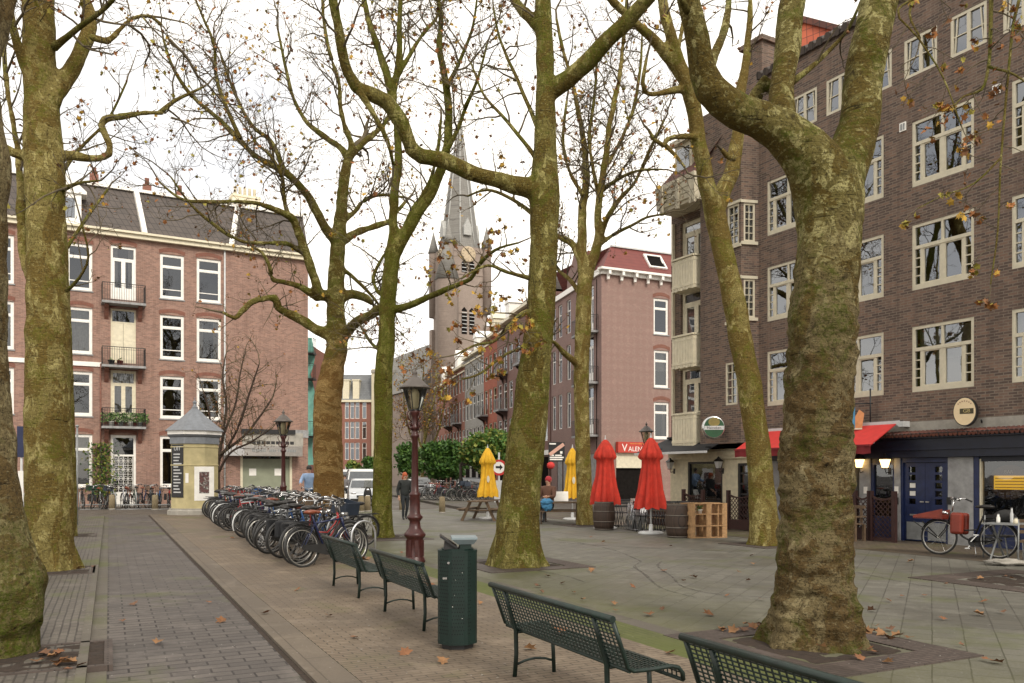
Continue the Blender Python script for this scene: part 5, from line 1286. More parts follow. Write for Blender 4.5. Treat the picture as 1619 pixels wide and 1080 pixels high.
make_tree('plane_tree', 'massive knobbly plane tree in the right foreground, its trunk forking in three', (1287,1020), 8.25,
    [(1287,1028,80),(1285,988,66),(1284,940,60),(1289,880,56),(1290,800,54.5),(1291,720,54),(1292,650,50.5),(1297,580,51),(1301,500,49.5),(1307,430,48),(1311,370,48),(1311,315,53),(1308,275,50)],
    [([(1311,350,36),(1320,300,38),(1339,250,37),(1351,200,31),(1360,150,30),(1371,95,30),(1381,45,29),(1390,0,29),(1399,-60,27),(1410,-150,24),(1420,-280,18),(1426,-420,10)],0,.5,{'t0':.6}),
     ([(1302,310,44),(1296,285,46),(1270,238,38),(1240,208,33),(1204,188,29),(1170,174,28),(1142,161,26),(1120,142,24.5),(1108,112,21),(1102,80,19.5),(1096,40,18.6),(1087,0,18.4),(1077,-60,17),(1070,-150,13),(1066,-260,8)],0,-1.0,{'t0':.7}),
     ([(1244,218,24),(1236,180,21),(1235,145,18.5),(1239,110,18.5),(1244,70,20),(1250,20,20.5),(1257,-30,19),(1266,-130,15),(1275,-260,9)],-.1,.6,{'t0':.6}),
     ([(1118,120,8.5),(1128,90,7.6),(1142,56,6.8),(1150,20,6.2),(1154,-30,5),(1160,-100,3)],-.5,.6,{'t0':.5}),
     ([(1232,150,11),(1206,128,10),(1196,150,11),(1186,172,12)],.5,.5,{'t0':.99,'L':(.2,.3)}),
     ([(1250,132,4.5),(1290,100,3.8),(1330,60,3),(1350,28,2.4),(1366,-10,1.8)],.2,1,{'L':(.4,.9)}),([(1088,20,5),(1062,-30,4),(1040,-80,3)],-.8,-1.4)],
    BARK_A, 19, GR, voxel=.020, rfun=r8, twig=(.5,(.5,1.2)), leaf=(.10,(.07,.11)), barkb=BARK_T8)
# a tree beyond the right edge whose twigs hang into view
make_tree('plane_tree', 'plane tree at the right edge, only its hanging twigs with yellow leaves in view', (1700,925), 12.6,
    [(1730,930,34),(1730,800,28),(1726,600,26),(1722,400,24),(1718,200,22),(1712,0,19),(1708,-200,14),(1704,-380,8)],
    [([(1712,20,12),(1660,-90,9),(1605,-130,6.5),(1572,-80,4.2),(1567,0,3.2),(1566,60,2.8),(1562,108,2.4),(1552,142,2),(1525,152,1.5),(1508,168,1.2)],0,-1.5,{'t0':.5,'leaf':.55,'up':-.3,'L':(.3,.8),'every':.16}),
     ([(1562,105,2),(1590,112,1.7),(1619,128,1.4),(1640,160,1)],-1.2,-1.6,{'leaf':.55,'up':-.3,'L':(.3,.7)}),([(1718,100,10),(1640,0,6),(1590,-30,4),(1500,-60,3),(1440,10,2),(1455,60,1.4)],0,-2,{'t0':.5,'leaf':.5,'up':-.3,'L':(.3,.8)}),
     ([(1700,-60,6),(1640,-60,3.5),(1606,20,2.4),(1592,140,1.9),(1582,260,1.6),(1578,360,1.3),(1566,450,1)],-.6,-2.0,{'t0':.3,'leaf':.55,'up':-.5,'L':(.2,.6),'every':.2}),
     ([(1600,-40,3),(1500,-20,2.2),(1420,15,1.8),(1452,60,1.5),(1490,120,1.3),(1520,200,1)],-1.6,-2.4,{'t0':.2,'leaf':.5,'up':-.4,'L':(.2,.6),'every':.2}),
     ([(1582,250,1.5),(1540,290,1.2),(1490,310,1),(1450,330,.8)],-1.6,-2.2,{'t0':.1,'leaf':.5,'up':-.4,'L':(.2,.5),'every':.2}),
     ([(1715,120,9),(1800,0,6),(1860,-120,4)],0,1)],
    BARK_A, 20, GR, voxel=.04, twig=(.4,(.5,1.0)), leaf=(.5,(.07,.12)))

# small bare tree behind the advertising column
def r0(c): return 0
make_tree('bare_tree', 'small bare shrubby tree behind the advertising column', (348,808), 38,
    [(347,808,5),(345,770,3.8),(344,735,3.4)],
    [([(344,740,3),(352,690,2.4),(358,640,2),(352,600,1.5),(356,565,1)],0,.6,{'every':.14,'L':(.8,1.7)}),([(344,728,3),(370,690,2.4),(385,650,2),(398,610,1.5),(410,575,1)],0,-.8,{'every':.14,'L':(.8,1.7)}),
     ([(346,720,2.6),(385,690,2),(410,660,1.7),(430,630,1.3)],0,.8,{'every':.14,'L':(.8,1.6)}),([(344,735,2.4),(335,690,2),(330,650,1.6),(322,620,1)],0,-.3,{'every':.14,'L':(.6,1.4)}),
     ([(346,745,2.2),(365,715,1.8),(395,700,1.5),(425,680,1.1)],0,-.6,{'every':.14,'L':(.7,1.5)}),([(352,690,2),(372,640,1.6),(380,590,1.2),(388,555,.8)],.3,.8,{'every':.14,'L':(.7,1.5)})],
    paint('dark_twig_bark', (.055,.035,.025), .9), 21, None, voxel=.05, rfun=r0, twig=(.25,(.8,1.6)), leaf=(.04,(.08,.12)))

# clipped green street trees and the russet tree before the church
GREEN = [paint('lime_leaf_green', (.036,.098,.013), .65, var=.4, scale=3), paint('lime_leaf_bright', (.070,.150,.018), .65, var=.4, scale=3), paint('lime_leaf_yellow', (.20,.22,.035), .7, var=.3, scale=3)]
M_trunkG = paint('young_bark', (.06,.048,.035), .9, var=.4, scale=8)
def crown_tree(name, label, px, pyb, cpx, cpy, wpx, hpx, Z, n, w3, leafs, group, seed, size=.22, cat='tree', trunk=True, flat=1.0):
    R = random.Random(seed); g = at(px, 750, Z); g.z = 0
    T = thing(name, label, cat, g, 0, group)
    c = at(cpx, cpy, Z) - g; a, h = wpx/2*Z/F, hpx/2*Z/F
    mb = MB(); mb.tube([(0,0,-.05),(.02,0,c.z-h*.6),(c.x*.5,c.y*.5,c.z)], [.14,.10,.05], 8)
    for k in range(6):
        aa = k*1.05+R.random(); mb.tube([(.02,0,c.z-h*.7),(c.x+cos(aa)*a*.4,c.y+sin(aa)*a*.4,c.z-h*.1),(c.x+cos(aa)*a*.75,c.y+sin(aa)*a*.75,c.z+h*.4)],[.06,.035,.012],5)
    mb.build('trunk', M_trunkG, T)
    mb = MB(); cl = [(Vector((R.uniform(-1,1), R.uniform(-1,1), R.uniform(-1,1)))) for _ in range(26)]
    cl = [v*(.80/max(.001,v.length)*R.random()**.4) for v in cl]
    for _ in range(n):
        ctr = R.choice(cl); v = ctr + Vector((R.gauss(0,.20), R.gauss(0,.20), R.gauss(0,.20)))
        if v.length > 1.15: v *= 1.0/v.length
        p = c + Vector((v.x*a, v.y*a, v.z*h*flat))
        mb.cur = R.choices(range(len(leafs)), w3)[0]
        q = Quaternion((R.gauss(0,1),R.gauss(0,1),R.gauss(0,1),R.gauss(0,1))).normalized(); s = size*R.uniform(.6,1.3)
        mb.poly([p+q@Vector((-.5*s,0,0)), p+q@Vector((0,-.35*s,.1*s)), p+q@Vector((.6*s,0,0)), p+q@Vector((0,.35*s,.1*s))])
    tag(mb.build('crown', leafs, T), kind='stuff'); return T
GT = 'clipped green street trees'
crown_tree('street_tree', 'dark green clipped street tree just left of the iron lamp post', 648, 0, 646, 729, 46, 56, 78, 4200, (5,3,0), GREEN, GT, 31, .35)
crown_tree('street_tree', 'bright green clipped street tree with the widest dark crown', 700, 0, 701, 727, 76, 64, 60, 8500, (6,3,0), GREEN, GT, 32, .30)
crown_tree('street_tree', 'yellowish green street tree above the yellow parasol', 728, 0, 780, 714, 100, 66, 55, 8000, (2,5,3), GREEN, GT, 33, .27)
crown_tree('street_tree', 'small yellow green street tree above the white van roof', 562, 0, 560, 740, 24, 24, 100, 1600, (1,4,4), GREEN, GT, 34, .4)
crown_tree('street_tree', 'small dark green street tree left of the slender mossy trunk', 590, 0, 586, 737, 28, 30, 95, 1800, (5,3,0), GREEN, GT, 35, .4)
make_tree('russet_tree', 'loose russet tree with thinning leaves in front of the church', (668,772), 92,
    [(668,774,3.4),(668,740,2.8),(668,710,2.4)],
    [([(668,720,2),(650,690,1.5),(640,650,1.2),(638,610,.8)],0,1,{'every':.5}),([(668,715,2),(672,670,1.5),(668,620,1.2),(670,580,.8)],0,-1,{'every':.5}),([(668,720,2),(690,690,1.5),(700,650,1.2),(706,615,.8)],0,1,{'every':.5}),([(668,712,1.8),(680,660,1.4),(690,610,1),(688,580,.7)],0,2,{'every':.5}),([(668,715,1.8),(655,665,1.3),(652,620,1),(656,590,.7)],0,-2,{'every':.5})],
    BARK_C, 36, None, voxel=.09, rfun=r0, twig=(.5,(1.6,3.4)), leaf=(.42,(.14,.24)))
# ------------------------------------------------------------------ benches
def make_bench(label):
    T = thing('park_bench', label, 'bench', group='green steel benches in a row')
    hw = .92
    # profile of the bent sheet: front lip, seat, curve, back, rolled top
    def panel(name, prof, nb, parent):
        mb = MB(); P = []
        for A, B in zip(prof, prof[1:]):
            A = Vector((0,A[0],A[1])); B = Vector((0,B[0],B[1])); k = max(1, int(round((B-A).length/.030)))
            for i in range(k): P.append(A.lerp(B, i/k))
        P.append(Vector((0,*prof[-1])))
        for p in P: mb.beam((-hw+.02,p.y,p.z), (hw-.02,p.y,p.z), .0085, .0085)
        n = nb
        for k in range(n+1):
            x = -hw+.02+(2*hw-.04)*k/n
            for A, B in zip(P, P[1:]): mb.beam((x,A.y,A.z), (x,B.y,B.z), .0075, .0075, up=(1,0,0))
        return mb.build(name, M_bench, parent)
    back = [(.015,.425),(-.045,.60),(-.105,.765)]
    seat = [(.05,.405),(.20,.40),(.36,.405),(.42,.39),(.455,.35),(.46,.31)]
    panel('backrest', back, 36, T); panel('seat', seat, 36, T)
    mb = MB()
    for x in (-hw, hw): mb.tube([(x,.46,.30),(x,.455,.35),(x,.42,.392),(x,.36,.408),(x,.20,.402),(x,.06,.405),(x,.015,.43),(x,-.045,.60),(x,-.105,.765)], .016, 8)
    mb.tube([(-hw-.02,-.115,.775),(hw+.02,-.115,.775)], .024, 10); mb.tube([(-hw,.46,.30),(hw,.46,.30)], .014, 8); mb.tube([(-hw,.03,.405),(hw,.03,.405)], .014, 8)
    mb.build('frame', M_bench, T)
    for x in (-.69, .69):
        mb = MB(); mb.tube([(x,-.01,.0),(x,.005,.20),(x,.0,.40),(x,-.06,.60),(x,-.105,.75)], .019, 8); mb.build('leg', M_bench, T)
        mb = MB(); mb.tube([(x,.36,0),(x,.352,.20),(x,.34,.395)], .017, 8); mb.build('leg', M_bench, T)
        mb = MB(); mb.tube([(x,0,.105),(x,.09,.135),(x,.18,.145),(x,.27,.135),(x,.356,.105)], .011, 6); mb.tube([(x,0,.385),(x,.345,.385)], .013, 6); mb.build('stretcher', M_bench, T)
    return T
bl = ['green steel bench nearest the parked bicycles, seen from behind', 'green steel bench just left of the dark green litter bin', 'green steel bench right of the litter bin, its back fully in view', 'green steel bench cut off by the bottom edge, nearest the viewer']
rear = [(528.3,929.6), (609.6,971.2), (815.5,1076)]
pts = [ground(*p) for p in rear]; pts.append(pts[2] + DP*-2.52 + NP*.05)
RB = atan2(-DP.y, -DP.x)                              # local x runs towards the viewer along the row
for i, p in enumerate(pts):
    b = make_bench(bl[i]); b.rotation_euler.z = RB
    c = p - DP*.69; c.z = .030; b.location = c; b.scale.z = .955
# ------------------------------------------------------------------ litter bin
g = ground(723, 1028); T = thing('litter_bin', 'dark green perforated steel litter bin with pale blue grey lid', 'litter bin', (g.x, g.y, .034), rad(6)); T.scale.z = .965
mb = MB(); oc = lambda r, a0=pi/8: [(r*cos(a0+k*pi/4), r*sin(a0+k*pi/4)) for k in range(8)]
mb.slab(oc(.160), 0, .055); mb.build('foot', M_black, T)
bev = []
for k in range(8):
    a = pi/8+k*pi/4
    for d in (-.10, .10): bev.append((.195*cos(a+d), .195*sin(a+d)))
mb = MB(); mb.slab(bev, .05, .955); mb.build('body', M_dkgreen, T)
mb = MB(); mb.slab([(x*1.012,y*1.012) for x,y in bev], .955, .975); mb.build('rim', M_dkgreen, T); mb = MB(); mb.slab([(x*1.010,y*1.010) for x,y in bev], .05, .075); mb.build('skirt', M_dkgreen, T)
mb = MB(); rb = random.Random(4)
M_hole = paint('bin_hole_black', (.003,.004,.004), .9)
for k in (3,4,5,6):
    a = k*pi/4+pi/8+pi/8; n_ = Vector((cos(a), sin(a), 0)); t_ = Vector((-sin(a), cos(a), 0)); R0 = .195*cos(pi/8-.10)+.0018
    for i in range(-2,3):
        for j in range(22):
            if k == 6 and i > -1: continue
            p = n_*R0 + t_*(i*.024 + (.012 if j % 2 else 0)-.006) + Vector((0,0,.16+j*.036))
            mb.poly([p+t_*(.0065*cos(q))+Vector((0,0,.0065*sin(q))) for q in (0,pi/3,2*pi/3,pi,4*pi/3,5*pi/3)])
tag(mb.build('perforation', M_hole, T), kind='stuff')
mb = MB()
for k in range(5):
    a = rb.choice((5,6))*pi/4+pi/4; n_ = Vector((cos(a), sin(a), 0)); t_ = Vector((-sin(a), cos(a), 0))
    p = n_*(.195*cos(pi/8-.10)+.0022) + t_*rb.uniform(-.06,.06)+Vector((0,0,rb.uniform(.1,.92))); s = rb.uniform(.001,.0032)
    mb.poly([p+t_*s*1.3, p+Vector((0,0,s*2)), p-t_*s, p-Vector((0,0,s))])
tag(mb.build('droppings', M_white, T), kind='stuff')
mb = MB(); mb.slab(oc(.165), .975, .99); mb.slab([(.02,-.12),(.13,-.12),(.13,.12),(.02,.12)], .99, 1.06); mb.build('neck', M_dkgreen, T)
M_lid = paint('blue_grey_lid_paint', (.20,.25,.27), .4, var=.15)
mb = MB()
mb.v = []; q = [(.0,-.13),(.15,-.13),(.15,.13),(.0,.13)]; q2 = [(-.06,-.17),(.185,-.17),(.185,.17),(-.06,.17)]
a = [mb.V((x,y,1.035)) for x,y in q]; b = [mb.V((x,y,1.085)) for x,y in q2]; c = [mb.V((x,y,1.105)) for x,y in q2]
mb.F(a[::-1]); mb.F(c)
for A, B in ((a,b),(b,c)):
    for i in range(4): mb.F((A[i],A[(i+1)%4],B[(i+1)%4],B[i]))
mb.build('lid', M_lid, T)
mb = MB(); mb.beam((-.165,0,1.115),(-.01,0,1.005),.30,.018); mb.prism([(-.13,.985),(-.01,.985),(-.01,1.02),(-.12,1.075)],-.12,.12); mb.build('flap', M_black, T)
mb = MB(); mb.box(-.145,-.105,-.188,-.183,.70,.72); mb.M = Matrix.Translation((-.09,-.166,.86)) @ Matrix.Rotation(pi/2,4,'X'); mb.lathe([(.012,0),(.012,.03)],10); mb.build('lock', M_chrome, T)
# ------------------------------------------------------------------ iron lamp posts
M_lglass = glassmat('lamp_glass', (.80,.78,.70), 1.4)
M_lamproof = paint('lamp_roof_grey', (.105,.090,.080), .55, var=.3)
M_frost = paint('lamp_frost', (.62,.57,.42), .5, var=.1)
def make_lamp(label, loc, rz):
    T = thing('street_lamp', label, 'street lamp', loc, rz, 'oxblood iron street lamps')
    mb = MB()
    mb.lathe([(.20,0),(.20,.06),(.185,.08),(.185,.10),(.165,.12),(.160,.46),(.175,.48),(.205,.52),(.205,.56),(.185,.58),(.15,.63),(.118,.67),(.105,.74),(.102,.80),(.125,.83),(.150,.86),(.150,.89),(.12,.92),(.100,.96),(.098,1.28),(.110,1.30),(.110,1.33),(.075,1.36),(.068,1.50),(.056,2.38),(.070,2.40),(.085,2.43),(.085,2.46),(.06,2.48),(.055,2.56),(.085,2.58),(.075,2.62),(.055,2.66),(.062,2.80),(.09,2.86),(.105,2.90),(.10,2.93)], 20)
    mb.build('post', M_lampred, T)
    for k in range(8):
        a = k*pi/4; mb = MB()
        mb.M = Matrix.Rotation(a, 4, 'Z'); mb.box(.155,.172,-.035,.035,.13,.44)
        mb.build('base_panel', M_lampred, T)
    for k in range(4):
        a = k*pi/2+.4; mb = MB(); mb.M = Matrix.Rotation(a,4,'Z')
        mb.tube([(.06,0,2.55),(.12,0,2.58),(.155,0,2.64),(.13,0,2.70),(.085,0,2.68),(.07,0,2.62)],.013,6); mb.tube([(.08,0,2.70),(.15,0,2.78),(.175,0,2.87),(.14,0,2.90)],.011,6); mb.build('scroll', M_lampred, T)
    lan = MB(); n = 6; r0, r1, z0, z1 = .115, .235, 2.93, 3.36
    for k in range(n):
        a = 2*pi*k/n; lan.beam((r0*cos(a),r0*sin(a),z0),(r1*cos(a),r1*sin(a),z1),.014,.014)
    lan.tube([(r0*cos(2*pi*k/n),r0*sin(2*pi*k/n),z0) for k in range(n)],.012,6,closed=True); lan.tube([(r1*cos(2*pi*k/n),r1*sin(2*pi*k/n),z1) for k in range(n)],.012,6,closed=True)
    L_ = lan.build('lantern', M_black, T)
    g_ = MB()
    for k in range(n):
        a, b = 2*pi*k/n, 2*pi*(k+1)/n
        g_.poly([(r0*.97*cos(a),r0*.97*sin(a),z0),(r0*.97*cos(b),r0*.97*sin(b),z0),(r1*.97*cos(b),r1*.97*sin(b),z1),(r1*.97*cos(a),r1*.97*sin(a),z1)])
    g_.build('pane', M_lglass, L_)
    mb = MB(); mb.lathe([(.03,2.94),(.075,3.0),(.085,3.25),(.05,3.34)],12); mb.build('lamp_bulb', M_frost, L_)
    mb = MB(); mb.lathe([(.235,3.345),(.30,3.35),(.305,3.362),(.255,3.40),(.20,3.45),(.13,3.52),(.085,3.56),(.045,3.58),(.03,3.61),(.045,3.64),(.045,3.67),(.015,3.69),(.008,3.75)],24); mb.build('lantern_roof', M_lamproof, T)
    return T
g = at(656, 750, 15.8); make_lamp('oxblood iron street lamp standing behind the benches, nearest of the lamps', (g.x,g.y,.0), .3)
g = at(448, 750, 25.9); make_lamp('oxblood iron street lamp behind the bicycles in front of the shop canopy', (g.x,g.y,0), .1)
g = at(1022, 750, 32); make_lamp('oxblood iron street lamp whose lantern shows above the red parasol', (g.x,g.y,0), .5)
# ------------------------------------------------------------------ advertising column
g = ground(308, 814); T = thing('advertising_column', 'fat ochre advertising column with grey pointed roof and a framed poster', 'advertising column', (g.x, g.y, 0), atan2(g.x, g.y)*-1)
n = 8
def octo(mb, prof, n=8): mb.lathe(prof, n, smooth=False)
mb = MB(); octo(mb, [(1.09,0),(1.09,.20),(1.02,.24),(1.02,.30)], 16); mb.build('plinth', M_concrete, T)
mb = MB(); octo(mb, [(.985,.30),(.985,2.95)]); cb = mb.build('body', M_colyel, T)
mb = MB()
for zz in (2.05, 2.80): octo(mb, [(.99,zz),(1.012,zz+.01),(1.012,zz+.05),(.99,zz+.06)])
mb.build('moulding', M_colyel, cb)
mb = MB(); octo(mb, [(1.00,2.95),(1.04,2.96),(1.04,3.22),(1.10,3.26),(1.16,3.34)]); mb.build('collar', M_zinc, T)
mb = MB(); octo(mb, [(1.14,3.34),(1.14,3.50)]); fr = mb.build('frieze', M_white, T)
mb = MB()
for k in range(8):
    a = 2*pi*(k+.5)/8+pi/8; 
    for d in (-.0,):
        x, y = 1.056*cos(a+pi/8), 1.056*sin(a+pi/8); mb.cbox(x, y, 3.42, .10, .10, .085)
mb.build('vent', M_black, fr)
mb = MB(); octo(mb, [(1.24,3.50),(1.20,3.53),(.78,3.88),(.42,4.18),(.22,4.38),(.13,4.46),(.13,4.52),(.08,4.55),(.06,4.66),(.09,4.70),(.09,4.74),(.02,4.80),(.01,4.95)]); mb.build('roof', M_zinc, T)
ap = .985*cos(pi/8)
mb = MB(); mb.box(-.02,.74,-ap-.02,-ap-.004,.62,2.02); fp = mb.build('poster', M_white, T)
M_poster, nt, b = nmat('poster_print'); v = objvec(nt, scale=(1,1,1)); f1 = noisen(nt, v, 7, 4, .6, 1.5)
nt.links.new(ramp(nt, f1, [(.35,(.02,.02,.02)),(.46,(.16,.05,.045)),(.52,(.06,.055,.05)),(.64,(.45,.42,.38))]), b.inputs['Base Color'])
mb = MB(); mb.box(.17,.55,-ap-.026,-ap-.021,.92,1.80); mb.build('poster_picture', M_poster, fp)
mb = MB(); A = -pi/2-pi/4
Mx = Matrix.Rotation(-pi/4,4,'Z')
mb.M = Mx; mb.box(-.34,.30,-ap-.02,-ap-.004,.75,2.92); bp = mb.build('black_panel', M_black, T)
mb = MB(); rb = random.Random(9); mb.M = Mx
for k in range(13): mb.box(-.22,-.22+rb.uniform(.25,.46),-ap-.026,-ap-.021,2.50-k*.13,2.55-k*.13)
mb.M = None; text_mesh(mb, 'UIT', .24, Mx @ Matrix.Translation((-.02,-ap-.022,2.75)) @ FRONT); mb.build('panel_text', M_lgrey, bp)
mb = MB(); mb.box(-.36,-.24,-ap-.02,-ap-.004,1.35,1.75); mb.build('sticker', M_white, T)
# ------------------------------------------------------------------ bicycles
FRAMEM = {k: paint('bicycle_'+k, c, .35, var=.2) for k, c in dict(black=(.012,.012,.013), navy=(.015,.022,.07), silver=(.42,.43,.45), green=(.02,.06,.035), red=(.30,.02,.02), blue=(.03,.09,.25), white=(.6,.6,.58), violet=(.08,.03,.10), grey=(.12,.125,.13), yellow=(.50,.33,.03), rust=(.22,.06,.03)).items()}
M_rim = paint('wheel_rim_metal', (.52,.51,.48), .3, metal=.8, var=.2); M_rimdark = paint('dull_rim_metal', (.16,.155,.15), .5, metal=.5, var=.4)
M_saddle = paint('saddle_vinyl', (.016,.014,.013), .5)
M_crate = paint('crate_plastic', (.02,.03,.05), .6)
M_fender = paint('fender_black', (.02,.02,.02), .4)
def wheel(parent, x, r=.335, white=False):
    mb = MB(); P = [(x+r*cos(2*pi*k/36),0,r+r*sin(2*pi*k/36)) for k in range(36)]
    W_ = MB(); ri = r-.028
    W_.tube([(x+ri*cos(2*pi*k/36),0,r+.012+ri*sin(2*pi*k/36)) for k in range(36)], .010, 6, closed=True)
    W_.M = Matrix.Translation((x,0,r+.012)) @ Matrix.Rotation(pi/2,4,'X'); W_.lathe([(.022,-.045),(.022,.045)],8); W_.M = None
    w = W_.build('wheel', M_rim, parent)
    mb.tube([(x+r*cos(2*pi*k/36),0,r+.012+r*sin(2*pi*k/36)) for k in range(36)], .018, 6, closed=True); mb.build('tyre', M_rubber, w)
    s = MB()
    for k in range(16):
        a = 2*pi*k/16; b = a+(.5 if k % 2 else -.5); y = .03 if k % 4 < 2 else -.03
        s.tube([(x+.02*cos(b),y,r+.012+.02*sin(b)),(x+ri*cos(a),0,r+.012+ri*sin(a))], .0022, 3, cap=False)
    s.build('spokes', M_chrome, w); return w
def make_bike(label, kind, group):
    T = thing('bicycle', label, 'bicycle', group=group); fm = FRAMEM['black']
    xr, xf, r = -.52, .56, .335; zr = r+.012
    wheel(T, xr); wheel(T, xf)
    mb = MB(); BBp = (-.06,0,.29); seat = (-.25,0,.80); ht, hb = (.34,0,.86), (.385,0,.66)
    mb.tube([BBp, seat, (-.28,0,.95)], [.018,.018,.013], 8)
    if kind == 'gents': mb.tube([(-.24,0,.77), (.345,0,.83)], .016, 8); mb.tube([BBp, hb], .018, 8)
    else: mb.tube([BBp, (.12,0,.38), (.28,0,.56), (.375,0,.70)], .019, 8); mb.tube([(-.14,0,.52),(.10,0,.50),(.28,0,.66),(.355,0,.80)], .014, 8)
    mb.tube([ht, hb], .022, 8)
    for y in (-.05, .05):
        mb.tube([BBp, (xr,y,zr)], .010, 6); mb.tube([(-.24,y*.4,.76),(xr,y,zr)], .009, 6)
        mb.tube([(hb[0],y*.6,hb[2]),(.44,y,.50),(xf,y,zr)], .010, 6)
    mb.build('frame', fm, T)
    h = MB(); h.tube([(.325,0,.86),(.30,0,1.08)], .013, 8)
    h.tube([(.10,-.29,1.08),(.22,-.27,1.13),(.32,-.13,1.10),(.30,0,1.08),(.32,.13,1.10),(.22,.27,1.13),(.10,.29,1.08)], .012, 8)
    hb_ = h.build('handlebar', M_chrome, T)
    for y in (-.28,.28): k_ = MB(); k_.tube([(.19,y*.99,1.118),(.07,y*1.01,1.068)], .017, 7); k_.build('grip', M_rubber, hb_)
    mb = MB(); mb.tube([(.40,0,.80),(.44,0,.84)],.02,6); mb.M = Matrix.Translation((.47,0,.83)) @ Matrix.Rotation(pi/2,4,'Y'); mb.lathe([(.02,-.04),(.04,0),(.042,.03)],10); mb.build('headlight', M_chrome, T)
    s = MB(); s.smooth = True; s.blob((-.31,0,.97),(.14,.095,.045),2,.1); s.blob((-.19,0,.965),(.10,.04,.03),2,.1); s.build('saddle', M_saddle, T)
    def fend(x, a0, a1, name):
        f = MB(); f.smooth = True; R_ = r+.035; n_ = 14; ids = []
        for k in range(n_+1):
            a = rad(a0+(a1-a0)*k/n_); ids.append([f.V((x+(R_-(.012 if abs(y) > .02 else 0))*cos(a),y,zr+(R_-(.012 if abs(y) > .02 else 0))*sin(a))) for y in (-.03,-.012,.012,.03)])
        for A, B in zip(ids, ids[1:]):
            for k in range(3): f.F((A[k],A[k+1],B[k+1],B[k]))
        f.build(name, M_fender, T)
    fend(xr, 30, 205, 'mudguard'); fend(xf, 20, 160, 'mudguard')
    rk = MB()
    for y in (-.06,0,.06): rk.tube([(-.28,y,.72),(-.82,y,.725)], .006, 6)
    for x in (-.35,-.55,-.80): rk.tube([(x,-.065,.722),(x,.065,.722)], .006, 6)
    for y in (-.06,.06): rk.tube([(-.66,y,.722),(xr,y,zr)], .006, 6)
    rk.build('rear_rack', M_black, T)
    c = MB()
    pr = [(-.06+.10*cos(a_),.29+.10*sin(a_)) for a_ in [rad(-90+k*18) for k in range(11)]] + [(xr+.045*cos(a_),zr+.045*sin(a_)) for a_ in [rad(90+k*18) for k in range(11)]]
    c.prism(pr, -.062, -.046); c.build('chain_case', M_fender, T)
    ck = MB(); ck.beam((-.06,-.075,.29),(.05,-.075,.16),.012,.02); ck.cbox(.06,-.115,.155,.09,.075,.02); ck.beam((-.06,.075,.29),(-.17,.075,.42),.012,.02); ck.cbox(-.18,.115,.425,.09,.075,.02); ck.build('pedals', M_chrome, T)
    ks = MB(); ks.tube([(-.12,.05,.27),(-.20,.17,.02)], .009, 6); ks.build('kickstand', M_chrome, T)
    if kind == 'crate':
        cr = MB()
        for y in (-.2,.2): cr.box(.36,.70,y-.008,y+.008,.86,1.10)
        for x in (.36,.70): cr.box(x-.008,x+.008,-.19,.19,.86,1.10)
        cr.box(.36,.70,-.19,.19,.855,.868); cr.tube([(.42,0,.70),(.55,.12,.86)],.008,6); cr.tube([(.42,0,.70),(.55,-.12,.86)],.008,6); cr.build('front_crate', M_crate, T)
    if kind == 'bags':
        for y in (-.14,.14):
            b_ = MB(); b_.box(-.78,-.42,y-.055,y+.055,.40,.71); b_.build('pannier', M_blackawn, T, bevel=.03)
    if kind == 'basket':
        w_ = MB()
        for k in range(12):
            a = 2*pi*k/12; w_.tube([(.50+.13*cos(a),.17*sin(a),.78),(.52+.17*cos(a),.21*sin(a),1.02)],.005,4)
        for zz, q in ((.78,0),(.86,.33),(.94,.66),(1.02,1)): w_.tube([(.50+.02*q+(.13+.04*q)*cos(2*pi*k/16),(.17+.04*q)*sin(2*pi*k/16),zz) for k in range(16)],.006,4,closed=True)
        w_.build('basket', M_wood, T)
    return T
KINDS = ['gents','ladies','crate','bags','basket']
protos = {}
rb = random.Random(21); GB = 'bicycles in the crowded rows beside the path'
words = dict(black='black', navy='navy blue', silver='silver', green='dark green', red='red', blue='blue', white='white', violet='violet', grey='grey', yellow='yellow', rust='rust red')
kw = dict(gents='with a straight top tube', ladies='with a low step through frame', crate='with a plastic front crate', bags='with black pannier bags', basket='with a wicker front basket')
seen = {}
def place_bike(x, y, z, rz, kind, colour, lean, label, group, white_fender=False, dark_rim=False):
    swap = {'bicycle_black': FRAMEM[colour]}
    if white_fender: swap['fender_black'] = M_lgrey
    if dark_rim: swap['wheel_rim_metal'] = M_rimdark
    if rb.random() < .45: swap['chrome'] = M_rimdark
    swap['saddle_vinyl'] = rb.choice([M_saddle, M_saddle, M_saddle, FRAMEM['rust'], FRAMEM['grey']]); swap['crate_plastic'] = rb.choice([M_crate, M_crate, FRAMEM['green'], FRAMEM['red'], FRAMEM['blue'], M_wood])
    if kind not in protos:
        o = make_bike(label, kind, group); protos[kind] = o
    else: o = None
    src = protos[kind]
    if o is None: o = copy_tree(src, None, swap)
    else:
        for c in o.children_recursive: recolour(c, swap)
    o['label'] = label; o['group'] = group
    o.location = (x, y, z); o.rotation_euler = (lean, 0, rz); q_ = rb.uniform(1.0, 1.08); o.scale = (q_, q_, q_)
    return o
cols_w = ['black']*10 + ['navy']*3 + ['grey']*4 + ['silver']*3 + ['green']*2 + ['red']*2 + ['blue']*2 + ['white','violet','yellow','rust']
BA = atan2(.74, .67)                                  # heading of the near row
n_b = 44
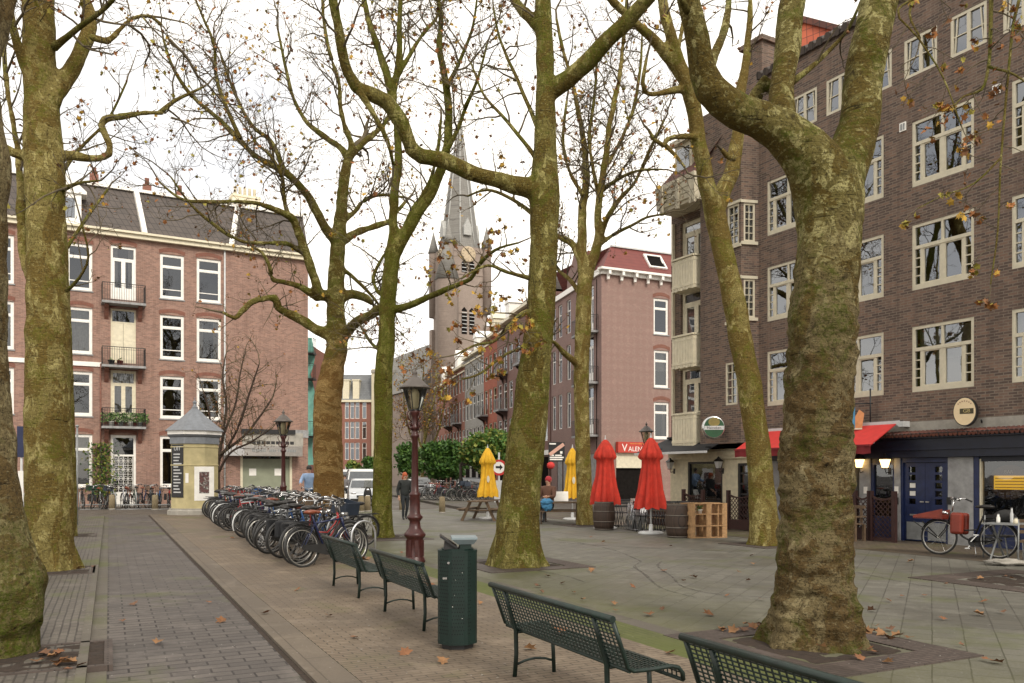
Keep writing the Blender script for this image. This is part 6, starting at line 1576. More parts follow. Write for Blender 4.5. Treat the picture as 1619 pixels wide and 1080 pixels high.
for i in range(n_b):
    t = 15.05 + i*.475; s = 3.62 + (rb.uniform(-.22,.26) if i > 1 else 0) + .014*i
    kind = rb.choice(KINDS+['gents','ladies']); colour = rb.choice(cols_w)
    p = st(s, t); hd = BA + rb.gauss(0,.15 if i > 1 else .03)
    lab = None
    if i == 0: kind, colour, lab = 'gents', 'navy', 'navy blue bicycle at the near end of the row, its chain case towards the bench'
    elif i == 1: kind, colour, lab = 'ladies', 'black', 'black bicycle directly behind the navy blue one at the near end'
    elif i == n_b-1: kind, colour, lab = 'basket', 'green', 'dark green bicycle at the far end beside the advertising column'
    else: lab = f'{words[colour]} bicycle {kw[kind]} in the crowded row beside the path'
    place_bike(p.x, p.y, .034, hd, kind, colour, rb.gauss(0,.11)+.04, lab, GB, rb.random() < .15, i > 3 and rb.random() < .6)
for i in range(40):
    t = 18.7 + i*.44; s = 4.72 + rb.uniform(-.2,.25) + .022*i
    kind = rb.choice(KINDS+['gents','ladies']); colour = rb.choice(cols_w)
    p = st(s, t); hd = BA + pi + rb.gauss(0,.2)
    place_bike(p.x, p.y, .02, hd, kind, colour, rb.gauss(0,.13)-.03, f'{words[colour]} bicycle {kw[kind]} in the row facing the square', GB, rb.random() < .15, rb.random() < .6)
# rack hoops between the rows
hoop = None
for i in range(12):
    t = 15.2 + i*1.9; p = st(4.32, t)
    if hoop is None:
        hoop = thing('rack_hoop', 'pale steel hoop of the bicycle rack between the rows', 'bicycle rack', group='bicycle rack hoops')
        mb = MB()
        mb.tube([(-.28,0,0),(-.28,0,.50)]+[(.28*cos(pi-pi*k/10),0,.50+.28*sin(pi-pi*k/10)) for k in range(1,10)]+[(.28,0,.50),(.28,0,0)], .022, 8); mb.build('hoop', M_alum, hoop); o = hoop
    else: o = copy_tree(hoop)
    o.location = (p.x, p.y, .034); o.rotation_euler.z = BA
# ------------------------------------------------------------------ racks with bicycles below the rose brick houses
RL = FL.rz; GB2 = 'bicycles at the rail below the rose brick houses'
for i, px in enumerate(range(134, 268, 10)):
    g = at(px + rb.uniform(-3,3), 750, 40.3 + (px-134)*.012); colour = rb.choice(cols_w); kind = rb.choice(KINDS)
    place_bike(g.x, g.y, 0, RL+pi/2+rb.gauss(0,.25), kind, colour, rb.gauss(0,.06), f'{words[colour]} bicycle {kw[kind]} at the low rail by the rose houses', GB2)
for i,(a,b) in enumerate(((126,172),(183,240),(248,270))):
    A, B = at(a,750,39.6), at(b,750,40.4); A.z = B.z = 0
    T = thing('bicycle_rail', ['low steel rail left of the stone bollard by the houses','low steel rail in the middle below the front door','low steel rail next to the advertising column'][i], 'bicycle rack', A, atan2((B-A).y,(B-A).x), 'low bicycle rails')
    Lr = (B-A).length; mb = MB(); mb.tube([(0,0,.22),(Lr,0,.22)], .03, 8); mb.tube([(0,0,.0),(Lr,0,.0)], .03, 8); mb.build('rail', M_grey, T)
    for k in range(int(Lr/.9)+1):
        mb = MB(); mb.tube([(k*.9,0,0),(k*.9,0,.85)], .025, 8); mb.build('upright', M_grey, T)
# bollards
def bollard(px, py, Z, label, h=.72, r=.13):
    g = at(px, 750, Z); T = thing('bollard', label, 'bollard', (g.x,g.y,0), rb.random(), 'stone bollards')
    mb = MB(); mb.lathe([(r*1.1,-.05),(r*1.05,h*.7),(r,h*.93),(r*.8,h),(r*.3,h*1.01)], 12); mb.build('shaft', paint('bollard_stone', (.25,.20,.12), .9, var=.3), T)
    mb = MB(); mb.lathe([(r*1.16,0),(r*1.16,.06)],12); mb.build('foot', M_concrete, T)
bollard(177,803,39.5,'stone bollard before the front door of the rose brick house'); bollard(245,806,39.2,'stone bollard just left of the advertising column')
bollard(571,797,37,'left stone bollard of the pair in front of the silver car'); bollard(581,797,37.4,'right stone bollard of the pair in front of the silver car')
bollard(636,797,38,'stone bollard behind the walking red haired person'); bollard(699,797,36,'stone bollard at the kerb left of the yellow parasol')
# thin sign post at the left path, blue sign
g = at(122, 750, 27); T = thing('signpost', 'thin galvanised post beside the left pavement', 'post', (g.x,g.y,.05), 0)
mb = MB(); mb.tube([(0,0,0),(0,0,3.2)], .032, 8); mb.build('pole', M_grey, T); mb = MB(); mb.lathe([(.05,3.2),(.05,3.26),(.01,3.28)],8); mb.build('cap', M_grey, T)
g = at(34, 750, 24); T = thing('blue_sign', 'blue sign on white post seen between the two left tree trunks', 'sign', (g.x,g.y,.05), .2)
mb = MB(); mb.tube([(0,0,0),(0,0,3.0)], .035, 8); mb.build('pole', M_lgrey, T); mb = MB(); mb.box(-.10,.28,-.06,-.02,2.15,3.05); mb.build('panel', FRAMEM['navy'], T); mb = MB(); mb.cbox(0,-.05,1.3,.14,.03,.9); mb.build('notice', M_white, T)
# ------------------------------------------------------------------ parasols (closed)
def parasol(px, Z, h, lab, mat, cat_group, rz, wid=1.0, base=True, logo=False, z0=.85, seed=1):
    g = at(px, 750, Z); T = thing('parasol', lab, 'parasol', (g.x, g.y, 0), rz, cat_group)
    mb = MB(); mb.tube([(0,0,.06),(0,0,h-.05)], .026, 10); mb.build('pole', M_lgrey, T)
    mb = MB(); mb.lathe([(.36,0),(.36,.05),(.30,.08),(.06,.09),(.05,.28)], 20); mb.build('base', M_lgrey, T)
    R = random.Random(seed); ph = R.random()*6
    mb = MB(); mb.smooth = True; n = 64
    prof = [(h-.02,.03,0),(h-.07,.08,.1),(h-.22,.16,.3),(h-.42,.25,.55),(h-.56,.295,.85),(h-.62,.265,.95),(h-.66,.21,.6),(h-.85,.215,.7),(h-1.15,.255,.85),(h-1.5,.31,.95),(z0+.15,.37,1.05),(z0,.385,1.1)]
    fo = [R.uniform(.6,1.0) for _ in range(9)]
    rings = []
    for zz, r, f in prof:
        row = []
        for k in range(n):
            a = 2*pi*k/n; ff = (a*4.5/pi+ph) % 9; q_ = abs(2*(ff % 1)-1); fold = 1-fo[int(ff)]*q_**1.6
            rr = r*wid*(1-.50*f*(1-fold)) + .035*min(1,r*4)*noise.noise(Vector((cos(a)*2.5, sin(a)*2.5, zz*2.4+seed))) + .018*min(1,r*4)*noise.noise(Vector((cos(a)*7, sin(a)*7, zz*1.2+seed)))
            dz = 0
            if zz == z0: dz = -.07*fold
            row.append(mb.V((rr*cos(a), rr*sin(a), zz+dz)))
        rings.append(row)
    for A, B in zip(rings, rings[1:]):
        for k in range(n): mb.F((B[k],B[(k+1)%n],A[(k+1)%n],A[k]))
    cn = mb.build('canopy', mat, T)
    mb = MB(); mb.lathe([(.035,h-.06),(.03,h),(.012,h+.07),(.02,h+.09),(.004,h+.11)], 10); mb.build('finial', M_lgrey, T)
    if logo:
        mb = MB(); mb.M = Matrix.Rotation(-rz + atan2(-g.x, g.y)*0,4,'Z')
        for (cx_, cz_, rx, rz_) in ((.03,z0+.62,.055,.13),):
            mb.poly([(cx_+rx*cos(q*pi/8), -.275*wid, cz_+rz_*sin(q*pi/8)) for q in range(16)])
        tb = mb.build('printed_emblem', M_cream, cn)
    return T
GP = 'closed red parasols by the wine barrels'; GY = 'closed yellow parasols by the picnic tables'
parasol(957, 25.6, 2.80, 'closed red parasol behind the left wine barrel', M_red, GP, .3, 1.26, z0=.82, seed=3)
parasol(1029, 23.4, 2.76, 'closed red parasol on a white base between barrel and silver chairs', M_red, GP, 1.0, 1.25, z0=.78, seed=5)
parasol(771, 31.2, 2.72, 'closed yellow parasol left of the broad plane tree trunk', M_yellow, GY, .2, 1.12, z0=.90, seed=8, logo=True)
parasol(905, 30.6, 2.70, 'closed yellow parasol half behind the many branched tree', M_yellow, GY, .8, 1.0, z0=.86, seed=9, logo=True)
# ------------------------------------------------------------------ picnic tables
def picnic(px, Z, lab, rz, L=1.9):
    g = at(px, 750, Z); T = thing('picnic_table', lab, 'picnic table', (g.x,g.y,0), rz, 'wooden picnic tables')
    mb = MB()
    for k in range(5): mb.box(-L/2,L/2,-.37+k*.15,-.24+k*.15,.70,.745)
    mb.build('tabletop', M_wood, T)
    for s in (-1,1):
        mb = MB(); mb.box(-L/2,L/2,s*.62-.14,s*.62-.01,.42,.46); mb.box(-L/2,L/2,s*.62+.01,s*.62+.14,.42,.46); mb.build('seat', M_wood, T)
    for x in (-L/2+.25, L/2-.25):
        for s in (-1,1): mb = MB(); mb.beam((x,s*.30,.70),(x,s*.62,0),.10,.05,up=(1,0,0)); mb.build('leg', M_wood, T)
        mb = MB(); mb.box(x+.03,x+.07,-.76,.76,.37,.42); mb.build('cross_beam', M_wood, T)
picnic(765, 30.6, 'wooden picnic table under the left yellow parasol', 1.35, 2.1); picnic(884, 28.6, 'wooden picnic table between the broad tree and the barrel', -.03, 1.75)
picnic(838, 30.0, 'wooden picnic table hidden behind the broad plane tree trunk', 0, 1.6)
# ------------------------------------------------------------------ barrels, pallets
M_hoop = paint('hoop_iron', (.16,.14,.12), .6, metal=.3)
def barrel(px, pyb, h, r, lab):
    g = ground(px, pyb); T = thing('wine_barrel', lab, 'barrel', (g.x,g.y,.01), rb.random()*6, 'wooden wine barrels')
    M = MATS.get('barrel_oak') or brickmat('barrel_oak', (.060,.036,.024), (.045,.027,.018), (.015,.010,.008), bw=.075, bh=3.0, ms=.006, blot=.3, rough=.65)
    mb = MB(); mb.lathe([(r*.84,0),(r*.92,h*.18),(r*.99,h*.4),(r,h*.5),(r*.99,h*.6),(r*.92,h*.82),(r*.84,h),(r*.80,h),(r*.79,h-.03)], 28); mb.build('staves', M, T)
    for zz, q in ((.03,.855),(.30,.965),(.66,.985),(.97,.85)):
        mb = MB(); mb.lathe([(r*q*1.0-.004,h*zz-.013),(r*q+.004,h*zz-.013),(r*q+.004,h*zz+.013),(r*q-.004,h*zz+.013)], 28, cap=False); mb.build('hoop', M_hoop, T)
    return T
barrel(955, 838, .86, .34, 'wine barrel below the left red parasol'); barrel(1073, 850, .90, .36, 'wine barrel standing against the pallet shelf')
mb_ = None
g0_, g1_ = ground(1092, 852), ground(1154, 850)
T = thing('pallet_shelf', 'raw pine pallet shelf with potted plant, right of a wine barrel', 'pallet', (g0_.x,g0_.y,.01), atan2((g1_-g0_).y,(g1_-g0_).x)-.12)
Lp = 1.06
for k in range(2):
    y0 = k*.42
    for zz in (.0,.31,.62,.90):
        mb = MB(); mb.box(0,Lp,y0,y0+.10,zz,zz+.025); mb.box(0,Lp,y0+.12,y0+.2,zz,zz+.025); mb.build('board', M_pallet, T)
    for x in (0,.46,Lp-.14):
        for zz in (.025,.335,.645):
            mb = MB(); mb.box(x,x+.14,y0+.004,y0+.19,zz+.001,zz+.28); mb.build('block', M_pallet, T)
for x in (.02,.50,Lp-.12): mb = MB(); mb.box(x,x+.10,.2,.42,.90,.922); mb.build('board', M_pallet, T)
for zz in (.35,.12,.6): mb = MB(); mb.box(-.022,-.002,0,.62,zz,zz+.10); mb.build('side_board', M_pallet, T)
def pot_plant(loc, lab, r=.08, h=.14, pm=M_white, n=60, sp=.16, hh=.22, leaf=None, group=None, seed=1, ls=.09):
    T = thing('potted_plant', lab, 'potted plant', loc, 0, group); R = random.Random(seed)
    mb = MB(); mb.lathe([(r*.75,0),(r,h),(r*1.08,h),(r*1.08,h+.02),(r*.9,h+.02),(r*.85,h-.01)], 14); mb.build('pot', pm, T)
    mb = MB()
    for _ in range(n):
        a = R.random()*6.28; q = sp*sqrt(R.random()); p = Vector((q*cos(a), q*sin(a), h+hh*R.random())); mb.cur = R.randrange(len(leaf))
        Q = Quaternion((R.gauss(0,1),R.gauss(0,1),R.gauss(0,1),R.gauss(0,1))).normalized(); s = ls*R.uniform(.6,1.3)
        mb.poly([p+Q@Vector((-.5*s,0,0)),p+Q@Vector((0,-.3*s,0)),p+Q@Vector((.5*s,0,0)),p+Q@Vector((0,.3*s,0))])
    mb.tube([(0,0,h-.02),(0,0,h+hh*.6)],.01,5); tag(mb.build('foliage', leaf+[M_trunkG], T), kind='stuff'); return T
M_gleaf = [paint('house_plant_green', (.05,.12,.025), .6, var=.4), paint('house_plant_pale', (.16,.24,.07), .6, var=.3)]
R3 = Matrix.Rotation(T.rotation_euler.z, 3, 'Z')
pl = T.location + R3 @ Vector((.32,.10,.646)); pot_plant(pl, 'small white potted plant on the top shelf of the pallets', .06, .09, M_white, 40, .09, .12, M_gleaf, seed=3, ls=.06)
# ------------------------------------------------------------------ stacked chairs
def chair_stack(px, Z, lab, n, mat, rz, tilt=.35, step=.11):
    g = at(px, 750, Z)
    base = None
    for i in range(n):
        if base is None:
            o = thing('folding_chair', lab, 'chair', group=lab.split(' ')[0]+' folding chairs stacked on the terrace'); base = o
            mb = MB()
            if tilt > 0:
                for y in (-.2,.2): mb.tube([(-.06,y,0),(.05,y,.95)], .012, 6); mb.tube([(.06,y,0),(-.03,y,.80)], .012, 6)
                mb.tube([(-.06,-.2,.02),(-.06,.2,.02)],.010,6); mb.tube([(.06,-.2,.02),(.06,.2,.02)],.010,6); mb.build('frame', mat, o)
                mb = MB()
                for k in range(5): mb.box(-.005,.012,-.19,.19,.30+k*.085,.355+k*.085)
                mb.build('seat', mat, o); mb = MB()
                for zz in (.76,.84,.91): mb.box(.02,.035,-.2,.2,zz,zz+.045)
                mb.build('backrest', mat, o)
            else:
                for y in (-.2,.2): mb.tube([(-.25,y,0),(.22,y,.86)], .012, 6); mb.tube([(.25,y,0),(-.12,y,.50)], .012, 6)
                mb.tube([(-.25,-.2,.02),(-.25,.2,.02)],.010,6); mb.tube([(.25,-.2,.02),(.25,.2,.02)],.010,6); mb.build('frame', mat, o)
                mb = MB()
                for k in range(5): mb.box(-.14+k*.075,-.08+k*.075,-.2,.2,.44,.46)
                mb.build('seat', mat, o)
                mb = MB()
                for zz in (.62,.72,.82): x = -.25+.47*zz/.86; mb.box(x-.012,x+.012,-.2,.2,zz,zz+.06)
                mb.build('backrest', mat, o)
        else: o = copy_tree(base)
        o.location = (g.x + cos(rz)*i*step, g.y + sin(rz)*i*step, .02); o.rotation_euler = (0, .16 if tilt > 0 else 0, rz + (.05*(i % 3) if tilt > 0 else pi*.5+.1*(i % 2)))
M_vdark = paint('black_chair', (.02,.02,.022), .45)
chair_stack(991, 25.2, 'silver aluminium folding chair in the stack between the red parasols', 6, M_alum, .1, 1, .06)
chair_stack(1004, 24.6, 'silver aluminium folding chair in the stack leaning by the red parasol', 5, M_alum, .3, 1, .05)
chair_stack(1014, 24.4, 'black folding chair beneath the red parasol on the white base', 9, M_vdark, .05, 0, .16)
chair_stack(966, 26.4, 'black folding chair behind the left wine barrel', 4, M_vdark, .05, 0, .16)
# ------------------------------------------------------------------ facade furniture of the right block
def fp(uu, off, zz=0): v = FR.P + FR.D*uu - FR.Nin*off; v.z = zz; return v
# black awning over the corner cafe
a0 = FR.u(1047, 1.3); T = thing('awning', 'black canvas awning with white front bar over the corner cafe', 'awning', fp(uA,0,0), FR.rz)
wA = FR.u(1157) - uA
mb = MB(); mb.poly([(-.2,-.01,2.93),(wA,-.01,2.93),(wA,-1.05,2.45),(-.2,-1.45,2.42)]); mb.poly([(-.2,-.01,2.90),(-.2,-1.45,2.40),(wA,-1.05,2.43),(wA,-.01,2.90)]); mb.build('canvas', M_blackawn, T)
mb = MB(); mb.beam((-.2,-1.46,2.39),(wA,-1.06,2.41),.05,.075); mb.build('front_bar', M_lgrey, T)
mb = MB(); mb.box(-.1,wA+.1,-.12,-.004,2.93,3.0); mb.build('cassette', M_blackawn, T); mb = MB(); mb.box(wA+.1,wA+.28,-.2,-.004,2.86,3.0); mb.build('motor_box', M_lgrey, T)
for x in (.4, wA-.3): mb = MB(); mb.beam((x,-.02,2.6),(x+.3,-1.1,2.55),.03,.03); mb.build('arm', M_black, T)
# red awning
r0u, r1u = FR.u(1200,.27), FR.u(1417,.27); T = thing('awning', 'red canvas awning with dark valance across the bar front', 'awning', fp(r0u,0,0), FR.rz)
W_ = r1u - r0u
mb = MB(); mb.poly([(0,-.27,2.98),(W_,-.27,2.98),(W_,-1.25,2.43),(0,-1.25,2.43)]); mb.poly([(0,-.27,2.96),(0,-1.25,2.41),(W_,-1.25,2.41),(W_,-.27,2.96)]); mb.build('canvas', M_redawn, T)
mb = MB(); ids = []
nW = 60
for k in range(nW+1):
    x = W_*k/nW; ids.append((mb.V((x,-1.262+.012*sin(k*1.3),2.41)), mb.V((x,-1.255+.02*sin(k*1.3),2.20+.02*abs(sin(k*.55))))))
mb.smooth = True
for A, B in zip(ids, ids[1:]): mb.F((A[0],A[1],B[1],B[0]))
mb.build('valance', M_redval, T)
mb = MB(); mb.beam((0,-1.26,2.42),(W_,-1.26,2.42),.05,.05); mb.build('front_bar', M_redval, T)
mb = MB(); mb.box(-.05,W_+.05,-.27,-.20,2.93,3.06); mb.box(W_+.05,W_+.20,-.27,-.02,2.90,3.04); mb.build('cassette', M_lgrey, T)
for x in (.6, W_/2, W_-.6): mb = MB(); mb.beam((x,-.19,2.75),(x+.3,-.75,2.50),.04,.04); mb.beam((x+.3,-.75,2.50),(x,-1.22,2.40),.04,.04); mb.build('arm', M_lgrey, T)
# round green sign
def disc(mb, r, y0, y1, rx=1.0, n=36, cz=0): 
    pts = [(r*rx*cos(2*pi*k/n), cz+r*sin(2*pi*k/n)) for k in range(n)]; mb.prism(pts, y0, y1)
us = FR.u(1128,1.05); zs = FR.z(1128,676,1.05); T = thing('round_sign', 'round green lightbox sign with silver rim and white band on the corner', 'sign', fp(us,1.05,zs), -.05)
mb = MB(); mb.M = Matrix.Rotation(pi/2,4,'X'); mb.lathe([(.30,-.10),(.345,-.10),(.36,-.06),(.36,.06),(.345,.10),(.30,.10)],36); mb.build('rim', M_chrome, T)
mb = MB(); disc(mb,.31,-.106,.106); mb.build('face', paint('sign_green', (.012,.075,.025), .3), T)
mb = MB(); mb.box(-.30,.30,-.112,.112,-.075,.045); mb.build('band', M_lgrey, T)
mb = MB(); text_mesh(mb, 'Heineken', .115, Matrix.Translation((0,-.114,-.015)) @ FRONT, .002); mb.build('band_text', M_black, T)
mb = MB(); disc(mb,.14,-.111,-.104,1.25,24,.165); mb.build('gold_emblem', paint('sign_gold', (.24,.19,.05), .4), T)
mb = MB(); mb.beam((0,.10,0),(.35,.45,0),.05,.05); mb.build('bracket', M_black, T)
# oval cream sign
us = FR.u(1526,.30); zs = FR.z(1526,651,.30); T = thing('oval_sign', 'oval cream lightbox sign with dark lettering above the tile cornice', 'sign', fp(us,.28,zs), FR.rz+.32)
mb = MB(); disc(mb,.34,-.10,.10,.73,40); mb.build('rim', M_black, T)
mb = MB(); disc(mb,.318,-.106,.106,.73,40); mb.build('face', paint('sign_cream', (.66,.52,.32), .4, var=.08), T)
mb = MB(); mb.box(-.10,.19,-.110,-.1065,-.055,.07); mb.build('dark_plate', paint('plate_olive_black', (.045,.035,.012), .6), T)
mb = MB(); text_mesh(mb, 'GB', .12, Matrix.Translation((.045,-.111,.01)) @ FRONT, .002); mb.build('plate_text', paint('plate_gold', (.42,.33,.14), .5), T)
mb = MB()
for k in range(7): a = pi/2+.75-k*.25; mb.cbox(.245*.8*cos(a),-.108,.245*sin(a),.025,.003,.03)
mb.build('arched_text', paint('sign_brown', (.35,.22,.15), .6), T)
mb = MB(); mb.beam((.05,.10,0),(.05,.30,-.05),.04,.04); mb.beam((.30,.10,-.2),(.30,.25,-.3),.03,.03); mb.build('bracket', M_black, T)
# blue and orange hanging board on an iron arm
us = FR.u(1354,.5); zs = FR.z(1354,660,.5); T = thing('hanging_sign', 'blue, white and orange sign hanging from an iron arm beside the big trunk', 'sign', fp(us,.55,zs), FR.rz+.6)
mb = MB(); mb.box(-.18,.0,-.02,.02,-.28,.30); mb.build('blue_panel', paint('sign_blue', (.06,.24,.42), .5), T)
mb = MB(); mb.prism([(.002,-.28),(.17,-.28),(.22,.10),(.10,.20),(.002,.02)],-.02,.02); mb.build('orange_panel', paint('sign_orange_paint', (.60,.26,.10), .5), T)
mb = MB(); mb.box(-.18,.17,-.025,.025,-.32,-.285); mb.build('bottom_strip', M_cream, T)
mb = MB(); mb.tube([(-.25,0,.36),(.42,.15,.36)],.018,6); mb.tube([(.36,.14,.75),(.36,.14,-.3)],.022,6); mb.tube([(.0,.02,.30),(.0,.02,.36)],.01,5); mb.build('iron_arm', M_black, T)
# wall lanterns
M_lit = lampmat('lit_lamp', (1.0,.62,.22), 3.2)
def wall_lamp(uu, zz, lab, lit, group):
    T = thing('wall_lantern', lab, 'lantern', fp(uu,.02,zz), FR.rz, group)
    mb = MB(); mb.box(-.04,.04,-.02,-.0,-.30,-.12); mb.tube([(0,-.02,-.22),(0,-.16,-.26),(0,-.20,-.14)],.012,6); mb.build('bracket', M_black, T)
    mb = MB()
    for k in range(4):
        a = pi/4+k*pi/2; mb.beam((.06*cos(a),-.2+.06*sin(a),-.13),(.11*cos(a),-.2+.11*sin(a),.10),.012,.012)
    mb.lathe([(.17,.10),(.12,.15),(.05,.20),(.03,.24),(.0,.26)],4,(0,-.2,0),smooth=False); mb.lathe([(.085,-.15),(.085,-.13)],4,(0,-.2,0),smooth=False); mb.build('housing', M_black, T)
    mb = MB(); mb.lathe([(.072,-.12),(.135,.095)],4,(0,-.2,0),smooth=False); mb.build('lamp_glass', M_lit if lit else M_lgrey, T)
wall_lamp(FR.u(1367), 2.0, 'lit amber wall lantern left of the side door in the blue front', True, 'lit wall lanterns'); wall_lamp(FR.u(1408), 1.99, 'lit amber wall lantern between side door and blue double doors', True, 'lit wall lanterns')
wall_lamp(FR.u(1067), 2.02, 'unlit wall lantern at the outer corner of the cream cafe', False, 'unlit wall lanterns'); wall_lamp(FR.u(1144), 2.02, 'unlit white wall lantern right of the cafe window', False, 'unlit wall lanterns')
# number plates and intercom on the front are small parts of the block
for px, zz, m in ((1371,1.28,M_white),(1420,1.30,M_white),(1420,1.02,M_black),(1503,1.06,M_black)):
    uu = FR.u(px); mb = MB(); mb.box(uu-.055,uu+.055,-.075,-.062,zz-.09,zz+.09); mb.build('name_plate', m, R)
# yellow oval sign inside the window
us = FR.u(1596,-.3); T = thing('window_sign', 'yellow oval sign hanging inside the shop window at the right edge', 'sign', fp(us,-.30,1.52), FR.rz)
mb = MB(); disc(mb,.40,-.02,.02,1.15,40); mb.build('board', paint('sign_dark_brown', (.12,.055,.012), .5), T)
mb = MB(); mb.box(-.34,.40,-.032,-.021,-.17,.15); mb.build('yellow_panel', lampmat('backlit_yellow', (.75,.42,.015), .75), T)
mb = MB()
for k in range(4): mb.box(-.31,.37,-.038,-.033,-.13+k*.07,-.115+k*.07)
mb.build('panel_lines', paint('sign_ochre', (.42,.2,.01), .6), T)
mb = MB(); text_mesh(mb, 'BAR', .11, Matrix.Translation((0,-.0325,.235)) @ FRONT, .002); mb.build('arched_text', M_cream, T)
mb = MB(); mb.tube([(-.3,0,.25),(-.3,0,.55)],.005,4); mb.tube([(.3,0,.25),(.3,0,.55)],.005,4); mb.build('chain', M_black, T)
# lattice fences of the terraces
M_lat = paint('brown_red_wood', (.040,.014,.012), .6, var=.3)
def lattice(A, B, h, lab, arch=True, base=.32, post=True):
    T = thing('lattice_fence', lab, 'fence', (A.x,A.y,.012), atan2((B-A).y,(B-A).x), 'brown lattice fences of the terraces'); L_ = (B-A).length
    for x in (0, L_): mb = MB(); mb.box(x-.05,x+.05,-.05,.05,0,h+.12); mb.build('post', M_lat, T)
    mb = MB(); mb.box(.05,L_-.05,-.03,.03,.02,base); mb.build('base_board', M_lat, T)
    mb = MB(); zt = lambda x: h - (.10*(1-(2*x/L_-1)**2) if arch else 0)
    s = .13; k = -h
    while k < L_:
        for sg in (1,-1):
            pts = []
            for q in range(41):
                zz = base+(h-base)*q/40; x = (k+(zz-base)) if sg > 0 else (k+(h-zz))
                if .05 <= x <= L_-.05 and zz <= zt(x): pts.append(Vector((x,.008*sg,zz)))
            if len(pts) > 1: mb.beam(pts[0],pts[-1],.020,.010,up=(0,1,0))
        k += s
    tag(mb.build('lattice', M_lat, T), kind='thing')
    mb = MB(); P = [(x,0,zt(x)) for x in [.05+(L_-.1)*q/12 for q in range(13)]]
    for a, b in zip(P, P[1:]): mb.beam(a,b,.05,.04)
    mb.build('top_rail', M_lat, T)
A, B = ground(1108,848), ground(1150,845); lattice(fp(FR.u(1112),.85), fp(FR.u(1143),.85), 1.08, 'brown lattice fence behind the pallet shelf')
lattice(fp(FR.u(1148,.85)+.1,.85), fp(FR.u(1180,.85)+.2,.85), 1.08, 'brown lattice fence just left of the leaning tree trunk')
lattice(fp(FR.u(1352,.75),.75), fp(FR.u(1375,.75),.75), 1.15, 'brown lattice fence behind the wooden bench by the big trunk'); lattice(fp(FR.u(1377,.75),.75), fp(FR.u(1414,.75),.75), 1.15, 'brown lattice fence before the side door', base=.1)
# cafe steps / brown planter left of the pallet shelf
T = thing('planter_box', 'stack of dark brown wooden planks beside the corner cafe steps', 'planter', fp(uA+.5,.9,0), FR.rz)
mb = MB()
for k in range(3): mb.box(0,1.4,-.55+.12*k,.0,.02+k*.24,.23+k*.24)
mb.build('planks', M_dkwood, T); mb = MB()
for k in range(3): mb.box(-.02,1.42,-.57+.12*k,.0,.231+k*.24,.255+k*.24)
mb.build('cap_boards', M_wood, T)
# wooden bench
T = thing('wooden_bench', 'weathered wooden bench half hidden behind the big forked trunk', 'bench', fp(FR.u(1350,1.1),1.1,.012), FR.rz)
for k in range(3): mb = MB(); mb.box(-1.2,.25,-.02-k*.11,.07-k*.11,.42,.45); mb.build('seat_slat', M_wood, T)
for k in range(8): mb = MB(); mb.box(-1.15+k*.18,-1.08+k*.18,.09,.115,.46,.82); mb.build('back_slat', M_wood, T)
mb = MB(); mb.box(-1.2,.25,.085,.125,.82,.90); mb.build('back_rail', M_wood, T)
for x in (-1.17,.17):
    for y in (-.25,.09): mb = MB(); mb.box(x,x+.07,y,y+.06,0,.42 if y > 0 else .60); mb.build('leg', M_wood, T)
    mb = MB(); mb.box(x,x+.07,-.27,.15,.60,.635); mb.build('armrest', M_wood, T)
# ------------------------------------------------------------------ red cargo bicycle
g0, g1 = ground(1493,878), ground(1538,881)
hb = atan2((g0-g1).y, (g0-g1).x)
T = place_bike(0,0,0,0,'ladies','black',0.0,'black transport bicycle with red front tray and seat before the blue doors',None, False)
T['category'] = 'cargo bicycle'; T.name = 'cargo_bicycle'
if 'group' in T: del T['group']
for c_ in T.children_recursive: recolour(c_, {})
mid = (g0+g1)/2 + FR.D*.22; T.location = (mid.x, mid.y, .012); T.rotation_euler = (.06, 0, pi-.88)
M_trayred = paint('tray_red', (.20,.026,.012), .45, var=.3)
mb = MB(); mb.box(.44,1.0,-.17,.17,.70,.72); mb.prism([(.44,.72),(1.0,.72),(1.0,.76),(.44,.90)],-.18,-.165); mb.prism([(.44,.72),(1.0,.72),(1.0,.76),(.44,.90)],.165,.18); mb.build('front_tray', M_trayred, T)
mb = MB(); mb.box(.06,.30,-.19,-.06,.42,.84); mb.box(.06,.30,.06,.19,.42,.84); mb.build('child_seat', M_trayred, T, bevel=.05)
mb = MB(); mb.tube([(.98,-.2,.64),(.58,-.04,.33)],.012,6); mb.tube([(.98,.2,.64),(.58,.04,.33)],.012,6); mb.build('tray_stay', M_black, T)
mb = MB(); mb.beam((.30,-.22,.75),(.14,-.22,.48),.05,.02); mb.build('reflective_strip', M_white, T)
mb = MB(); mb.blob((-.62,0,.80),(.20,.16,.13),2,.2); mb.build('rear_bag', M_rubber, T)
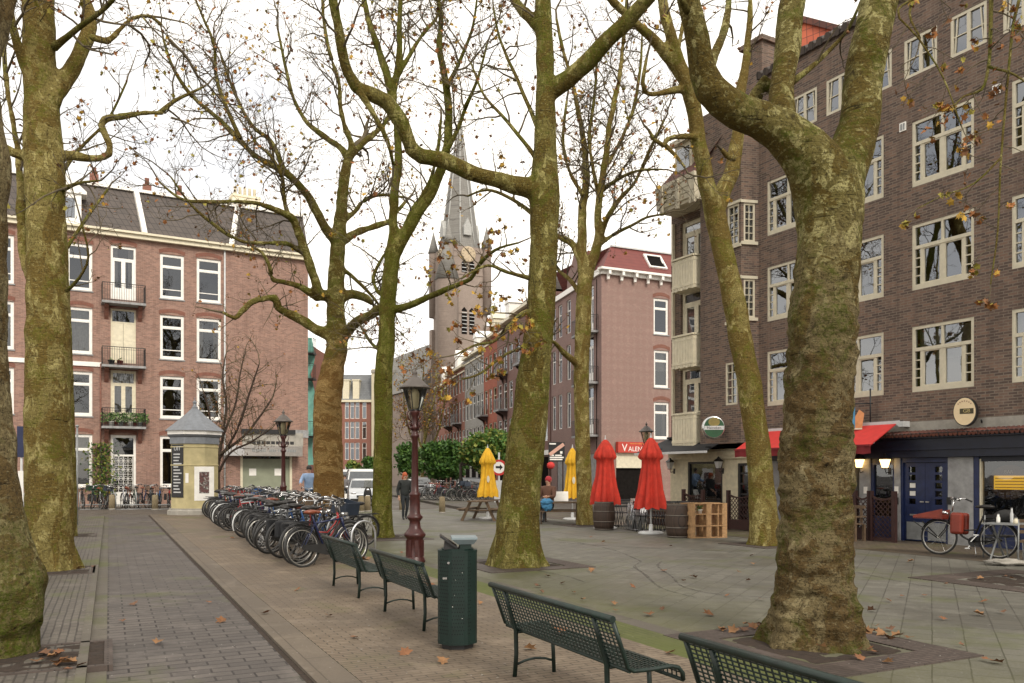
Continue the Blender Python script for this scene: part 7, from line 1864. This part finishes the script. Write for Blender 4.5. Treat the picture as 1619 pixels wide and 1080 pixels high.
# folding table with cups, chairs
tg = at(1616, 750, 15.9)
T = thing('folding_table', 'grey folding terrace table at the right edge with bottles on it', 'table', (tg.x,tg.y,.012), FR.rz+.2)
mb = MB()
for k in range(5): mb.box(-.6,.6,-.36+k*.145,-.23+k*.145,.71,.735)
mb.build('tabletop', M_grey, T)
for x in (-.45,.45): mb = MB(); mb.beam((x,-.34,0),(x,.30,.71),.03,.02); mb.beam((x+.03,.34,0),(x+.03,-.30,.71),.03,.02); mb.build('leg', M_grey, T)
Rt = Matrix.Rotation(FR.rz+.2,3,'Z')
for i,(x,y,h,r,m,lab) in enumerate(((-.42,.0,.16,.035,M_white,'white jar on the folding table, nearest the cargo bicycle'),(-.22,.12,.28,.03,M_lgrey,'tall pale bottle on the folding table'),(-.08,-.08,.10,.05,M_cream,'low cream bowl on the folding table'),(.12,.1,.16,.04,M_curtred,'dark red candle jar on the folding table'),(.3,-.05,.13,.045,M_white,'white cup on the folding table at the right edge'))):
    q = Vector((tg.x,tg.y,.747)) + Rt@Vector((x,y,0)); T = thing('table_jar', lab, 'jar', q, 0, 'jars and bottles on the folding table')
    mb = MB(); mb.lathe([(r*.9,0),(r,.02),(r,h*.6),(r*.6,h*.8),(r*.55,h)],14); mb.build('body', m, T); mb = MB(); mb.lathe([(r*.6,h+.001),(r*.6,h+.015)],12); mb.build('lid', M_grey, T)
for i,(px,Z,rz_) in enumerate(((1582,16.6,.6),(1634,15.2,2.4))):
    q = at(px,750,Z); T = thing('terrace_chair', ['dark terrace chair left of the folding table','light wooden terrace chair at the right edge before the window'][i], 'chair', (q.x,q.y,.012), rz_, 'terrace chairs at the folding table')
    m = [M_vdark,M_wood][i]
    mb = MB(); mb.box(-.21,.21,-.21,.21,.43,.46); mb.build('seat', m, T)
    mb = MB()
    for zz in (.60,.70,.80): mb.box(-.20,.20,.20,.22,zz,zz+.06)
    mb.build('backrest', m, T)
    for x in (-.2,.2): mb = MB(); mb.tube([(x,.24,0),(x*.98,.21,.86)],.014,6); mb.build('leg', M_grey, T); mb = MB(); mb.tube([(x,-.24,0),(x,-.18,.43)],.014,6); mb.build('leg', M_grey, T)
q = at(1592,750,15.3); T = thing('blanket', 'crumpled pale blanket lying on the paving under the folding table', 'blanket', (q.x,q.y,.012), 0)
mb = MB(); mb.blob((0,0,.05),(.34,.22,.07),3,.5,3.0); mb.build('cloth', M_concrete, T)
# flower pots on the lowest balcony and climbing plant by the door (rose brick house)
zb_ = FL.z(195,674,.8); cols3 = [M_bLarch, M_white, M_trayred, M_grey]
for k in range(9):
    uu = FL.u(168,.5)+ (FL.u(228,.5)-FL.u(168,.5))*k/8; q = FL.P + FL.D*uu - FL.Nin*(.70 if k % 2 else .5); q.z = zb_+.001
    pot_plant(q, ['terracotta pot plant','white pot plant','red pot plant','grey pot plant'][k % 4] + ' on the flower filled lowest balcony', .12, .22, cols3[k % 4], 110, .26, .50, M_gleaf, 'pot plants on the lowest balcony', seed=40+k, ls=.13)
zb3 = FL.z(195,577.5,.8)
for k, m in ((0,M_black),(1,M_trayred)):
    q = FL.P + FL.D*(FL.u(176+k*14,.6)) - FL.Nin*.55; q.z = zb3+.001; pot_plant(q, ['black','red'][k]+' flower pot on the middle balcony', .16, .24, m, 14, .12, .14, M_gleaf, 'flower pots on the middle balcony', seed=60+k, ls=.1)
q = FL.P + FL.D*FL.u(160) - FL.Nin*.25; q.z = 0
T = thing('climbing_plant', 'tall green climbing plant left of the grilled front door', 'plant', q, FL.rz); R_ = random.Random(5); mb = MB()
for _ in range(900):
    p = Vector((R_.gauss(0,.30), R_.gauss(0,.14), R_.uniform(.5,3.4))); p.x *= 1.25-.18*abs(p.z-2.2); mb.cur = R_.randrange(2); Q = Quaternion((R_.gauss(0,1),R_.gauss(0,1),R_.gauss(0,1),R_.gauss(0,1))).normalized(); s = .17*R_.uniform(.6,1.3)
    mb.poly([p+Q@Vector((-.5*s,0,0)),p+Q@Vector((0,-.3*s,0)),p+Q@Vector((.5*s,0,0)),p+Q@Vector((0,.3*s,0))])
tag(mb.build('foliage', [GREEN[0], GREEN[2]], T), kind='stuff'); mb = MB(); mb.tube([(0,0,0),(.05,0,1.5),(-.05,0,3.2)],.04,6); mb.build('stem', M_trunkG, T)
# round traffic sign, snack board
q = at(789,750,34); T = thing('traffic_sign', 'round white traffic sign with red ring beside the left yellow parasol', 'traffic sign', (q.x,q.y,0), -.05)
mb = MB(); mb.tube([(0,0,0),(0,0,2.6)],.035,8); mb.build('pole', M_lgrey, T); mb = MB(); mb.M = Matrix.Translation((0,-.06,1.98)); disc(mb,.33,-.01,.01); mb.build('red_ring', M_redawn, T)
mb = MB(); mb.M = Matrix.Translation((0,-.06,1.98)); disc(mb,.24,-.016,.0); mb.build('white_face', M_white, T); mb = MB(); mb.M = Matrix.Translation((0,-.06,1.98)); mb.box(-.13,.10,-.022,-.017,-.03,.06); mb.prism([(.04,-.12),(.16,.01),(.04,.14)],-.022,-.017); mb.build('symbol', M_black, T)
mb = MB(); mb.box(-.20,.26,-.07,-.03,.55,1.45); mb.build('white_board', M_lgrey, T)
q = at(880,750,48.5); T = thing('snack_board', 'black advertising board with white lines and pale diagonal stroke on the corner', 'sign', (q.x,q.y,0), .15)
mb = MB(); mb.box(-.48,.48,-.05,.05,2.45,3.60); mb.build('board', M_black, T)
mb = MB(); mb.beam((-.44,-.06,2.85),(.42,-.06,3.48),.02,.20,up=(0,0,1)); mb.build('diagonal_stroke', paint('stroke_salmon', (.62,.36,.28), .6), T)
mb = MB()
for (x0,x1,zz) in ((-.44,-.05,3.46),(-.42,-.16,2.78),(-.10,.30,2.78),(-.42,.42,2.66),(-.42,.34,2.54)): mb.box(x0,x1,-.058,-.051,zz,zz+.075)
mb.build('white_lines', M_white, T); mb = MB(); mb.box(.20,.34,-.058,-.051,2.92,3.06); mb.build('white_mark', M_white, T)
mb = MB(); mb.tube([(-.40,.1,0),(-.40,.1,3.6)],.04,6); mb.tube([(.40,.1,0),(.40,.1,3.6)],.04,6); mb.build('post', M_dkwood, T)
mb = MB(); mb.blob((-.36,-.05,2.22),(.24,.2,.22),2,.05); mb.build('red_lantern', M_redawn, T)
# ------------------------------------------------------------------ people
def skin_mesh(name, verts, edges, mat, parent, sub=2, root=0):
    me = bpy.data.meshes.new(name); me.from_pydata([v[:3] for v in verts], edges, [])
    o = bpy.data.objects.new(name, me); COL.objects.link(o)
    m = o.modifiers.new('skin', 'SKIN'); s = o.modifiers.new('sub', 'SUBSURF'); s.levels = s.render_levels = sub
    if not me.skin_vertices: 
        bpy.context.view_layer.objects.active = o; o.select_set(True); bpy.ops.mesh.customdata_skin_add(); o.select_set(False)
    for d, v in zip(me.skin_vertices[0].data, verts):
        r = v[3]; d.radius = (r, v[4] if len(v) > 4 else r)
    me.skin_vertices[0].data[root].use_root = True
    bpy.context.view_layer.update()
    m2 = bpy.data.meshes.new_from_object(o.evaluated_get(bpy.context.evaluated_depsgraph_get()))
    o.modifiers.clear(); o.data = m2; bpy.data.meshes.remove(me); m2.materials.clear()
    for q in (mat if isinstance(mat, list) else [mat]): m2.materials.append(q)
    for p in m2.polygons: p.use_smooth = True
    if parent: o.parent = parent
    return o
def person(label, loc, rz, top, trousers, hair, pose='walk', scale=1.0, hairlen=.0, coat=.85, group=None):
    T = thing('person', label, 'person', loc, rz, group)
    # faces -y in its own space
    if pose == 'walk': J = dict(kl=(-.09,-.10,.49), fl=(-.09,-.06,.08), tl=(-.09,-.19,.03), kr=(.09,-.02,.48), fr=(.09,.17,.11), tr=(.09,.05,.03), el=(-.25,.08,1.08), hl=(-.24,-.04,.86), er=(.24,-.06,1.08), hr=(.17,-.24,.98)); P = .92
    elif pose == 'sit': J = dict(kl=(-.10,-.42,.48), fl=(-.10,-.40,.08), tl=(-.10,-.52,.03), kr=(.10,-.42,.48), fr=(.10,-.40,.08), tr=(.10,-.52,.03), el=(-.26,-.10,.75), hl=(-.18,-.34,.76), er=(.26,-.10,.75), hr=(.18,-.34,.76)); P = .50
    else: J = dict(kl=(-.10,-.30,.62), fl=(-.10,-.12,.22), tl=(-.10,-.24,.18), kr=(.10,-.26,.80), fr=(.10,-.16,.45), tr=(.10,-.28,.42), el=(-.28,-.24,1.28), hl=(-.28,-.50,1.18), er=(.28,-.24,1.28), hr=(.28,-.50,1.18)); P = .98
    d = P-.92; lean = -.14 if pose == 'ride' else 0
    V = [(0,0,P,.15,.12),(0,lean*.3,1.10+d,.14,.105),(0,lean*.7,1.28+d,.155,.11),(0,lean,1.42+d,.12,.09),(0,lean,1.50+d,.055,.055),(0,lean-.01,1.58+d,.075,.085),(0,lean-.015,1.67+d,.085,.10),(0,lean,1.74+d,.05,.06),
         (-.17,lean,1.41+d,.06),(J['el'][0],J['el'][1],J['el'][2],.046),(J['hl'][0],J['hl'][1],J['hl'][2],.03),
         (.17,lean,1.41+d,.06),(J['er'][0],J['er'][1],J['er'][2],.046),(J['hr'][0],J['hr'][1],J['hr'][2],.03),
         (-.09,0,P-.06,.10),(*J['kl'],.062),(*J['fl'],.042),(*J['tl'],.036),(.09,0,P-.06,.10),(*J['kr'],.062),(*J['fr'],.042),(*J['tr'],.036)]
    E = [(0,1),(1,2),(2,3),(3,4),(4,5),(5,6),(6,7),(3,8),(8,9),(9,10),(3,11),(11,12),(12,13),(0,14),(14,15),(15,16),(16,17),(0,18),(18,19),(19,20),(20,21)]
    body = skin_mesh('body', V, E, [M_skin, trousers, M_black], T)
    for p in body.data.polygons:
        z_ = p.center.z; p.material_index = 0
        if z_ < P+.05 and abs(p.center.x) < .2: p.material_index = 1
        if z_ < .12 and pose != 'ride': p.material_index = 2
    # hands: palm, four fingers and a thumb
    for s, h in ((-1, J['hl']), (1, J['hr'])):
        e = J['el'] if s < 0 else J['er']; dv = (Vector(h)-Vector(e)).normalized(); mb = MB(); a = dv.orthogonal().normalized(); b_ = dv.cross(a); h = Vector(h)
        mb.tube([h, h+dv*.05, h+dv*.09],[.026,.036,.03],8)
        for q in range(4): o_ = b_*((q-1.5)*.017); mb.tube([h+dv*.08+o_, h+dv*(.12+.006*(1.5-abs(q-1.5)))+o_+a*.008, h+dv*(.155-.008*abs(q-1))+o_+a*.026],[.009,.008,.006],6)
        mb.tube([h+dv*.03+b_*.03, h+dv*.07+b_*.055+a*.01, h+dv*.10+b_*.055+a*.02],[.010,.009,.007],6); mb.build('hand', M_skin, T)
    # jacket over torso and sleeves
    e = .022
    JV = [(0,0,P-(.10 if pose != 'walk' else .92-coat),.195,.165),(0,lean*.3,1.10+d,.185,.155),(0,lean*.7,1.28+d,.20,.16),(0,lean,1.43+d,.155,.125),(0,lean,1.50+d,.075,.075),(-.18,lean,1.41+d,.095),(J['el'][0],J['el'][1],J['el'][2],.065),tuple(Vector(J['hl'])*.88+Vector(J['el'])*.12)+(.05,),(.18,lean,1.41+d,.095),(J['er'][0],J['er'][1],J['er'][2],.065),tuple(Vector(J['hr'])*.88+Vector(J['er'])*.12)+(.05,)]
    skin_mesh('jacket', JV, [(0,1),(1,2),(2,3),(3,4),(3,5),(5,6),(6,7),(3,8),(8,9),(9,10)], top, T)
    # head details
    hc = Vector((0,lean-.015,1.64+d)); mb = MB(); mb.blob(hc+Vector((0,.022,.035)),(.098,.112,.112),3,.12,4)
    if hairlen: mb.blob(hc+Vector((0,.055,-.06)),(.105,.07,hairlen),3,.15,5)
    mb.build('hair', hair, T)
    mb = MB(); mb.tube([hc+Vector((0,-.095,.0)),hc+Vector((0,-.122,-.025))],[.010,.016],6); mb.build('nose', M_skin, T)
    for sx in (-.032,.032): mb = MB(); mb.blob(hc+Vector((sx,-.088,.012)),(.012,.008,.008),1,0); mb.build('eye', M_black, T)
    mb = MB(); mb.blob(hc+Vector((0,-.088,-.055)),(.022,.007,.006),1,0); mb.build('mouth', M_redval, T)
    for sx in (-.09,.09): mb = MB(); mb.blob(hc+Vector((sx,.01,-.005)),(.012,.02,.028),1,0); mb.build('ear', M_skin, T)
    T.scale = (scale,)*3
    return T
C_dark = paint('dark_coat', (.018,.022,.022), .8, var=.3); C_jean = paint('dark_trousers', (.018,.022,.026), .85); C_lblue = paint('pale_blue_jacket', (.30,.42,.62), .75); C_grey = paint('grey_coat', (.16,.15,.15), .8); C_brown = paint('brown_coat', (.11,.05,.03), .8)
H_red = paint('red_orange_hair', (.45,.09,.025), .6); H_dark = paint('dark_hair', (.02,.015,.012), .5); H_capred = paint('red_cap', (.40,.02,.03), .7)
g = at(640,750,30.7); pr_ = person('person with red orange hair in dark coat walking beside the lamp post', (g.x,g.y,0), .45, C_dark, C_jean, H_red, 'walk', 1.0, .10)
mb = MB(); 
g = at(489,750,33); person('cyclist with dark hair in pale blue jacket beside the orange brown trunk', (g.x,g.y,.0), .2, C_lblue, C_jean, H_dark, 'ride', 1.12)
b = place_bike(g.x, g.y, 0, -pi/2+.2, 'ladies', 'grey', 0, 'grey bicycle ridden by the person in pale blue jacket', None); b.scale = (1.05,)*3
if 'group' in b: del b['group']
g = at(867,750,28.4); person('person in brown coat and red cap sitting at the picnic table', (g.x,g.y,.06), -.6, C_brown, C_jean, H_capred, 'sit', 1.16)
g = at(545,750,49.5); person('person in grey coat walking past the parked vans with a white bag', (g.x,g.y,0), .2, C_grey, C_jean, H_dark, 'walk', .95)
g2 = Vector((g.x+.05,g.y-.55,.02)); T = thing('white_bag', 'white paper bag beside the person in the grey coat', 'bag', g2, .2); mb = MB(); mb.box(-.2,.2,-.09,.09,0,.52); mb.build('bag', M_white, T); mb = MB(); mb.tube([(-.1,0,.52),(-.08,0,.68),(.08,0,.68),(.1,0,.52)],.01,5); mb.build('handle', M_white, T)
# blue chair and white board near the seated person
g = at(864,750,27.2); T = thing('blue_jacket', 'bright blue jacket hung over the picnic bench beside the seated person', 'jacket', (g.x,g.y,0), .1); mb = MB(); mb.blob((0,0,.80),(.20,.07,.10),3,.5,5); mb.blob((.03,.03,.66),(.17,.05,.17),3,.6,6); mb.build('cloth', paint('bright_blue_cloth', (.06,.22,.40), .85), T)
g = at(887,750,29.3); T = thing('white_notice_board', 'small white slanted board standing on the picnic table', 'notice board', (g.x,g.y,.745), 0); mb = MB(); mb.beam((0,0,0),(0,.12,.34),.52,.02,up=(0,1,.3)); mb.build('board', M_white, T); mb = MB(); mb.beam((0,.25,0),(0,.13,.3),.04,.02); mb.build('stand', M_wood, T)
# ------------------------------------------------------------------ vehicles
def car(name, label, cat, loc, rz, paintm, kind='car', group=None):
    T = thing(name, label, cat, loc, rz, group)
    # side outline (y forward = -y is the nose), lofted over the width
    if kind == 'car': L, W, H = 3.9, 1.68, 1.46; low = [(-1.95,.34),(-1.93,.62),(-1.75,.78),(-1.05,.92),(-.35,1.38),(.1,1.46),(.9,1.44),(1.55,1.30),(1.88,.92),(1.95,.60),(1.93,.34)]
    else: L, W, H = 5.0, 1.92, 2.05; low = [(-2.5,.36),(-2.48,.80),(-2.35,1.02),(-1.75,1.18),(-1.05,1.92),(-.6,2.02),(1.2,2.05),(2.35,2.0),(2.48,1.2),(2.5,.36)]
    belt = .92 if kind == 'car' else 1.12
    mb = MB(); mb.smooth = True
    def half(z_): t = max(0, (z_-belt)/(H-belt)); return W/2*(1-.22*t*t) if z_ > belt else W/2*(1-.05*max(0,(.55-z_)))
    xs = [-1,-.96,-.6,0,.6,.96,1]; rows = []
    for y, z_ in low: rows.append([mb.V((half(z_)*k, y - (0 if abs(k) < .9 else .0), z_ - (.03 if abs(k) == 1 and z_ > .8 else 0))) for k in xs])
    for A, B in zip(rows, rows[1:]):
        for k in range(6): mb.F((A[k],A[k+1],B[k+1],B[k]))
    for k in (0,-1): mb.F([r[k] for r in rows][:: (1 if k else -1)])
    mb.F([r for r in rows[0]] + [r for r in rows[-1]][::-1])
    mb.build('body', paintm, T)
    wy = (-1.22,1.22) if kind == 'car' else (-1.55,1.55)
    for y in wy:
        for s in (-1,1):
            mb = MB(); mb.M = Matrix.Translation((s*(W/2-.10),y,.31)) @ Matrix.Rotation(pi/2,4,'Y'); mb.lathe([(.20,-.09),(.30,-.10),(.315,-.06),(.315,.06),(.30,.10),(.20,.09)],22); wv = mb.build('wheel', M_rubber, T)
            mb = MB(); mb.M = Matrix.Translation((s*(W/2-.005),y,.31)) @ Matrix.Rotation(pi/2,4,'Y'); mb.lathe([(.19,-.012),(.19,.012),(.05,.02)],16); mb.build('rim', M_alum, wv)
    # glass: windscreen, side windows, rear window, slightly proud
    def pt(i, k, up=.012):
        (y,z_), (y2,z2) = low[i], low[i+1]; return y+(y2-y)*k, z_+(z2-z_)*k+up
    wi = 3 
    y0, z0_ = pt(wi,.10,.015); y1, z1_ = pt(wi,.92,.015)
    mb = MB(); mb.poly([(-half(z0_)*.90,y0,z0_),(half(z0_)*.90,y0,z0_),(half(z1_)*.90,y1,z1_),(-half(z1_)*.90,y1,z1_)]); mb.build('windscreen', M_cglass2, T)
    for s in (-1,1):
        zt = H-.14; zb = belt+.03; ya, yb, yc, yd = (-.85,1.35,1.1,-.33) if kind == 'car' else (-1.55,-.5,-.5,-1.05)
        mb = MB(); mb.poly([(s*(half(zb)+.010),ya,zb),(s*(half(zb)+.010),yb,zb),(s*(half(zt)+.012),yc,zt),(s*(half(zt)+.012),yd,zt)]); mb.build('side_window', M_cglass2, T)
        mb = MB(); hy = -1.87 if kind == 'car' else -2.44; hz = .68 if kind == 'car' else .88
        mb.blob((s*W*.37,hy,hz),(.16,.06,.085),2,0); mb.build('headlight', M_chrome, T)
        mb = MB(); mb.blob((s*(W/2+.10),-.72 if kind == 'car' else -1.35,belt+.08),(.09,.05,.07),2,0); mb.build('mirror', paintm, T)
    mb = MB(); ny = low[0][0]-.012; mb.box(-.45,.45,ny,ny+.02,.46,.58); mb.build('grille', M_black, T)
    mb = MB(); mb.box(-.26,.26,ny-.012,ny-.002,.38,.48); mb.build('number_plate', MATS['plate_yellow'], T)
    mb = MB(); mb.box(-W/2*.93,W/2*.93,ny-.03,ny+.10,.24,.40); mb.build('bumper', M_black, T)
    return T
M_cglass2 = paint('dark_car_glass', (.06,.07,.08), .08, spec=.9)
paint('plate_yellow', (.60,.42,.04), .5)
P_silver = paint('silver_car_paint', (.52,.54,.56), .25, metal=.4, var=.05); P_white = paint('white_van_paint', (.68,.69,.68), .3, var=.05)
Pdir = atan2(-(-.2765), 1)                            # street heading
def veh(px, Z): q = at(px,750,Z); return (q.x,q.y,0)
car('parked_van', 'white van parked behind the silver hatchback', 'van', veh(571,52.5), .24, P_white, 'van')
car('parked_car', 'silver hatchback parked in front of the white van', 'car', veh(575,46.0), .22, P_silver, 'car')
car('parked_van', 'white van further back, mostly behind the orange brown trunk', 'van', veh(541,58), .24, P_white, 'van')
car('parked_car', 'dark car parked beside the street trees', 'car', veh(745,62), .26, paint('dark_car_paint', (.04,.05,.06), .3), 'car')
car('parked_car', 'grey car parked further along the street behind the walking person', 'car', veh(664,66), .26, paint('grey_car_paint', (.16,.17,.18), .3), 'car')
# scooter
def scooter(loc, rz, label, m, group=None):
    T = thing('motor_scooter', label, 'scooter', loc, rz, group)
    for y in (-.62,.62): mb = MB(); mb.M = Matrix.Translation((0,y,.24)) @ Matrix.Rotation(pi/2,4,'Y'); mb.lathe([(.12,-.05),(.22,-.055),(.24,0),(.22,.055),(.12,.05)],18); mb.build('wheel', M_rubber, T)
    mb = MB(); mb.blob((0,.42,.55),(.17,.42,.22),3,.08); mb.blob((0,-.05,.32),(.17,.40,.08),3,.05); mb.blob((0,-.46,.68),(.20,.10,.40),3,.05); mb.build('body', m, T)
    mb = MB(); mb.blob((0,.35,.80),(.14,.40,.07),3,.05); mb.build('saddle', M_saddle, T)
    mb = MB(); mb.tube([(0,-.62,.24),(0,-.50,.95),(0,-.46,1.02)],.025,8); mb.tube([(-.33,-.36,1.05),(0,-.46,1.02),(.33,-.36,1.05)],.016,8); mb.build('handlebar', M_black, T)
    mb = MB(); mb.blob((0,-.60,.92),(.09,.06,.08),2,0); mb.build('headlight', M_chrome, T)
    mb = MB(); mb.smooth = True; mb.poly([(-.2,-.52,1.0),(.2,-.52,1.0),(.16,-.44,1.42),(-.16,-.44,1.42)]); mb.build('wind_shield', M_lglass, T)
    mb = MB(); mb.box(-.09,.09,-.665,-.655,.52,.66); mb.build('number_plate', M_white, T)
    return T
q = at(581,750,41.5); scooter((q.x,q.y,0), .2, 'black motor scooter parked in front of the silver hatchback', M_black)
q = at(674,750,54); scooter((q.x,q.y,.13), 1.0, 'silver motor scooter with screen parked at the street trees', P_silver, 'scooters and bicycles along the far kerb')
# bicycles along the far pavement
for i, px in enumerate((690,698,706,714,722,730,738,745,752,760,683,668)):
    q = at(px + rb.uniform(-2,2), 750, 50.5 - (px-690)*.035 + rb.uniform(-.3,.3)); colour = ['black','red','blue','black','green','black','red','grey','black','navy','black','grey'][i]; kind = rb.choice(KINDS)
    place_bike(q.x, q.y, .13, rb.uniform(-.3,.5)+(pi if i % 3 else 0), kind, colour, rb.gauss(0,.06), f'{words[colour]} bicycle {kw[kind]} on the far pavement under street trees', 'bicycles along the far pavement')
# ------------------------------------------------------------------ fallen leaves
rl = random.Random(77)
leafs_px = [(212,958),(193,985),(470,938),(1081,921),(973,969),(969,958),(1405,953),(1462,945),(1378,969),(1490,982),(1555,955),(1585,972),(1404,1053),(1480,862),(1183,921),(1168,907),(1203,951),(907,940),(975,1012),(838,1034),(1330,1008),(1385,995),(1520,1025),(1150,945),(1050,905),(1096,915),(850,930),(760,960),(640,1040),(560,1015),(700,1055),(420,975),(1120,975),(1245,925),(1550,918),(1600,918),(1575,1052),(905,965),(1025,975),(1060,1040),(890,925),(735,990),(330,955),(1440,890),(1000,930),(936,905),(1190,880),(1420,1010),(1290,880),(520,980)]
clusters = [(1190,1000,14,.35),(1340,1035,5,.3),(1380,1003,10,.3),(112,905,8,.25),(100,1060,7,.3),(78,1050,4,.2)]
spots = [ground(*p) for p in leafs_px]
for x, y, n, s in clusters:
    c = ground(x, y)
    for _ in range(n): spots.append(c + Vector((rl.gauss(0,s*.5), rl.gauss(0,s*.5), 0)))
for _ in range(26):
    Y = rl.uniform(7,24); spots.append(Vector((rl.uniform(-.45,.62)*Y, Y, 0)))
lp = []
for k in range(4):
    mb = MB(); Lf = .17; of = [(0,-.5),(.18,-.32),(.50,-.20),(.30,.05),(.42,.34),(.14,.24),(0,.55),(-.14,.24),(-.42,.34),(-.30,.05),(-.50,-.20),(-.18,-.32)]
    ids = [mb.V((x*Lf, y*Lf*(1 if k % 2 else .8), .25*Lf*abs(x)*(1+k*.4)+.10*Lf*noise.noise(Vector((x*3,y*3,k))))) for x, y in of]; cc = mb.V((0,0,0))
    for q in range(12): mb.F((ids[q], ids[(q+1)%12], cc))
    m = mb.mesh('fallen_leaf', [paint('leaf_dull_rust', (.20,.085,.035), .8), LEAFM[2], paint('leaf_dull_brown', (.15,.075,.04), .8), paint('leaf_tan', (.25,.13,.055), .8)][k]); 
    zmin = min(v.co.z for v in m.vertices); 
    lp.append(m)
def surf_z(p):
    s = s_of(p)
    return .061 if s < -.17 else (.010 if s < 1.49 else (.034 if s < 4.70 else .018))
for p in spots:
    o = bpy.data.objects.new('fallen_leaf', rl.choice(lp)); COL.objects.link(o)
    # leaves were made in a random attitude: lay them nearly flat
    o.rotation_euler = (rl.gauss(0,.25), rl.gauss(0,.25), rl.uniform(0,6.28)); sc = rl.uniform(.45,.9); o.scale = (sc, sc, sc)
    o.location = (p.x, p.y, surf_z(p)+.018)
    tag(o, 'dry brown plane leaf lying on the paving', 'fallen leaf', 'fallen leaves on the paving')
# leaves lying on bench seats
for i in range(3):
    for k in range(3 if i == 0 else 1):
        c = pts[i] - DP*(.35+.55*(i % 2)+.12*k) ; q = c + NP*(.22+.05*k)
        o = bpy.data.objects.new('fallen_leaf', lp[0 if i else 3]); COL.objects.link(o); o.location = (q.x, q.y, .034+.425); o.rotation_euler = (.1,.1,k*2.0)
        tag(o, ['dry leaf in the heap on the bench nearest the bicycles','dry leaf on the seat of the bench beside the litter bin','dry leaf on the seat of the bench right of the litter bin'][i], 'fallen leaf', 'fallen leaves on the bench seats')
